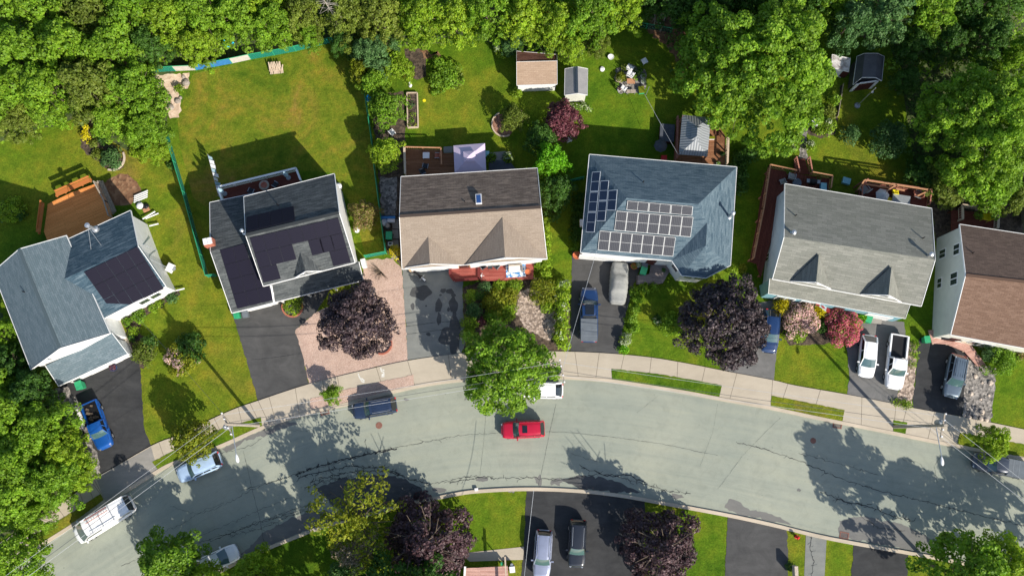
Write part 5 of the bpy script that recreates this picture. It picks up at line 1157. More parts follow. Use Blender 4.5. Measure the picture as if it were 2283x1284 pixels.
# fences
def fence(label, pts, h=1.35, mat='mesh_green', posts='plastic_green', name='mesh_fence', step=2.6, kinds=None, group='green mesh fences'):
    P = [G(x, y, 0) for x, y in pts]; t = thing(name, label, 'fence', P[0], 0, group)
    for i in range(len(P) - 1):
        a, b = P[i], P[i + 1]; L = (b - a).length; n = max(1, round(L / step)); mm = kinds[i] if kinds else mat
        MB().box((a + b) / 2 + V((0, 0, h / 2)), (L, .02, h - .05), rz=math.atan2(b.y - a.y, b.x - a.x)).build('mesh_panel', mm, t)
        MB().tube(a + V((0, 0, h)), b + V((0, 0, h)), .035, .035, 6).build('rail', posts, t)
        for k in range(n): p = a.lerp(b, k / n); MB().tube(p, p + V((0, 0, h + .08)), .045, .045, 6).build('post', posts, t)
    p = P[-1]; MB().tube(p, p + V((0, 0, h + .08)), .045, .045, 6).build('post', posts, t)
    return t
fence('green mesh fence between the first two lawns ending by the charcoal house', [(373, 291), (395, 366), (415, 432), (440, 524), (466, 618), (486, 616)])
fence('green fence with blue and white tarp sections along the woods', [(339, 162), (392, 159), (438, 157), (518, 142), (560, 133), (612, 124), (660, 115), (716, 101), (760, 92)], kinds=['mesh_green', 'tarp_white', 'tarp_blue', 'tarp_white', 'mesh_green', 'mesh_green', 'mesh_green', 'mesh_green'])
fence('green mesh fence from the round bushes down to the pink gravel yard', [(806, 160), (815, 208), (830, 308), (838, 385), (848, 460), (862, 566), (816, 575)])
fence('short dark green fence in the shade at the back of the stone patio lawn', [(1392, 56), (1440, 64), (1495, 74)], 1.2, 'mesh_dark')
fence('short green mesh fence behind the bright lime tree', [(1200, 416), (1235, 415), (1300, 400)], 1.1)
fence('weathered board fence at the far right beside the brown roof', [(2272, 400), (2278, 500)], 1.6, 'wood_grey', 'wood_grey', 'board_fence', group=None)
fence('low grey border board along the shaded flower bed', [(1878, 190), (1866, 260)], .4, 'wood_grey', 'wood_grey', 'edging_board', group=None)
# raised vegetable bed
g = G(919, 245, 0); t = thing('raised_bed', 'long narrow wooden raised bed of vegetables on the garden lawn', 'garden bed', g)
P = gp([(907, 207), (930, 207), (932, 283), (909, 284)], .35); mb = MB()
for i in range(4): mb.beam(P[i] - V((0, 0, .15)), P[(i + 1) % 4] - V((0, 0, .15)), .12, .34)
mb.build('frame', 'wood_beige', t); MB().prism(P, 0, .25).build('soil', 'soil', t)
for x, y, r, m in ((911, 218, 5, 'leaf_lime'), (918, 232, 8, 'leaf_blue'), (914, 238, 6, 'leaf_green'), (921, 256, 7, 'leaf_lime'), (917, 268, 7, 'leaf_green'), (912, 279, 5, 'leaf_lime'), (924, 277, 5, 'leaf_gold')):
    mb = MB(); c = G(x, y, .4); leafcloud(mb, [(c.x, c.y, .35, r / 21)], .16, 200, random.Random(x)); mb.build('vegetable_plant', m, t)
# brick ring round the mulch bed
def ring(label, cx, cy, r, mat, z=.2, n=26, a0=0, a1=6.283, name='brick_edging', cat='edging', bw=.3):
    t = thing(name, label, cat, G(cx, cy)); mb = MB(); 
    for k in range(n):
        an = a0 + (a1 - a0) * k / n; p = G(cx + r * cos(an), cy + r * sin(an)); mb.box((p.x, p.y, z / 2), (bw * .5, bw * .9, z * random.uniform(.85, 1.1)), rz=-an + random.uniform(-.08, .08))
    mb.build('brick_ring', mat, t)
ring('pale brick edging curved round the mulch bed with a yellow-green shrub', 1124, 278, 27, 'wood_beige', a0=1.2, a1=4.3, n=34)
ring('round brick edging of the bright bush at the driveway', 652, 684, 22, 'brick_red', a0=-.2, a1=3.4, n=26, bw=.34)
ring('red brick edging showing under the purple maple on the pink gravel', 850, 766, 23, 'brick_red', a0=-.8, a1=1.8, n=22, bw=.34)
ring('stone edging around the blue-green grass clump', 250, 352, 28, 'stone_pale', a0=-.3, a1=1.9, n=16, bw=.35)
# stones and rocks
def rocks(label, lst, name='rock', cat='rock', group=None, mat='stone'):
    for i, (x, y, r) in enumerate(lst):
        rnd = random.Random(int(x + y * 3)); mb = MB(); bm = bmesh.new(); bmesh.ops.create_icosphere(bm, subdivisions=2, radius=1)
        for v in bm.verts: v.co *= 1 + rnd.gauss(0, .09); v.co.z *= .6
        mb.v = [tuple(v.co * r / 21) for v in bm.verts]; mb.f = [tuple(v.index for v in f.verts) for f in bm.faces]; mb.uv = [None] * len(mb.f); bm.free()
        g = G(x, y, r / 40); o = mb.build(name, mat); o.location = (g.x, g.y, r / 21 * .3); o.rotation_euler = (0, 0, rnd.random() * 6); tag(o, label if isinstance(label, str) else label[i], cat, group)
rocks('grey brown boulder at the edge of the sand patch by the woods', [(414, 184, 9), (409, 172, 5), (380, 239, 8), (396, 225, 7), (378, 216, 5), (402, 218, 4)], group='boulders on the sand patch')
rocks('small pale stone lying on the dark grey gravel by the brown house', [(2175, 838, 5), (2190, 853, 3), (2209, 853, 6), (2166, 877, 5), (2190, 918, 6), (2205, 881, 3), (2187, 890, 3), (2150, 925, 4), (2162, 930, 5), (2175, 932, 5), (2188, 934, 5), (2200, 936, 5)], 'stone', 'stone', 'stones on the dark gravel', 'stone_pale')
for i in range(1):
    g = G(617, 156); t = thing('firewood_pile', 'small pale pile of split logs on the dry lawn near the fence', 'wood pile', g, .1); rnd = random.Random(3)
    for k in range(26):
        x = (k % 9 - 4) * .17 + rnd.gauss(0, .04); y = (k // 9) * .3 - .2; z = .12 + (k // 9) * .14
        MB().tube((x, y - .32, z), (x + rnd.gauss(0, .08), y + .32, z + rnd.gauss(0, .05) + .12), .085, .075, 7).build('log', 'wood_beige', t, local=True)
rocks(['white stone left of the tree lined garden path', 'pale stone beside the tyre at the soil bed', 'white stone below it on the soil bed edge'], [(1343, 154, 6), (914, 185, 4), (915, 191, 4)], 'stone', 'stone', None, 'plastic_white')
t = thing('paddling_pool', 'bright blue curved plastic pool rim in the undergrowth beyond the tarp fence', 'pool', G(511, 98, .5)); mb = MB(); rows = []
for k in range(15):
    an = 2.6 + k * .32; c = V((cos(an) * .55, sin(an) * .5, .35)); rows.append([c + V((cos(an) * .14 * cos(b), sin(an) * .14 * cos(b), .14 * sin(b))) for b in [j * pi / 4 for j in range(8)]])
mb.grid(rows, True); mb.build('rim', 'plastic_cyan', t, local=True, smooth=True)
t = thing('tyre', 'old black tyre lying on the soil beside the shrubs', 'tyre', G(915.5, 146)); MB().lathe((0, 0, 0), [(.2, .03), (.34, 0), (.38, .1), (.34, .2), (.2, .18)], 18).build('tread', 'rubber', t, local=True, smooth=True); MB().lathe((0, 0, .12), [(.17, 0), (.02, .01)], 12).build('hole', 'soil', t, local=True)
t = thing('flying_disc', 'tiny yellow ring lying on the garden lawn', 'toy', G(946, 225)); MB().lathe((0, 0, 0), [(.12, .02), (.18, 0), (.19, .05), (.13, .05)], 14).build('ring', 'plastic_yellow', t, local=True)
cooler(822, 217, .0, .1, 'plastic_blue', 'blue plastic tub tucked behind the green mesh fence', (.5, .6, .5), 'plastic_blue', 'storage_tub', 'tub')
cooler(*zed(ZG, 852, 993), 0, 0, 'plastic_teal', 'pale blue box right beside the lilac canopy', (.5, .6, .5), 'plastic_teal', 'storage_box', 'box')
for i, q in enumerate(((520, 955), (548, 948))): pass
sheet('paving', ZQ(ZG, [(487, 935), (565, 930), (565, 985), (487, 988)]), .04, 'concrete_grey'); sheet('paving', ZQ(ZG, [(870, 985), (1010, 972), (1060, 1060), (870, 1060)]), .03, 'concrete_grey')
t = thing('trampoline_cover', 'dark grey square ground cover between the canopy and the white flowers', 'ground cover', G(*zed(ZG, 965, 1095))); MB().prism(gp(ZQ(ZG, [(868, 1045), (1040, 1050), (1100, 1130), (1040, 1180), (868, 1180)]), .3), 0, .3).build('cover', 'tarp_dark', t)
# doors and windows of the street fronts
def front_item(parent, A, B, u, z, w, h, kind, ins):
    A, B = (A, B) if A.x < B.x else (B, A); d = V((B.x - A.x, B.y - A.y, 0)); t = d.normalized(); nr = V((t.y, -t.x, 0)); nr = nr if nr.y < 0 else -nr
    c = A + d * u - nr * (ins - .02); c = V((c.x, c.y, z + h / 2)); q = Matrix.Rotation(math.atan2(t.y, t.x), 3, 'Z')
    if kind == 'garage_door':
        o = MB().box(c, (w, .06, h), rot=q).build('garage_door', 'white_trim', parent); mb = MB(); [mb.box(c + nr * .035 + V((0, 0, -h / 2 + h * k / 4)), (w * .96, .02, .03), rot=q) for k in (1, 2, 3)]; mb.build('panel_groove', 'grey_trim', o)
    elif kind == 'door':
        o = MB().box(c, (w, .08, h), rot=q).build('door', 'deck_maroon', parent); MB().box(c + q @ V((w * .38, 0, 0)) + nr * .06, (.06, .08, .1), rot=q).build('handle', 'galvanised', o)
    else:
        o = MB().box(c, (w + .2, .06, h + .2), rot=q).build('window', 'white_trim', parent); mb = MB(); [mb.box(c + q @ V((s * w * .26, 0, 0)) + nr * .03, (w * .44, .05, h), rot=q) for s in (-1, 1)]; mb.build('pane', 'window_glass', o)
front_item(h1, WB['d'], WB['c'], .55, .05, 3.6, 2.1, 'garage_door', .35)
front_item(h2, WL['s0'], WL['s1'], .5, .05, 2.7, 2.1, 'garage_door', .3); front_item(h2, WM['s0'], WM['s1'], .45, .1, 1.0, 2.1, 'door', .28)
for u in (.22, .7, .86): front_item(h2, WM['s0'], WM['s1'], u, 1.0, 1.3, 1.2, 'window', .28)
front_item(h3, W3['s0'], W3['s1'], .16, .05, 2.7, 2.1, 'garage_door', .33); front_item(h3, W3['s0'], W3['s1'], .42, .7, 1.0, 2.1, 'door', .33)
for u in (.56, .78): front_item(h3, W3['s0'], W3['s1'], u, 1.5, 1.6, 1.3, 'window', .33)
front_item(h4, W4['D'], W4['W'], .25, .05, 4.6, 2.2, 'garage_door', .3); front_item(h4, W4['D'], W4['W'], .82, .45, 1.0, 2.1, 'door', .3)
front_item(h5, W5b['d'], W5b['c'], .85, .05, 2.7, 2.1, 'garage_door', .04); front_item(h5, W5b['d'], W5b['c'], .55, .1, 1.0, 2.1, 'door', .04)
for u in (.15, .33): front_item(h5, W5b['d'], W5b['c'], u, 1.0, 1.8, 1.3, 'window', .04)
front_item(h6, W6['s0'], W6['s1'], .12, .1, 1.0, 2.1, 'door', .2); front_item(h6, W6['s0'], W6['s1'], .3, 1.0, 2.2, 1.4, 'window', .2)

# ================================================================ BINS AND SMALL THINGS
def bin_(px, py, rz, mat, label, s=1.0):
    g = G(px, py, 1.0 * s); t = thing('wheelie_bin', label, 'bin', (g.x, g.y, 0), rz, 'wheelie bins'); mb = MB()
    mb.grid([[(x * a * s, y * b * s, z * s) for x, y in ((-1, -1), (1, -1), (1, 1), (-1, 1))] for a, b, z in ((.23, .27, .06), (.29, .35, .95))], True); mb.build('body', mat, t, local=True)
    MB().box((0, .02 * s, .99 * s), (.62 * s, .76 * s, .09 * s)).build('lid', mat, t, local=True); MB().tube((-.24 * s, .37 * s, .93 * s), (.24 * s, .37 * s, .93 * s), .025, .025, 6).build('handle', 'plastic_black', t, local=True)
    for x in (-.27, .27): MB().tube((x * s, .27 * s, .12), (x * s * 1.15, .27 * s, .12), .12, .12, 12).build('wheel', 'rubber', t, local=True)
bin_(175, 859, .4, 'plastic_green', 'green wheelie bin under the slate garage eave', 1.15); bin_(527, 702, .25, 'plastic_green', 'green wheelie bin at the lower corner of the charcoal roof'); bin_(546, 700, .25, 'plastic_grey', 'blue-grey bin next to the green one by the charcoal roof')
bin_(867, 525, 0, 'plastic_green', 'green bin on the narrow path left of the tan roof', 1.1); bin_(1435, 604, -.3, 'plastic_green', 'green bin by the covered car and the grey steps', 1.1); bin_(1438, 590, -.1, 'plastic_grey', 'grey-blue bin above the green one at the hipped house')
bin_(2068, 757, .1, 'plastic_green', 'green bin beside the white pickup at the porch landing'); bin_(1938, 712, -.4, 'plastic_green', 'green bin partly under the grey porch roof eave')
for q, l, m in (((864, 492), 'white bag pile with navy cover on the narrow side path', 'fabric_white'),):
    g = G(*q, .5); t = thing('storage_pile', l, 'storage', (g.x, g.y, 0)); mb = MB(); bm = None
    mb.lathe((-.35, -.1, 0), [(.4, 0), (.45, .3), (.3, .5), (.05, .58)], 10); mb.build('bag', 'fabric_white', t, local=True); MB().box((.1, .3, .55), (1.5, .28, .5)).build('cover', 'tarp_blue', t, local=True); MB().box((.4, 0, .4), (.8, .35, .5)).build('white_box', 'fabric_white', t, local=True)
MB_ = None
t = thing('water_barrel', 'round grey barrel between the bags and the green side path bin', 'barrel', G(864, 503, .8)); t.location.z = 0; MB().lathe((0, 0, 0), [(.25, 0), (.3, .4), (.26, .8), (.2, .8)], 14).build('body', 'plastic_grey', t, local=True); MB().lathe((0, 0, .8), [(.24, 0), (.22, .03)], 14).build('lid', 'stone', t, local=True)
t = thing('garden_sink', 'small white basin above the yellow shrub on the side path', 'basin', G(870, 543, .5)); t.location.z = 0; MB().box((0, 0, .25), (.5, .36, .5)).build('basin', 'plastic_white', t, local=True); MB().box((0, 0, .51), (.3, .2, .03)).build('bowl', 'black_trim', t, local=True)
for x, y in ((882, 500), (882, 522), (882, 545), (880, 568)):
    o = MB().prism(gp([(x - 8, y - 10), (x + 6, y - 10), (x + 7, y + 10), (x - 7, y + 10)], .05), 0, .05).build('paving_slab', 'concrete_grey'); tag(o, 'grey square slab of the narrow side path left of the tan roof', 'paving slab', 'slabs of the side path')
potp(1286, 569, 0, .45, .5, 'terracotta', 'large terracotta pot at the left corner of the hipped house front', None)
cooler(1310, 570, 0, -.05, 'plastic_teal', 'turquoise and blue toy box against the hipped house front', (1.0, .45, .5), 'plastic_cyan', 'toy_box', 'box')
potp(1326, 572, 0, .2, .25, 'terracotta', 'small pot right of the turquoise toy box', 'leaf_dark'); potp(1414, 593, 0, .4, .5, 'terracotta', 'pot of yellowish flowers beside the covered car', 'leaf_olive'); potp(1424, 590, 0, .3, .7, 'plastic_white', 'white pot squeezed between flower pot and grey bin', 'flower_white'); potp(1480, 602, .45, .25, .4, 'plastic_grey', 'grey pot standing at the door of the hipped house', 'leaf_dark')
potp(252, 819, 0, .42, .4, 'paint_navy', 'purple-blue tub of orange flowers on the dark driveway by the garage', 'leaf_red')
# leftover building materials by house 1
g = G(317, 452); t = thing('scrap_pile', 'pile of white boards and bags beside the left house back corner', 'scrap pile', g, .42)
for k in range(4): MB().box((0.1 * k, .35 + k * .2, .12 + .03 * k), (1.6, .12, .08)).build('board', 'white_trim', t, local=True)
MB().lathe((-.3, -.3, 0), [(.35, 0), (.4, .25), (.2, .45), (.03, .5)], 9).build('bag', 'fabric_white', t, local=True); MB().lathe((.3, -.7, 0), [(.3, 0), (.36, .25), (.1, .4)], 9).build('bag', 'plastic_black', t, local=True); MB().box((.2, -1.0, .15), (.7, .35, .3)).build('crate', 'wood_orange', t, local=True); MB().box((.5, -1.9, .1), (1.5, .1, .12)).build('board', 'white_trim', t, local=True)
# washing line at house 2
g = G(487, 440, 0); a = G(463, 345, 2.2); b = G(487, 437, 2.2); t = thing('washing_line', 'washing line hung with pale clothes left of the white railed deck', 'washing line', (a.x, a.y, 0))
for p in (a, b): MB().tube((p.x, p.y, 0), (p.x, p.y, 2.3), .04, .04, 6).build('post', 'metal_grey', t)
MB().tube(a, b, .012, .012, 4).build('line', 'wire', t); rnd = random.Random(9)
o = thing('laundry', 'row of white and grey clothes pegged on the washing line', 'laundry', (a.x, a.y, 0))
for k in range(9):
    p = a.lerp(b, (k + .6) / 9.6); d = (b - a).normalized(); w = rnd.uniform(.3, .42); h = rnd.uniform(.5, .8); sl = rnd.uniform(.2, .5); mb = MB()
    mb.grid([[p + d * (u - .5) * w * 1.2 + V((sl * v, .06 * sin(u * 9), -h * v)) for v in (0, .5, 1)] for u in (0, .25, .5, .75, 1)]); mb.build('garment', 'fabric_white' if k % 3 else 'fabric_skyblue', o)
# stone patio with chairs in garden 4
sheet('stone_patio', ZQ(ZG4, [(318, 450), (430, 420), (545, 470), (540, 600), (500, 640), (335, 635), (312, 560)]), .05, 'grey_gravel')
for q, m, l, s in (((420, 450), 'plastic_white', 'topmost white garden chair on the small stone patio', 1.2), ((425, 498), 'plastic_white', 'white garden chair below the topmost one on the stone patio', 1.3), ((375, 600), 'plastic_white', 'white garden chair at the lower left of the stone patio', 1.0)):
    chair(*zed(ZG4, *q), .05, 1.0, m, l, name='garden_chair', s=s, frame='plastic_white')
potp(*zed(ZG4, 520, 505), .05, .28, .4, 'plastic_white', 'upper white pot at the right side of the stone patio', 'leaf_green'); potp(*zed(ZG4, 522, 545), .05, .3, .4, 'plastic_white', 'lower white pot at the right side of the stone patio', 'flower_white'); potp(*zed(ZG4, 340, 605), .05, .25, .35, 'plastic_white', 'white pot at the lower left corner of the stone patio', 'leaf_red'); potp(*zed(ZG4, 335, 530), .05, .35, .4, 'wood_beige', 'beige tub on the left side of the stone patio', 'leaf_olive')
sq_table(*zed(ZG4, 428, 545), .05, .9, .6, .4, 'wood_orange', 'low orange wooden bench in the middle of the stone patio'); sq_table(*zed(ZG4, 430, 622), .05, 1.0, .4, .45, 'wood_grey', 'grey bench along the lower edge of the stone patio')
cooler(*zed(ZG4, 508, 608), .05, .1, 'plastic_green', 'green crate holding lime plants at the corner of the stone patio', (.6, .75, .45), 'leaf_gold', 'planter_crate', 'planter')
sq_table(*zed(ZG4, 530, 393), 0, .62, .62, .5, 'fabric_white', 'small white square table on the shaded lawn above the stone patio', .5); potp(*zed(ZG4, 277, 362), 0, .35, .3, 'plastic_white', 'white bird bath among shrubs above the stone patio', None, name='bird_bath'); 
for x, y, r, m in ((1384, 170, 12, 'leaf_gold'), (1392, 150, 8, 'leaf_olive'), (1412, 172, 7, 'leaf_green'), (1425, 160, 10, 'leaf_dark'), (1374, 190, 6, 'leaf_green')):
    shrub(x, y, r, .7, m, {1384: 'yellowish plant at the left side of the stone patio', 1392: 'small olive plant at the top left of the stone patio', 1412: 'small green plant in the middle of the stone patio', 1425: 'dark plant at the right edge of the stone patio', 1374: 'small green plant at the lower left of the stone patio'}[x], name='patio_plant', cat='plant')
# swing frame in the trees
t = thing('swing_frame', 'old grey wooden swing frame in the shade at the wood edge', 'swing', G(1470, 45)); A = [G(*zed(ZG4, *p), 1.8) for p in ((607, 45), (690, 50), (668, 118), (610, 95))]
for i in range(4): MB().beam(A[i], A[(i + 1) % 4], .12, .12).build('beam', 'wood_grey', t)
for p in A: MB().beam(V((p.x, p.y, 0)), p, .1, .1).build('leg', 'wood_grey', t)
chair(*zed(ZR, 235, 690), 0, 1.0, 'plastic_white', 'white slatted garden chair at the top of the shaded path', name='garden_chair', s=1.5, frame='plastic_white')
g = G(1911, 236); t = thing('clothesline_pole', 'tall grey clothesline pole with a round base on the dark lawn', 'pole', g); MB().tube((0, 0, 0), (0, 0, 5.2), .05, .04, 8).build('pole', 'galvanised', t, local=True); MB().lathe((0, 0, 0), [(.35, 0), (.3, .15), (.06, .2)], 14).build('base', 'metal_grey', t, local=True); MB().lathe((.1, 0, 4.0), [(.14, 0), (.14, .1)], 10).build('pulley', 'metal_grey', t, local=True)
for p, l in (((875, 296), 'white bent plastic chair fallen between the round bushes'),): chair(*p, 0, .7, 'plastic_white', l, name='garden_chair', frame='plastic_white')
chair(1268, 312, 0, 1.9, 'plastic_white', 'white garden chair in the shade right of the lime tree', name='garden_chair', frame='plastic_white')
# hydrant, post, street bits
g = G(1775, 1196); t = thing('fire_hydrant', 'small red fire hydrant on the strip of grass between lower driveways', 'fire hydrant', g); MB().lathe((0, 0, 0), [(.2, 0), (.2, .06), (.13, .08), (.13, .6), (.17, .64), (.15, .74), (.06, .84)], 14).build('barrel', 'plastic_red', t, local=True)
for a in (0, pi, -pi / 2): MB().tube((0, 0, .5), (cos(a) * .24, sin(a) * .24, .5), .075, .075, 10).build('outlet_cap', 'plastic_red', t, local=True)
for x, y, l in ((1062, 1091, 'small white box lying on the lower kerb'),):
    cooler(x, y, .15, .1, 'fabric_white', l, (.35, .28, .15), 'fabric_white', 'white_box', 'box')
# lower edge: stoop of the off-frame house
t = deck('front_stoop', 'pink boarded front stoop with white post at the bottom edge', [(1035, 1266), (1123, 1262), (1132, 1262), (1136, 1330), (1032, 1330)], 1.2, 'deck_pink', 0, 'wood_beige')
mb = MB(); mb.beam(G(1037, 1262, 2.0), G(1033, 1330, 2.0), .2, .1); mb.build('rail', 'white_trim', t); MB().beam(G(1126, 1240, 2.2), G(1130, 1330, 2.2), .14, .2).build('rail', 'wood_beige', t)
t = thing('mailbox', 'green mailbox on the stoop corner post', 'mailbox', G(1119, 1256, 1.9)); MB().box((0, 0, 0), (.25, .3, .25)).build('box', 'plastic_green', t, local=True); MB().box((0, 0, -.9), (.08, .08, 1.6)).build('post', 'wood_beige', t, local=True)
t = thing('air_conditioner', 'white machine with round fan right of the pink stoop', 'air conditioner', G(1142, 1268, .4), .1); MB().box((0, 0, 0), (.55, .6, .8)).build('housing', 'plastic_white', t, local=True); MB().lathe((0, .45, .0), [(.16, -.3), (.16, .3)], 12).build('fan', 'galvanised', t, local=True)
for x, y, w, l in ((1773, 1274, .5, 'pale narrow sign board at the bottom edge by the asphalt drive'),):
    o = MB().box(G(x, y, 1.0), (.35, 1.2, .9)).build('utility_box', 'stone_pale'); tag(o, l, 'box')
# ================================================================ POLES AND WIRES
def pole(px, py, H, label, arm=None, lamp=None, tran=None, guard=True):
    g = G(px, py); t = thing('utility_pole', label, 'utility pole', g, 0, 'wooden utility poles'); top = V((0, 0, H))
    MB().tube((0, 0, 0), top, .19, .13, 12).build('pole', 'wood_pole', t, local=True)
    if arm: d = V((arm[0], arm[1], 0)).normalized(); MB().beam(top - d * 1.2 - V((0, 0, .5)), top + d * 1.2 - V((0, 0, .5)), .12, .12).build('crossarm', 'wood_grey', t, local=True)
    if arm:
        for s in (-1.05, -.4, .5, 1.1): q = top + d * s - V((0, 0, .4)); MB().lathe(q, [(.05, 0), (.08, .06), (.05, .12), (.07, .18)], 8).build('insulator', 'plastic_white', t, local=True)
    if tran: MB().lathe((tran[0], tran[1], H - 2.2), [(.26, 0), (.28, .1), (.28, .95), (.22, 1.05)], 14).build('transformer', 'metal_grey', t, local=True, smooth=False); MB().lathe((tran[0], tran[1], H - 1.15), [(.06, 0), (.09, .1), (.05, .25)], 8).build('bushing', 'plastic_white', t, local=True)
    if lamp:
        e = V((lamp[0], lamp[1], H - 1.4)); MB().tube((0, 0, H - 1.9), e, .05, .045, 8).build('lamp_arm', 'galvanised', t, local=True); d = V((lamp[0], lamp[1], 0)).normalized()
        mb = MB(); q = d.to_track_quat('X', 'Z').to_matrix(); rows = []
        for x, w in ((-.1, .05), (.1, .13), (.35, .18), (.6, .15), (.72, .05)): rows.append([e + q @ V((x, w * cos(a), .09 * sin(a) * (w / .15))) for a in [k * pi / 4 for k in range(8)]])
        mb.grid(rows, True); mb.build('street_lamp', 'plastic_white', t, local=True, smooth=True)
    return g
A1 = (.96, .28); 
p2 = pole(577, 948, 11.2, 'wooden utility pole leaning over the left verge with street lamp', (-.45, .9), (.75, -2.9), (-.35, -.25)); p3 = pole(1243, 841, 9.4, 'wooden utility pole beside the big green street tree and white hatchback', (-.2, 1)); p4 = pole(1993, 951, 11.4, 'wooden utility pole at the small grass square with grey transformer', (.25, .97), (.1, -3.0), (.25, .3))
p1 = V((-78, -37, 0)); p5 = V((75, -26, 0))
def wire(a, b, sag, label, group, r=.028, m='wire'):
    P = [a.lerp(b, k / 14) - V((0, 0, sag * 4 * (k / 14) * (1 - k / 14))) for k in range(15)]; mb = MB()
    for i in range(14): mb.tube(P[i], P[i + 1], r, r, 5, cap=False)
    o = mb.build('overhead_wire', m); tag(o, label, 'wire', group)
Z_ = lambda p, h, dx=0, dy=0: V((p.x + dx, p.y + dy, h))
for (a, b, ha, hb, grp, l) in ((p1, p2, 10.6, 10.8, 'wires of the left span', 'pale overhead wire crossing the white van toward the left pole'), (p2, p3, 10.6, 9.0, 'wires of the second span', 'overhead wire from left pole across the dark wagon to the middle pole'), (p3, p4, 9.0, 10.8, 'wires of the third span', 'overhead wire over the grass verges between middle and right pole'), (p4, p5, 10.8, 10.6, 'wires of the right span', 'overhead wire running off the right edge over the dark pickup')):
    for k, (dy, dz, r, m) in enumerate(((.9, 0, .014, 'wire'), (.2, -1.6, .022, 'wire_dark'), (-.2, -2.1, .018, 'wire'))): wire(Z_(a, ha + dz, -.2, dy), Z_(b, hb + dz, -.2, dy), .9, l, grp, r, m)
wire(Z_(p3, 8.4), G(1330, 560, 5), .3, 'service wire crossing the blue pickup to the hipped house', None, .018); wire(Z_(p2, 9.4), G(300, 700, 4), .3, 'service wire from left pole toward the slate house', None, .015, 'wire_dark'); wire(G(1437, 210, 2.2), G(1512, 345, 3.4), .1, 'thin clothesline from the stone patio to the gazebo post', None, .018)
for a, b in (((1420, 138, .05), (1437, 210, 2.2)),): pass
g = G(1440, 212); t = thing('clothesline_post', 'thin post at the corner of the stone patio holding the clothesline', 'post', g); MB().tube((0, 0, 0), (0, 0, 2.3), .04, .04, 6).build('post', 'metal_grey', t, local=True); MB().lathe((0, 0, 2.3), [(.06, 0), (.02, .08)], 6).build('cap', 'metal_grey', t, local=True)
# dashed reflected line on lower drive is a wire too
wire(G(1190, 1092, 6), G(1164, 1330, 7), .4, 'service wire crossing the lower driveway beside the silver car', None, .02)

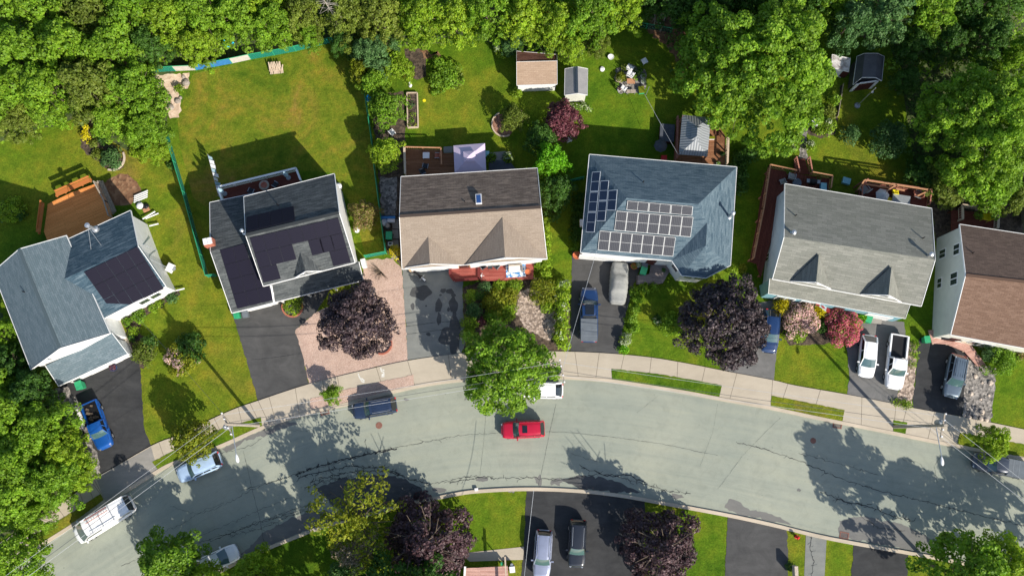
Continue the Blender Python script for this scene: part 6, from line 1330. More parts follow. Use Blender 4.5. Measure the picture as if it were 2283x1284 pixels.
# ================================================================ VEHICLES
def lerp(a, b, t): return a + (b - a) * t
def prof(x, pts):
    for i in range(len(pts) - 1):
        if x <= pts[i + 1][0]:
            t = (x - pts[i][0]) / (pts[i + 1][0] - pts[i][0]); t = t * t * (3 - 2 * t) if abs(pts[i + 1][1] - pts[i][1]) > .12 else t; return lerp(pts[i][1], pts[i + 1][1], t)
    return pts[-1][1]
def vehicle(px, py, dpx, dpy, kind, L, Wd, H, pm, label, name='parked_car', cat='car', roofm=None, extras=(), glass='car_glass', hood=.40):
    g = G(px, py, .8); rz = math.atan2(-dpy, dpx); t = thing(name, label, cat, (g.x, g.y, .02), rz)
    h2 = L / 2; w2 = Wd / 2
    K = {'suv': dict(top=[(-1, .82), (-.93, .98), (.36, 1.0), (.5, .99), (.88, .9), (1, .68)], fb=.44, ft=.16, rt=-.78, rb=-.95),
         'hatch': dict(top=[(-1, .72), (-.93, .9), (.4, .93), (.5, .92), (.86, .78), (1, .55)], fb=.5, ft=.14, rt=-.62, rb=-.92),
         'sedan': dict(top=[(-1, .7), (-.95, .88), (-.6, .92), (.38, .9), (.86, .76), (1, .55)], fb=.42, ft=.12, rt=-.42, rb=-.68),
         'pickup': dict(top=[(-1, .95), (-.98, 1.02), (-.12, 1.03), (.5, 1.06), (.9, 1.0), (1, .75)], fb=.5, ft=.30, rt=-.06, rb=-.12),
         'van': dict(top=[(-1, 1.0), (-.97, 1.1), (.5, 1.15), (.8, 1.1), (.95, .9), (1, .7)], fb=.80, ft=.46, rt=-.965, rb=-.985)}[kind]
    def wid(s): a = abs(s); return w2 * (1 - (.20 if s > 0 else .13) * max(0, (a - .5) / .5) ** 2.2 - .3 * max(0, (a - .9) / .1) ** 3 * (.9 if s > 0 else .6))
    st = [-1, -.985, -.95, -.88, -.78] + [-.65 + .1 * k for k in range(13)] + [.66, .74, .82, .88, .93, .97, .99, 1]
    st = sorted(set(round(x, 3) for x in st)); rows = []
    for s in st:
        w = wid(s); tp = prof(s, K['top']); lo = .3 if abs(s) < .95 else .42
        if kind == 'pickup' and 'open' in extras and s < -.13: tp = .72
        half = [(w * .9, lo), (w * .985, lo + .14), (w, .62), (w * .985, tp - .13), (w * .93, tp - .03), (w * .6, tp + .015), (0, tp + .03)]
        rows.append([V((s * h2, y, z)) for y, z in half] + [V((s * h2, -y, z)) for y, z in reversed(half[:-1])])
    mb = MB(); mb.grid(rows)
    for k in (0, -1): mb.face(rows[k] if k else list(reversed(rows[k])))
    mb.face([r[0] for r in rows] + [r[-1] for r in reversed(rows)])
    body = mb.build('body', pm, t, local=True, smooth=True)
    # hood seam
    if kind != 'van':
        mb = MB(); s0 = K['fb'] + .06; a = [V((s0 * h2, y * w2 * .8, prof(s0, K['top']) + .035 - abs(y) * .03)) for y in (-1, 0, 1)]; e = .93
        for y in (-1, 1): mb.beam(V((s0 * h2, y * w2 * .78, prof(s0, K['top']) + .012)), V((e * h2, y * w2 * .66, prof(e, K['top']) + .01)), .015, .015)
        mb.build('hood_seam', 'black_trim', body, local=True)
    zb = prof(0, K['top']) - .04; fb, ft, rt, rb = (K[q] * h2 for q in ('fb', 'ft', 'rt', 'rb')); wb, wt = w2 * .9, w2 * (.74 if kind != 'van' else .84); zt = H - .06
    def quadstrip(A, B, n, bulge):   # glass strip from line A to line B, bulging outward
        r = []
        for i in range(n + 1):
            u = i / n; k = 1 - (2 * u - 1) ** 2; r.append([A[0].lerp(A[1], u) + bulge * k, (A[0].lerp(A[1], u) + B[0].lerp(B[1], u)) / 2 + bulge * k * .9 + V((0, 0, .02)), B[0].lerp(B[1], u) + bulge * k * .7])
        return r
    f0, f1, r0, r1 = V((fb, wb, zb)), V((ft, wt, zt)), V((rb, wb * .95, zb)), V((rt, wt * .95, zt)); mir = lambda p: V((p.x, -p.y, p.z))
    mb = MB(); mb.grid(quadstrip((mir(f0), f0), (mir(f1), f1), 6, V((.14, 0, 0)))); mb.build('windscreen', glass, t, local=True, smooth=True)
    mb = MB(); mb.grid(quadstrip((r0, mir(r0)), (r1, mir(r1)), 6, V((-.08, 0, 0)))); mb.build('rear_window', 'tinted_glass', t, local=True, smooth=True)
    for sg in (1, -1):
        a, b, c, d = [V((p.x, p.y * sg, p.z)) for p in (r0, f0, f1, r1)]; MB().face([a, b, c, d] if sg < 0 else [d, c, b, a]).build('side_window', 'tinted_glass', t, local=True)
    rows = []; n = 8
    for i in range(n + 1):
        u = i / n; x = lerp(rt - .03, ft + .02, u); e = (1 - .05 * (2 * u - 1) ** 4) * wt * lerp(.97, 1.02, u); zz = zt + .055 * (1 - (2 * u - 1) ** 2)
        rows.append([V((x + (.08 * (1 - (y / 4) ** 2) * (1 if i == n else 0)), e * y / 4, zz + .05 * (1 - (abs(y) / 4) ** 2.5) - (.05 if abs(y) == 4 else 0))) for y in range(-4, 5)])
    rf = MB().grid(rows).build('roof', roofm or pm, t, local=True, smooth=True)
    for sg in (1, -1):
        mb = MB(); F = lambda p: V((p.x, p.y * sg, p.z)); mb.beam(F(f0), F(f1), .09, .07); mb.beam(F(r0), F(r1), .16, .08); mb.beam(F(f1), F(r1), .1, .07)
        for u in ((.5,) if kind in ('sedan', 'hatch', 'pickup') else (.38, .7)): mb.beam(F(f0.lerp(r0, u)), F(f1.lerp(r1, u)), .09, .05)
        if kind == 'van': mb.face([F(r0), F(f0.lerp(r0, .35)), F(f1.lerp(r1, .35)), F(r1)] if sg < 0 else [F(r1), F(f1.lerp(r1, .35)), F(f0.lerp(r0, .35)), F(r0)])
        mb.build('window_frame', pm, t, local=True)
    for sx in (-.6, .6):
        for sg in (-1, 1):
            c = V((sx * h2, sg * (w2 - .1), .33)); ty = MB().tube(c - V((0, .11, 0)), c + V((0, .11, 0)), .34, .34, 16).build('wheel', 'rubber', t, local=True); MB().tube(c + V((0, sg * .1, 0)), c + V((0, sg * .125, 0)), .2, .18, 10).build('rim', 'galvanised', ty, local=True)
    for sg in (-1, 1):
        w = wid(.95); MB().box((.945 * h2, sg * w * .8, prof(.95, K['top']) - .07), (.24, .2, .1), rz=-sg * .5).build('headlight', 'galvanised' if pm != 'paint_white' else 'metal_grey', t, local=True)
        MB().box((-.975 * h2, sg * wid(-.97) * .84, prof(-.95, K['top']) - .14), (.1, .2, .2)).build('tail_light', 'plastic_red', t, local=True)
        q = V((fb - .38, sg * (w2 + .1), zb + .08)); MB().box(q, (.14, .26, .14)).build('wing_mirror', pm, t, local=True)
    if 'rails' in extras:
        for sg in (-1, 1): MB().tube((rt * .9, sg * wt * .82, H + .03), (ft * .5, sg * wt * .82, H + .03), .025, .025, 6).build('roof_rail', 'galvanised' if 'silver' in extras else 'black_trim', t, local=True)
    if 'sunroof' in extras: MB().box((ft - .55, 0, H + .045), (.5, wt * 1.1, .03)).build('sunroof', 'tinted_glass', t, local=True)
    if 'bigsun' in extras: MB().box(((ft + rt) / 2 + .1, 0, H + .04), (1.15, wt * 1.25, .035)).build('sunroof', 'tinted_glass', t, local=True)
    if 'ribs' in extras:
        mb = MB(); [mb.box(((ft + rt) / 2, y * wt * .36, H + .035), ((ft - rt) * .8, .035, .03)) for y in (-1.5, -.5, .5, 1.5)]; mb.build('roof_rib', pm, rf, local=True)
    if kind == 'pickup':
        x0, x1 = -h2 * .97, -.15 * h2; m_ = (x0 + x1) / 2; l_ = x1 - x0
        if 'open' in extras:
            bd = MB().box((m_, 0, .78), (l_ - .12, Wd - .4, .03)).build('cargo_bed', 'black_trim', t, local=True)
            for sg in (-1, 1): MB().box((m_, sg * (w2 - .1), .9), (l_, .17, .32)).build('bed_side', pm, t, local=True)
            MB().box((x0 + .03, 0, .9), (.1, Wd - .3, .32)).build('tailgate', pm, t, local=True)
            if 'junk' in extras:
                rnd = random.Random(4); bm_ = MB()
                for k in range(10): bm_.box((m_ + rnd.uniform(-.7, .8), rnd.uniform(-.5, .5), .85), (rnd.uniform(.15, .5), rnd.uniform(.1, .3), rnd.uniform(.08, .2)), rz=rnd.random() * 3)
                tag(bm_.build('scrap_load', 'bark'), 'brown scrap wood lying in the open bed of the blue pickup', 'scrap wood'); bm_ = C.objects[-1]; bm_.location = t.location; bm_.rotation_euler = t.rotation_euler
        else:
            tn = MB().box((m_, 0, 1.07), (l_, Wd - .22, .05)).build('tonneau_cover', 'fabric_dark' if 'greycover' not in extras else 'plastic_grey', t, local=True); mb = MB(); [mb.box((m_ + l_ * u, 0, 1.1), (.03, Wd - .26, .012)) for u in (-.25, 0, .25)]; mb.build('cover_seam', 'metal_grey', tn, local=True)
    if 'rack' in extras:
        for x in (-1.4, -.2, 1.0): MB().beam((x - .2, -wt, H + .18), (x - .2, wt, H + .18), .06, .05).build('rack_bar', 'galvanised', t, local=True)
        for y in (-.75, .75): MB().beam((-1.8, y, H + .2), (1.1, y, H + .2), .06, .05).build('rack_bar', 'galvanised', t, local=True)
    return t
vehicle(217, 947, 41, 91, 'pickup', 5.3, 1.85, 1.7, 'paint_blue', 'bright blue pickup with scrap in its open bed on the left driveway', 'pickup_truck', 'pickup', extras=('open', 'junk'))
vehicle(444, 1041, -94, 40, 'suv', 4.75, 1.85, 1.6, 'paint_sky', 'light blue hatchback parked at the kerb under the yellow-green street tree')
VAN = vehicle(232, 1158, -124, 78, 'van', 6.6, 2.1, 2.35, 'paint_white', 'white work van with roof rack parked at the lower left kerb', 'work_van', 'van', extras=('rack',))
lad = thing('ladder', 'red ended ladder strapped on the white van roof rack', 'ladder', VAN.location, VAN.rotation_euler.z)
for y in (.35, .72): MB().beam((-1.5, -y, 2.62), (1.0, -y, 2.62), .05, .08).build('ladder_rail', 'brick_red', lad, local=True)
for k in range(9): MB().beam((-1.4 + k * .28, -.35, 2.62), (-1.4 + k * .28, -.72, 2.62), .035, .035).build('rung', 'galvanised', lad, local=True)
vehicle(484, 1248, 100, -45, 'hatch', 4.6, 1.85, 1.5, 'paint_white', 'white car half hidden by trees at the bottom left kerb')
vehicle(835, 909, -100, 17, 'suv', 4.7, 1.85, 1.65, 'paint_slate', 'dark blue-grey estate car parked beside the pink gravel verge', extras=('rails', 'ribs', 'silver'))
vehicle(1166, 957, -97, 4, 'suv', 4.55, 1.85, 1.65, 'paint_red', 'bright red car driving alone in the middle of the road', 'red_car', extras=('sunroof',))
vehicle(1208, 869, -98, -3, 'hatch', 4.5, 1.8, 1.5, 'paint_white', 'white hatchback half hidden under the big green street tree')
vehicle(1313, 702, 2, -126, 'pickup', 5.9, 1.98, 1.8, 'paint_royal', 'royal blue crew cab pickup with dark bed cover beside the covered car', 'pickup_truck', 'pickup', extras=('bigsun', 'greycover', 'cab'))
vehicle(1719, 738, -14, 100, 'hatch', 4.7, 1.8, 1.45, 'paint_royal', 'dark blue car half hidden by the large purple maple')
vehicle(1935, 794, -14, 96, 'hatch', 4.6, 1.8, 1.5, 'paint_white', 'white hatchback parked left of the white pickup')
vehicle(1999, 806, -22, 123, 'pickup', 5.9, 1.98, 1.8, 'paint_white', 'white crew cab pickup with dark empty bed beside the white hatchback', 'pickup_truck', 'pickup', extras=('open',))
vehicle(2129, 838, -25, 94, 'suv', 4.7, 1.85, 1.7, 'paint_steel', 'dark steel-grey car on the driveway of the brown roofed house', extras=('rails', 'ribs'))
vehicle(2233, 1038, -100, -20, 'pickup', 6.0, 1.98, 1.8, 'paint_grey', 'dark grey pickup parked at the right kerb under the bright small tree', 'pickup_truck', 'pickup', extras=('ribs', 'greycover'))
vehicle(1210, 1234, -8, 105, 'suv', 4.8, 1.85, 1.65, 'paint_silver', 'silver-lilac estate car on the lower driveway', extras=('rails', 'silver'))
vehicle(1287, 1211, -6, 106, 'suv', 4.8, 1.85, 1.65, 'paint_black', 'black car with silver rails right of the silver estate car', extras=('rails', 'silver'))
# covered car
g = G(1380, 630, .7); t = thing('covered_car', 'car hidden under a light grey fabric cover beside the royal blue pickup', 'covered car', (g.x, g.y, .02), math.atan2(-98, -9) + pi); rnd = random.Random(2); rows = []
for i in range(33):
    s = i / 16 - 1; w = .98 * (1 - .22 * abs(s) ** 4) * (.75 if abs(s) > .97 else 1); tp = prof(s, [(-1, .5), (-.9, .92), (-.62, 1.0), (-.35, 1.45), (.1, 1.5), (.45, 1.1), (.9, .95), (1, .45)]) + rnd.gauss(0, .012); row = []
    for j in range(21):
        a = j / 20 * pi; c = cos(a); sg = 1 if c > 0 else -1; y = w * sg * abs(c) ** .45; z = .12 + (tp - .12) * (sin(a) ** .5 if sin(a) > 0 else 0)
        if z > 1.02: y *= 1 - (z - 1.02) * .45
        row.append((s * 2.35, y + .025 * sin(i * 1.9 + j), z + .03 * sin(i * 1.3 + j * .6) + .015 * sin(i * 3.1)))
    rows.append(row)
M('cover_cloth', (.25, .255, .245), (.31, .315, .3), rough=.85, s=2); cv = MB().grid(rows); cv.face([V(p) for p in rows[0]]); cv.face([V(p) for p in reversed(rows[-1])]); cv.build('fabric_cover', 'cover_cloth', t, local=True, smooth=True)
for sx in (-1.4, 1.4):
    for sg in (-1, 1): MB().tube((sx, sg * .75, .3), (sx, sg * .88, .3), .3, .3, 14).build('wheel', 'rubber', t, local=True)
# white canoe-like board and junk beside the blue pickup
o = MB(); a, b = G(168, 906, .3), G(186, 958, .3); P = smooth_line([a, (a + b) / 2 + V((.1, .1, 0)), b], 5); rows = [[P[k] + V((cos(q) * .26 * sin(pi * (k + .6) / (len(P) + .2)) ** .5, 0, .14 * sin(q))) for q in [j * pi / 4 for j in range(8)]] for k in range(len(P))]
o.grid(rows, True); o = o.build('kayak', 'fabric_white', smooth=True); tag(o, 'long white kayak lying on the gravel beside the blue pickup', 'kayak')
rnd = random.Random(12)
for i, (x, y) in enumerate(((178, 970), (188, 972), (197, 970))):
    o = MB().box(G(x, y, .15), (.5, .12, .1), rz=rnd.random() * 2).box(G(x + 2, y + 3, .1), (.12, .6, .08), rz=rnd.random() * 2).build('scrap_wood', 'wood_beige'); tag(o, 'pale scrap wood lying beside the front wheel of the blue pickup', 'scrap wood', 'scrap wood by the blue pickup')
# motorbike on the grey drive
g = G(*zed(ZH3, 355, 960), .5); t = thing('motorbike', 'black and silver motorbike on the grey driveway by the red deck', 'motorbike', (g.x, g.y, .02), -.68)
for x in (-.62, .66): w_ = MB().tube((x, -.06, .3), (x, .06, .3), .3, .3, 18).build('wheel', 'rubber', t, local=True); MB().tube((x, -.07, .3), (x, .07, .3), .18, .18, 10).build('rim', 'galvanised', w_, local=True)
MB().box((.05, 0, .45), (.55, .3, .35)).build('engine', 'metal_grey', t, local=True); MB().box((-.2, 0, .72), (.75, .24, .12)).build('saddle', 'rubber', t, local=True); MB().lathe((.25, 0, .65), [(.14, 0), (.2, .1), (.1, .24)], 10).build('fuel_tank', 'plastic_black', t, local=True)
MB().tube((.5, -.36, .95), (.5, .36, .95), .025, .025, 6).build('handlebar', 'galvanised', t, local=True); MB().beam((.66, 0, .3), (.45, 0, .98), .12, .05).build('fork', 'galvanised', t, local=True); MB().box((.72, 0, .66), (.4, .16, .04)).build('front_mudguard', 'plastic_white', t, local=True); MB().box((-.85, 0, .62), (.35, .16, .05)).build('rear_mudguard', 'terracotta', t, local=True)

# ================================================================ TREES AND PLANTS
T = tree
# single trees
T(790, 716, 82, 7.2, 'leaf_purple', 'dark purple maple standing in the pink gravel yard', name='purple_maple', group='purple maples', fam='fine', var=0)
T(1619, 716, 99, 8.2, 'leaf_purple', 'largest purple maple, between the hipped house and the grey roofed house', name='purple_maple', group='purple maples', fam='fine', var=1)
T(945, 1215, 92, 9, 'leaf_purple_warm', 'purple maple left of the lower driveway with two cars', name='purple_maple', group='purple maples', fam='cone', var=0)
T(1482, 1228, 84, 9.5, 'leaf_purple_warm', 'conical purple maple right of the lower driveway with two cars', name='purple_maple', group='purple maples', fam='cone', var=1)
T(1130, 820, 100, 8.3, 'leaf_green', 'large green street tree hanging over the kerb and white hatchback', name='street_tree', group='street trees', fam='fine', var=1, sx=1)
T(428, 982, 46, 5.2, 'leaf_gold', 'yellow-green street tree over the light blue hatchback', name='street_tree', group='street trees', fam='thin', var=0)
T(740, 880, 22, 2.6, 'leaf_green', 'tiny round tree in the pink gravel verge left of the dark wagon', name='street_tree', group='street trees', fam='thin', var=1)
T(2212, 985, 38, 4.5, 'leaf_lime', 'bright green small street tree over the dark grey pickup', name='street_tree', group='street trees', fam='thin', var=1)
T(790, 1160, 84, 8.5, 'leaf_gold', 'sparse yellow-green tree with bare twigs at the lower kerb', fam='sparse', var=0, name='sparse_tree')
T(795, 1232, 46, 7.6, 'twig', 'bare twiggy crown below the sparse yellow-green tree', fam='sparse', var=1, name='bare_tree')
T(375, 1256, 66, 7.5, 'leaf_green', 'green tree at the bottom edge left of the hidden white car', fam='mid'); T(565, 1285, 50, 6.5, 'leaf_lime', 'mid green tree at the bottom edge right of the hidden white car', fam='mid', var=2); T(455, 1318, 56, 7, 'leaf_lime', 'bright green tree cut off by the bottom edge left of centre', fam='mid', var=1)
T(40, 1246, 58, 8, 'leaf_green', 'green tree in the bottom left corner over the kerb', fam='mid', var=3)
T(2150, 1282, 84, 11.5, 'leaf_green', 'tall green tree at the bottom edge right of the lower driveways', fam='mid', var=0); T(2240, 1262, 60, 8, 'leaf_lime', 'lighter green tree in the bottom right corner', fam='mid', var=1)
T(680, 1425, 115, 12, 'leaf_green', 'large green tree standing just below the bottom edge left of centre', fam='huge', var=1); T(2435, 1290, 62, 10, 'leaf_green', 'green tree standing just outside the right edge', fam='mid', var=2)
T(900, 1345, 90, 12, 'leaf_dark', 'dark tree standing below the frame behind the lower left purple maple', fam='mid', var=3)
# the two giants
T(1702, 158, 166, 12.5, 'leaf_green', 'enormous green maple filling the gardens right of the stone patio', fam='huge', var=0, name='giant_maple'); T(1590, 90, 80, 10.5, 'leaf_green', 'green maple behind the left flank of the enormous maple', fam='mid', var=2)
T(2200, 283, 140, 11.5, 'leaf_green', 'enormous green tree at the right edge above the brown roof', fam='huge', var=1, name='giant_maple'); T(2120, 405, 56, 5, 'leaf_olive', 'lower olive green tree tucked under the right-hand giant', fam='mid', var=1); T(2215, 420, 55, 6.5, 'leaf_green', 'small green tree between the right-hand giant and the brown roof', fam='mid', var=3)
# garden trees
T(1228, 355, 41, 5.0, 'leaf_vivid', 'vivid lime green tree at the right corner of the brown rear roof', name='lime_tree', fam='thin', var=1, cf=.7); T(1240, 425, 42, 4.2, 'leaf_dark', 'dark green tree just below the vivid lime tree', fam='thin', var=0)
T(1206, 308, 38, 3.6, 'leaf_dark', 'dark bushy tree between the lime tree and the mulch bed', fam='thin', var=0); T(1256, 268, 46, 3.8, 'leaf_red', 'crimson leaved small tree with grey branches below the grey shed', name='crimson_tree', fam='thin', var=0, barkm='bark_pale'); T(1145, 262, 31, 3.2, 'leaf_olive', 'yellow-green rounded small tree in the brick edged mulch bed', fam='thin', var=1)
T(862, 240, 42, 4.5, 'leaf_green', 'upper of the two dense round trees along the green mesh fence', fam='thin', var=1); T(859, 342, 38, 4.2, 'leaf_lime', 'lower of the two dense round trees, beside the brown back deck', fam='thin', var=0)
T(840, 120, 50, 6, 'leaf_blue', 'pale bluish green tree at the top corner of the dry lawn', fam='mid', var=0); T(803, 158, 28, 4.5, 'leaf_gold', 'small yellow-green tree hanging over the dry lawn corner', fam='thin', var=1); T(838, 185, 36, 4.5, 'leaf_green', 'green tree above the blue tub by the fence', fam='thin', var=0); T(885, 150, 36, 4.5, 'leaf_lime', 'light green tree left of the tyre and soil bed', fam='thin', var=1)
T(810, 478, 34, 3.0, 'leaf_spirea', 'spirea bush with pinkish blossom beside the white gable wall', fam='thin', var=1, name='spirea', cat='bush')
# woods: individual crowns, left block
W_ = [  # px, py, r, H, tint, variant, label
 (8, 30, 74, 10, 'leaf_green', 0, 'green tree crown in the top left corner'), (105, 22, 72, 11, 'leaf_green', 1, 'green tree crown second from the top left corner along the top edge'),
 (205, 35, 72, 10.5, 'leaf_olive', 2, 'olive green crown third from the left along the top edge'), (300, 22, 70, 11, 'leaf_green', 3, 'green crown fourth from the left along the top edge'),
 (375, 45, 62, 9.5, 'leaf_lime', 0, 'light green crown above the left end of the tarp fence'), (60, 120, 76, 11, 'leaf_green', 2, 'broad green crown in the second row of the left woods, first from left'),
 (160, 115, 74, 11.5, 'leaf_green', 3, 'broad green crown in the second row of the left woods, second from left'), (255, 118, 70, 10.5, 'leaf_green', 0, 'broad green crown in the second row of the left woods, third from left'),
 (335, 105, 48, 8, 'leaf_dark', 1, 'darker crown beside the tarp fence corner'), (15, 205, 70, 10, 'leaf_green', 1, 'green crown at the left edge in the third row of the woods'),
 (110, 205, 72, 10.5, 'leaf_green', 0, 'green crown above the left lawn edge, between woods and lawn'), (205, 200, 74, 11, 'leaf_olive', 3, 'olive crown directly above the yellow hedge'),
 (300, 205, 66, 10, 'leaf_green', 2, 'green crown left of the sand patch'), (40, 275, 50, 6.5, 'leaf_olive', 0, 'low olive crown at the left edge touching the lawn'),
 (250, 265, 48, 7.5, 'leaf_green', 1, 'green crown hanging over the yellow hedge bed'), (330, 285, 50, 7, 'leaf_green', 3, 'green crown at the top of the mesh fence between the lawns'),
 (358, 215, 22, 3.5, 'leaf_dark', 2, 'small dark crown touching the left of the sand patch'), (345, 335, 34, 3.5, 'leaf_lime', 1, 'low light green bush tree below the woods beside the mesh fence'),
 (440, 105, 48, 7.5, 'leaf_lime', 2, 'light green crown directly above the blue tarp section'), (452, 30, 62, 10, 'leaf_green', 1, 'green crown on the top edge above the blue pool rim, to its left'),
 (535, 35, 62, 9.5, 'leaf_green', 2, 'green crown on the top edge above the blue pool rim, to its right'), (615, 55, 58, 9, 'leaf_green', 3, 'green crown above the middle of the tarp fence'),
 (600, 0, 60, 10, 'leaf_lime', 0, 'light green crown cut by the top edge left of the dead tree'), (680, 30, 56, 9.5, 'leaf_olive', 1, 'olive crown left of the dead grey tree'), (690, 82, 34, 6, 'leaf_green', 3, 'small green crown behind the upper fence end'),
 (775, 35, 60, 10, 'leaf_olive', 2, 'olive crown right of the dead grey tree'), (765, 95, 34, 6, 'leaf_dark', 1, 'dark small crown at the top right corner of the dry lawn'), (850, 40, 64, 10, 'leaf_olive', 0, 'olive crown above the pale bluish tree'),
 (940, 35, 64, 10, 'leaf_lime', 3, 'light green crown above the tyre and soil bed'), (1015, 45, 60, 9, 'leaf_lime', 1, 'light green crown above the loose lawn shrub'), (1090, 25, 66, 10, 'leaf_green', 2, 'green crown on the top edge left of the cream shed'),
 (1170, 40, 60, 9.5, 'leaf_lime', 0, 'light green crown above and left of the cream shed'), (1240, 55, 58, 9.5, 'leaf_lime', 3, 'light green crown directly behind the cream shed'), (1180, -10, 60, 10, 'leaf_green', 2, 'green crown cut by the top edge above the cream shed'), (1310, 30, 70, 10.5, 'leaf_green', 1, 'green crown above and right of the grey shed'),
 (1385, 5, 66, 10, 'leaf_lime', 2, 'light green crown on the top edge left of the swing frame'), (1270, 110, 34, 6, 'leaf_lime', 1, 'light green crown between the cream and the grey shed roofs'), (1330, 95, 34, 5, 'leaf_olive', 0, 'olive bush tree above the grey shed and stone'),
 (1140, 95, 30, 4, 'leaf_blue', 3, 'bluish white flowering crown left of the cream shed'), (1500, 0, 60, 9, 'leaf_dark', 0, 'dark crown on the top edge above the swing frame'), (1440, -15, 50, 9, 'leaf_dark', 3, 'dark crown at the top edge left of the swing frame'), (1560, 20, 60, 9.5, 'leaf_dark', 1, 'dark crown at the top edge left of the enormous maple'),
 (1650, -10, 70, 11, 'leaf_dark', 2, 'dark crown cut by the top edge above the enormous maple'), (1740, -20, 66, 10, 'leaf_dark', 0, 'dark crown at the top edge just right of the enormous maple top'), (1830, -5, 60, 10, 'leaf_dark', 3, 'dark crown at the top edge above the small white shed'), (1895, 55, 58, 9.5, 'leaf_blue', 1, 'bluish green crown above the small white shed'), (1975, 30, 70, 10.5, 'leaf_blue', 2, 'bluish green crown above the dark barn shaped shed'),
 (2070, 20, 72, 10.5, 'leaf_green', 0, 'green crown at the top edge right of the dark barn shaped shed'), (2160, 0, 66, 10, 'leaf_dark', 1, 'dark crown at the top edge near the right corner'), (2245, -10, 60, 9.5, 'leaf_dark', 3, 'dark crown in the top right corner'), (2035, 105, 44, 7, 'leaf_dark', 2, 'dark low crown right of the dark barn shaped shed'), (2110, 95, 50, 7.5, 'leaf_dark', 0, 'dark crown between the barn shaped shed and the right-hand giant'), (2200, 90, 56, 9, 'leaf_dark', 2, 'dark crown just above the right-hand giant'), (2270, 130, 50, 9, 'leaf_green', 1, 'green crown at the right edge above the giant'), (2020, 180, 36, 5, 'leaf_dark', 3, 'dark low crown at the right side of the shaded lawn'),
 (2062, 385, 42, 3.4, 'leaf_dark', 1, 'dark bushy crown at the lower left of the right-hand giant'), (2260, 440, 40, 6, 'leaf_olive', 0, 'olive crown beside the weathered board fence'), (1860, 15, 56, 9, 'leaf_green', 1, 'green crown at the top edge between giant maple and bluish crowns'),
 # left lower woods
 (-5, 745, 34, 7, 'leaf_green', 1, 'green crown at the left edge beside the slate roof'), (25, 815, 42, 7, 'leaf_dark', 2, 'dark crown below the left eave of the slate roof'), (-10, 850, 50, 8, 'leaf_green', 0, 'green crown at the left edge level with the garage roof'), (72, 880, 52, 8, 'leaf_dark', 3, 'dark crown left of the garage roof corner'), (20, 930, 66, 9.5, 'leaf_green', 2, 'green crown at the left edge level with the kayak'), (105, 950, 60, 9, 'leaf_green', 1, 'green crown directly left of the kayak and blue pickup'),
 (150, 1005, 48, 8, 'leaf_lime', 0, 'light green crown next to the gravel below the blue pickup'), (45, 1020, 68, 10, 'leaf_green', 3, 'broad green crown at the left edge of the lower woods'), (120, 1070, 60, 9, 'leaf_green', 2, 'green crown above the verge near the white van'), (25, 1110, 66, 9.5, 'leaf_green', 0, 'green crown at the left edge above the lowest pavement'), (175, 1060, 34, 6, 'leaf_lime', 1, 'small light green crown at the corner of the concrete apron'), (80, 1150, 40, 7, 'leaf_green', 1, 'green crown hanging over the pavement left of the white van'),
]
for x, y, r, H, m, v, l in W_: T(x, y, r * (.9 if y < 320 else .95), H * .9, m, l, group='trees of the surrounding woods', var=v)
undergrowth('dense low bushes and young trees filling the woods behind the upper gardens', [[(-30, -40), (2300, -40), (2300, 140), (2010, 160), (1975, 70), (1860, 60), (1560, 30), (1470, 0), (1390, 40), (1290, 130), (1240, 100), (1110, 100), (1080, 78), (900, 100), (790, 110), (720, 70), (520, 102), (338, 135), (345, 190), (370, 285), (300, 330), (180, 250), (100, 275), (0, 308), (-30, 310)]], 'leaf_green', step=19, h=(1.2, 4.6), leaf=.34, per=55)
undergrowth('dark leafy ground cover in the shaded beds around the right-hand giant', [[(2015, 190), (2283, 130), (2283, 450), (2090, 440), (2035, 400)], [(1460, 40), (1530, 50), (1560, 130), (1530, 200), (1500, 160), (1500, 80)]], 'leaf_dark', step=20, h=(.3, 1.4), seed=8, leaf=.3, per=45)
undergrowth('dense bushes between the lower left woods and the pavement', [[(-30, 700), (10, 720), (60, 840), (130, 880), (165, 960), (200, 1060), (185, 1078), (0, 1190), (-30, 1210)]], 'leaf_green', step=19, h=(.8, 3.4), seed=5, leaf=.34, per=50)
# dead tree
g = G(745, 60); t = thing('dead_tree', 'bare grey dead tree leaning in the woods at the top edge', 'tree', g); a = G(756, 57, 3) - g; b = G(722, 0, 11) - g; a.z, b.z = 3, 11; MB().tube((0, 0, 0), a, .14, .12, 8).tube(a, b, .12, .04, 8).build('trunk', 'bark_pale', t, local=True)
mb = MB(); rnd = random.Random(3)
for k in range(60):
    u = rnd.uniform(.1, 1); p = a.lerp(b, u); an = rnd.uniform(0, 6.28); L = rnd.uniform(.5, 1.5); mb.tube(p, p + V((cos(an) * L, sin(an) * L, rnd.uniform(-.3, .2))), .022, .008, 4, cap=False)
mb.build('branch', 'bark_pale', t, local=True)
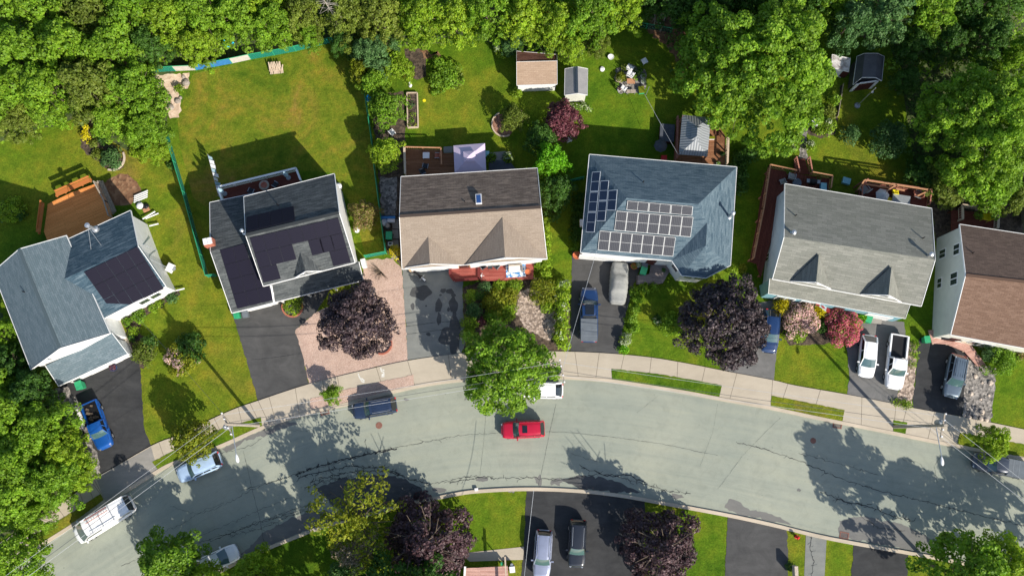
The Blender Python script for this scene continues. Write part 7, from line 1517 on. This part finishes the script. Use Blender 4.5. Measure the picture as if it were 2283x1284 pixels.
# shrubs
S_ = shrub
S_(22, 465, 30, 1.3, 'leaf_lime', 'light green shrub with dark edge plants on the left lawn', ragged=.3); S_(4, 470, 24, 1.0, 'leaf_blue', 'bluish shrub at the left edge of the lawn bed'); S_(45, 478, 14, .8, 'leaf_dark', 'dark small shrub at the right side of the left lawn bed')
mass('clipped_hedge', 'narrow bright yellow hedge at the edge of the left woods', 'hedge', [(187, 270, 8, 1.2), (189, 284, 8, 1.2), (190, 298, 8, 1.2), (191, 308, 10, 1.2)], 'leaf_yellow', leaf=.14, per=260)
S_(248, 350, 25, 1.2, 'leaf_blue', 'spiky blue-green grass clump in the stone edged bed', ragged=.3); S_(208, 320, 10, .7, 'leaf_olive', 'small olive plant in the dark bed below the yellow hedge'); S_(217, 343, 14, .5, 'leaf_olive', 'low brownish plant in the dark bed left of the grass clump'); S_(214, 293, 14, .9, 'leaf_green', 'rounded green plant right of the yellow hedge'); S_(230, 312, 12, .9, 'leaf_dark', 'dark plant above the blue-green grass clump')
S_(310, 330, 24, 1.0, 'leaf_lime', 'loose bright green shrub right of the stone edged bed', ragged=.4); S_(383, 368, 11, .6, 'leaf_dark', 'dark little shrub beside the upper mesh fence'); S_(400, 197, 10, .8, 'leaf_lime', 'bright green tuft on the sand patch')
S_(420, 775, 36, 2.0, 'leaf_dark', 'dark upper half of the pair of round bushes on the left lawn'); S_(402, 800, 38, 1.8, 'leaf_gold', 'yellow-green lower half of the pair of round bushes on the left lawn', flowers=('flower_blush', .15))
S_(318, 786, 28, 1.6, 'leaf_olive', 'olive spreading bush by the garage corner'); S_(328, 765, 18, 1.4, 'leaf_dark', 'dark bush above the olive bush by the garage'); S_(282, 717, 10, .9, 'leaf_green', 'small round bush at the entrance path of the slate house'); S_(296, 737, 12, .8, 'leaf_lime', 'bright bush beside the entrance path of the slate house'); S_(308, 705, 16, .8, 'leaf_green', 'low green bush in the front bed of the slate house'); S_(294, 753, 9, .6, 'leaf_dark', 'dark low plant in the front bed near the path')
S_(341, 686, 10, .5, 'leaf_lime', 'left bright plant in the front bed under the white wing wall'); S_(356, 676, 9, .5, 'leaf_lime', 'middle bright plant in the front bed under the white wing wall'); S_(382, 663, 13, .6, 'leaf_blue', 'bluish plant at the end of the front bed')
S_(652, 680, 22, 1.2, 'leaf_lime', 'bright lime bush inside the round brick edging at the driveway', leaf=.16); S_(879, 560, 14, 1.2, 'leaf_yellow', 'bright yellow-green shrub at the corner of the tan roof', leaf=.15, ry=16)
mb = MB(); g = G(850, 606); rnd = random.Random(5)
for k in range(46):
    an = rnd.uniform(2.2, 5.4); L = rnd.uniform(.5, 1.4); mb.tube((0, 0, .1), (cos(an) * L, sin(an) * L * .8, rnd.uniform(.15, .7)), .022, .01, 4, cap=False)
o = thing('brush_pile', 'heap of bare brown branches on the pink gravel below the heat pump', 'brush pile', g); mb.build('branches', 'bark', o, local=True)
# garden of house 3
S_(992, 168, 40, 1.3, 'leaf_green', 'loose green shrub on the upper garden lawn', ragged=.5, leaf=.24); S_(1018, 178, 20, .9, 'leaf_olive', 'pale olive shrub right of the loose lawn shrub', ragged=.4); S_(912, 165, 14, 1.0, 'leaf_gold', 'yellow-green bush directly below the tyre')
S_(1152, 208, 13, .9, 'leaf_lime', 'bright small bush at the lower left corner of the cream shed'); mass('shrub_border', 'pale flowering border in front of the grey shed', 'flower bed', [(1268, 236, 9, .6), (1285, 240, 10, .7), (1302, 236, 10, .7), (1312, 242, 8, .6)], 'leaf_green', mat2='flower_white', f2=.4, leaf=.18, per=160)
S_(1094, 352, 12, .7, 'leaf_green', 'low green plant right of the lilac canopy'); S_(1132, 352, 12, .8, 'leaf_lime', 'pale flowering plant at the dark ground cover corner', flowers=('flower_white', .5)); S_(1185, 415, 10, .8, 'leaf_dark', 'dark plant at the corner of the brown rear roof') if False else None
S_(1120, 105, 20, 1.6, 'leaf_lime', 'white flowering shrub at the wood edge left of the cream shed', flowers=('flower_white', .5))
# hedges round house 3
mass('hedge', 'bright green hedge along the right wall of the tan house', 'hedge', [(1216, 492 + k * 17, 12, 1.5) for k in range(8)], 'leaf_lime', leaf=.2, per=150); S_(1205, 590, 16, 1.3, 'leaf_lime', 'bright bush at the right end of the red deck'); S_(1233, 470, 24, 1.6, 'leaf_dark', 'dark bush right of the tan ridge end')
mass('hedge', 'tall bright hedge with white blossom beside the royal blue pickup', 'hedge', [(1240, 640, 16, 1.7), (1256, 636, 17, 1.7), (1252, 660, 17, 1.8), (1254, 682, 16, 1.8), (1252, 704, 15, 1.7), (1254, 726, 15, 1.7), (1250, 748, 17, 1.6), (1256, 768, 14, 1.3)], 'leaf_lime', mat2='flower_white', f2=.15, leaf=.22, per=130)
S_(1212, 648, 32, 2.2, 'leaf_gold', 'large yellow-green round bush at the upper corner of the gravel bed', leaf=.18); S_(1222, 676, 20, 1.2, 'leaf_lime', 'bright low bush below the large yellow-green round bush')
for x, y, r, m, l in ((1080, 640, 13, 'leaf_blue', 'small round bluish bush under the red deck'), (1050, 660, 16, 'leaf_lime', 'uppermost round clipped bush along the grey driveway'), (1066, 658, 12, 'leaf_dark', 'dark bush between the round clipped bushes'), (1057, 692, 18, 'leaf_blue', 'second round clipped bush along the grey driveway, darker'), (1045, 722, 18, 'leaf_lime', 'third round clipped bush along the grey driveway'), (1045, 746, 18, 'leaf_lime', 'lowest round clipped bush along the grey driveway')):
    S_(x, y, r * 1.05, 1.5, m, l, name='clipped_bush', cat='bush', leaf=.15, per=240, ragged=.04)
S_(1105, 672, 34, 1.4, 'leaf_gold', 'large yellow-green bush in the middle of the front bed'); S_(1135, 660, 22, 1.2, 'leaf_gold', 'yellowish bush right of the large bush in the middle of the front bed'); S_(1132, 690, 24, 1.2, 'leaf_lime', 'green bush below the yellowish bush in the front bed'); S_(1147, 636, 18, .9, 'leaf_lime', 'spiky light green plant under the red deck', ragged=.4); S_(1070, 718, 13, .8, 'leaf_red', 'small reddish bush beside the clipped bushes'); S_(1100, 705, 20, 1.1, 'leaf_green', 'green bush above the big street tree'); S_(1115, 635, 16, .8, 'leaf_lime', 'light bush between the red deck and the large yellow-green bush')
# house 4
mass('hedge', 'mixed green hedge down the right side of the covered car drive', 'hedge', [(1415, 650, 12, 1.0), (1438, 642, 13, 1.0), (1456, 640, 11, .8), (1422, 668, 12, 1.0), (1416, 690, 12, 1.1), (1408, 712, 13, 1.1), (1414, 732, 12, 1.0)], 'leaf_green', leaf=.22, per=130); S_(1396, 757, 15, 1.1, 'leaf_lime', 'white flowering hydrangea at the lower end of the hedge', flowers=('flower_white', .6)); S_(1390, 778, 12, .7, 'leaf_vivid', 'bright green low plant by the pavement corner')
S_(1500, 720, 26, 1.7, 'leaf_green', 'green bush left of the largest purple maple'); S_(1466, 712, 9, .5, 'leaf_dark', 'small dark flowering plant on the front lawn', flowers=('flower_white', .25)); S_(1636, 600, 12, 1.0, 'leaf_lime', 'bright small bush at the corner of the hipped roof'); S_(1656, 598, 10, 1.0, 'leaf_gold', 'pale small bush next to the red deck end')
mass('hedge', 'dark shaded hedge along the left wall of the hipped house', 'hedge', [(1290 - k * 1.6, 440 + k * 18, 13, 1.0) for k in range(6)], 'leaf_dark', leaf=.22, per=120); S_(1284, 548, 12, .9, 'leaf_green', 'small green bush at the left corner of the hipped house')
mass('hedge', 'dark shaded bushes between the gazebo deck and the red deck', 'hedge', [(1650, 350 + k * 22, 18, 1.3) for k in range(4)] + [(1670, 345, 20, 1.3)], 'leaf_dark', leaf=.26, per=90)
# house 5 front
S_(1746, 681, 21, 1.5, 'leaf_yellow', 'bright yellow shrub at the left of the teal front wall', name='yellow_shrub', leaf=.16); S_(1826, 690, 19, 1.4, 'leaf_yellow', 'bright yellow shrub beside the Canadian flag', name='yellow_shrub', leaf=.16)
S_(1788, 706, 40, 1.8, 'leaf_olive', 'pale pink rhododendron between the two yellow shrubs', name='rhododendron', flowers=('flower_blush', 1.0)); S_(1776, 738, 24, 1.0, 'leaf_lime', 'yellow-green lower skirt of bush below the pale pink rhododendron', flowers=('flower_blush', .2)); S_(1884, 727, 42, 1.8, 'leaf_green', 'deep pink rhododendron left of the white hatchback', name='rhododendron', flowers=('flower_pink', 1.0)); S_(1921, 707, 12, 1.2, 'leaf_vivid', 'bright green bush behind the deep pink rhododendron'); S_(1836, 728, 16, .9, 'leaf_dark', 'dark plant below the Canadian flag')
mass('grass_border', 'weedy green strip beside the white pickup', 'plants', [(2040, 770, 9, .4), (2040, 790, 9, .4), (2036, 812, 8, .4), (2000, 896, 9, .4), (2016, 900, 10, .4), (2028, 902, 8, .4)], 'leaf_lime', leaf=.16, per=130)
# right gardens
S_(1984, 308, 43, 3.4, 'leaf_blue', 'large round clipped bush on the shaded right lawn', name='clipped_bush', cat='bush', ragged=.06, leaf=.22, per=140); S_(1897, 300, 23, 1.5, 'leaf_blue', 'smaller round bush left of the large clipped one', name='clipped_bush', cat='bush', leaf=.18); S_(1842, 280, 24, 1.3, 'leaf_lime', 'bright mixed shrub beside the white chair and path', flowers=('flower_white', .2)); S_(1850, 250, 18, 1.2, 'leaf_olive', 'olive shrub above the bright mixed shrub'); S_(1862, 220, 14, 1.0, 'leaf_green', 'green shrub by the grey border board'); S_(1770, 320, 14, .8, 'leaf_olive', 'pale flowering plant left of the shaded path', flowers=('flower_white', .3)); S_(1806, 326, 12, .8, 'leaf_lime', 'pale flowering plant right of the shaded path', flowers=('flower_white', .4)); S_(1760, 378, 8, .6, 'leaf_green', 'potted green plant on the dark red deck rail', z0=1.4)
S_(2235, 800, 38, 2.0, 'leaf_green', 'green bush with an orange tip below the brown roof', ragged=.3); S_(2275, 790, 14, 1.2, 'leaf_spirea', 'orange leaved plant at the right edge below the brown roof'); S_(2205, 785, 20, 1.6, 'leaf_blue', 'bluish bush left part below the brown roof')
S_(765, 1280, 32, 2.0, 'leaf_blue', 'round bluish bush at the bottom edge below the twiggy crown'); S_(1760, 1262, 9, .7, 'leaf_dark', 'dark plant next to the pale sign board')
for o in list(bpy.data.objects):
    if o.users_collection == () : bpy.data.objects.remove(o)
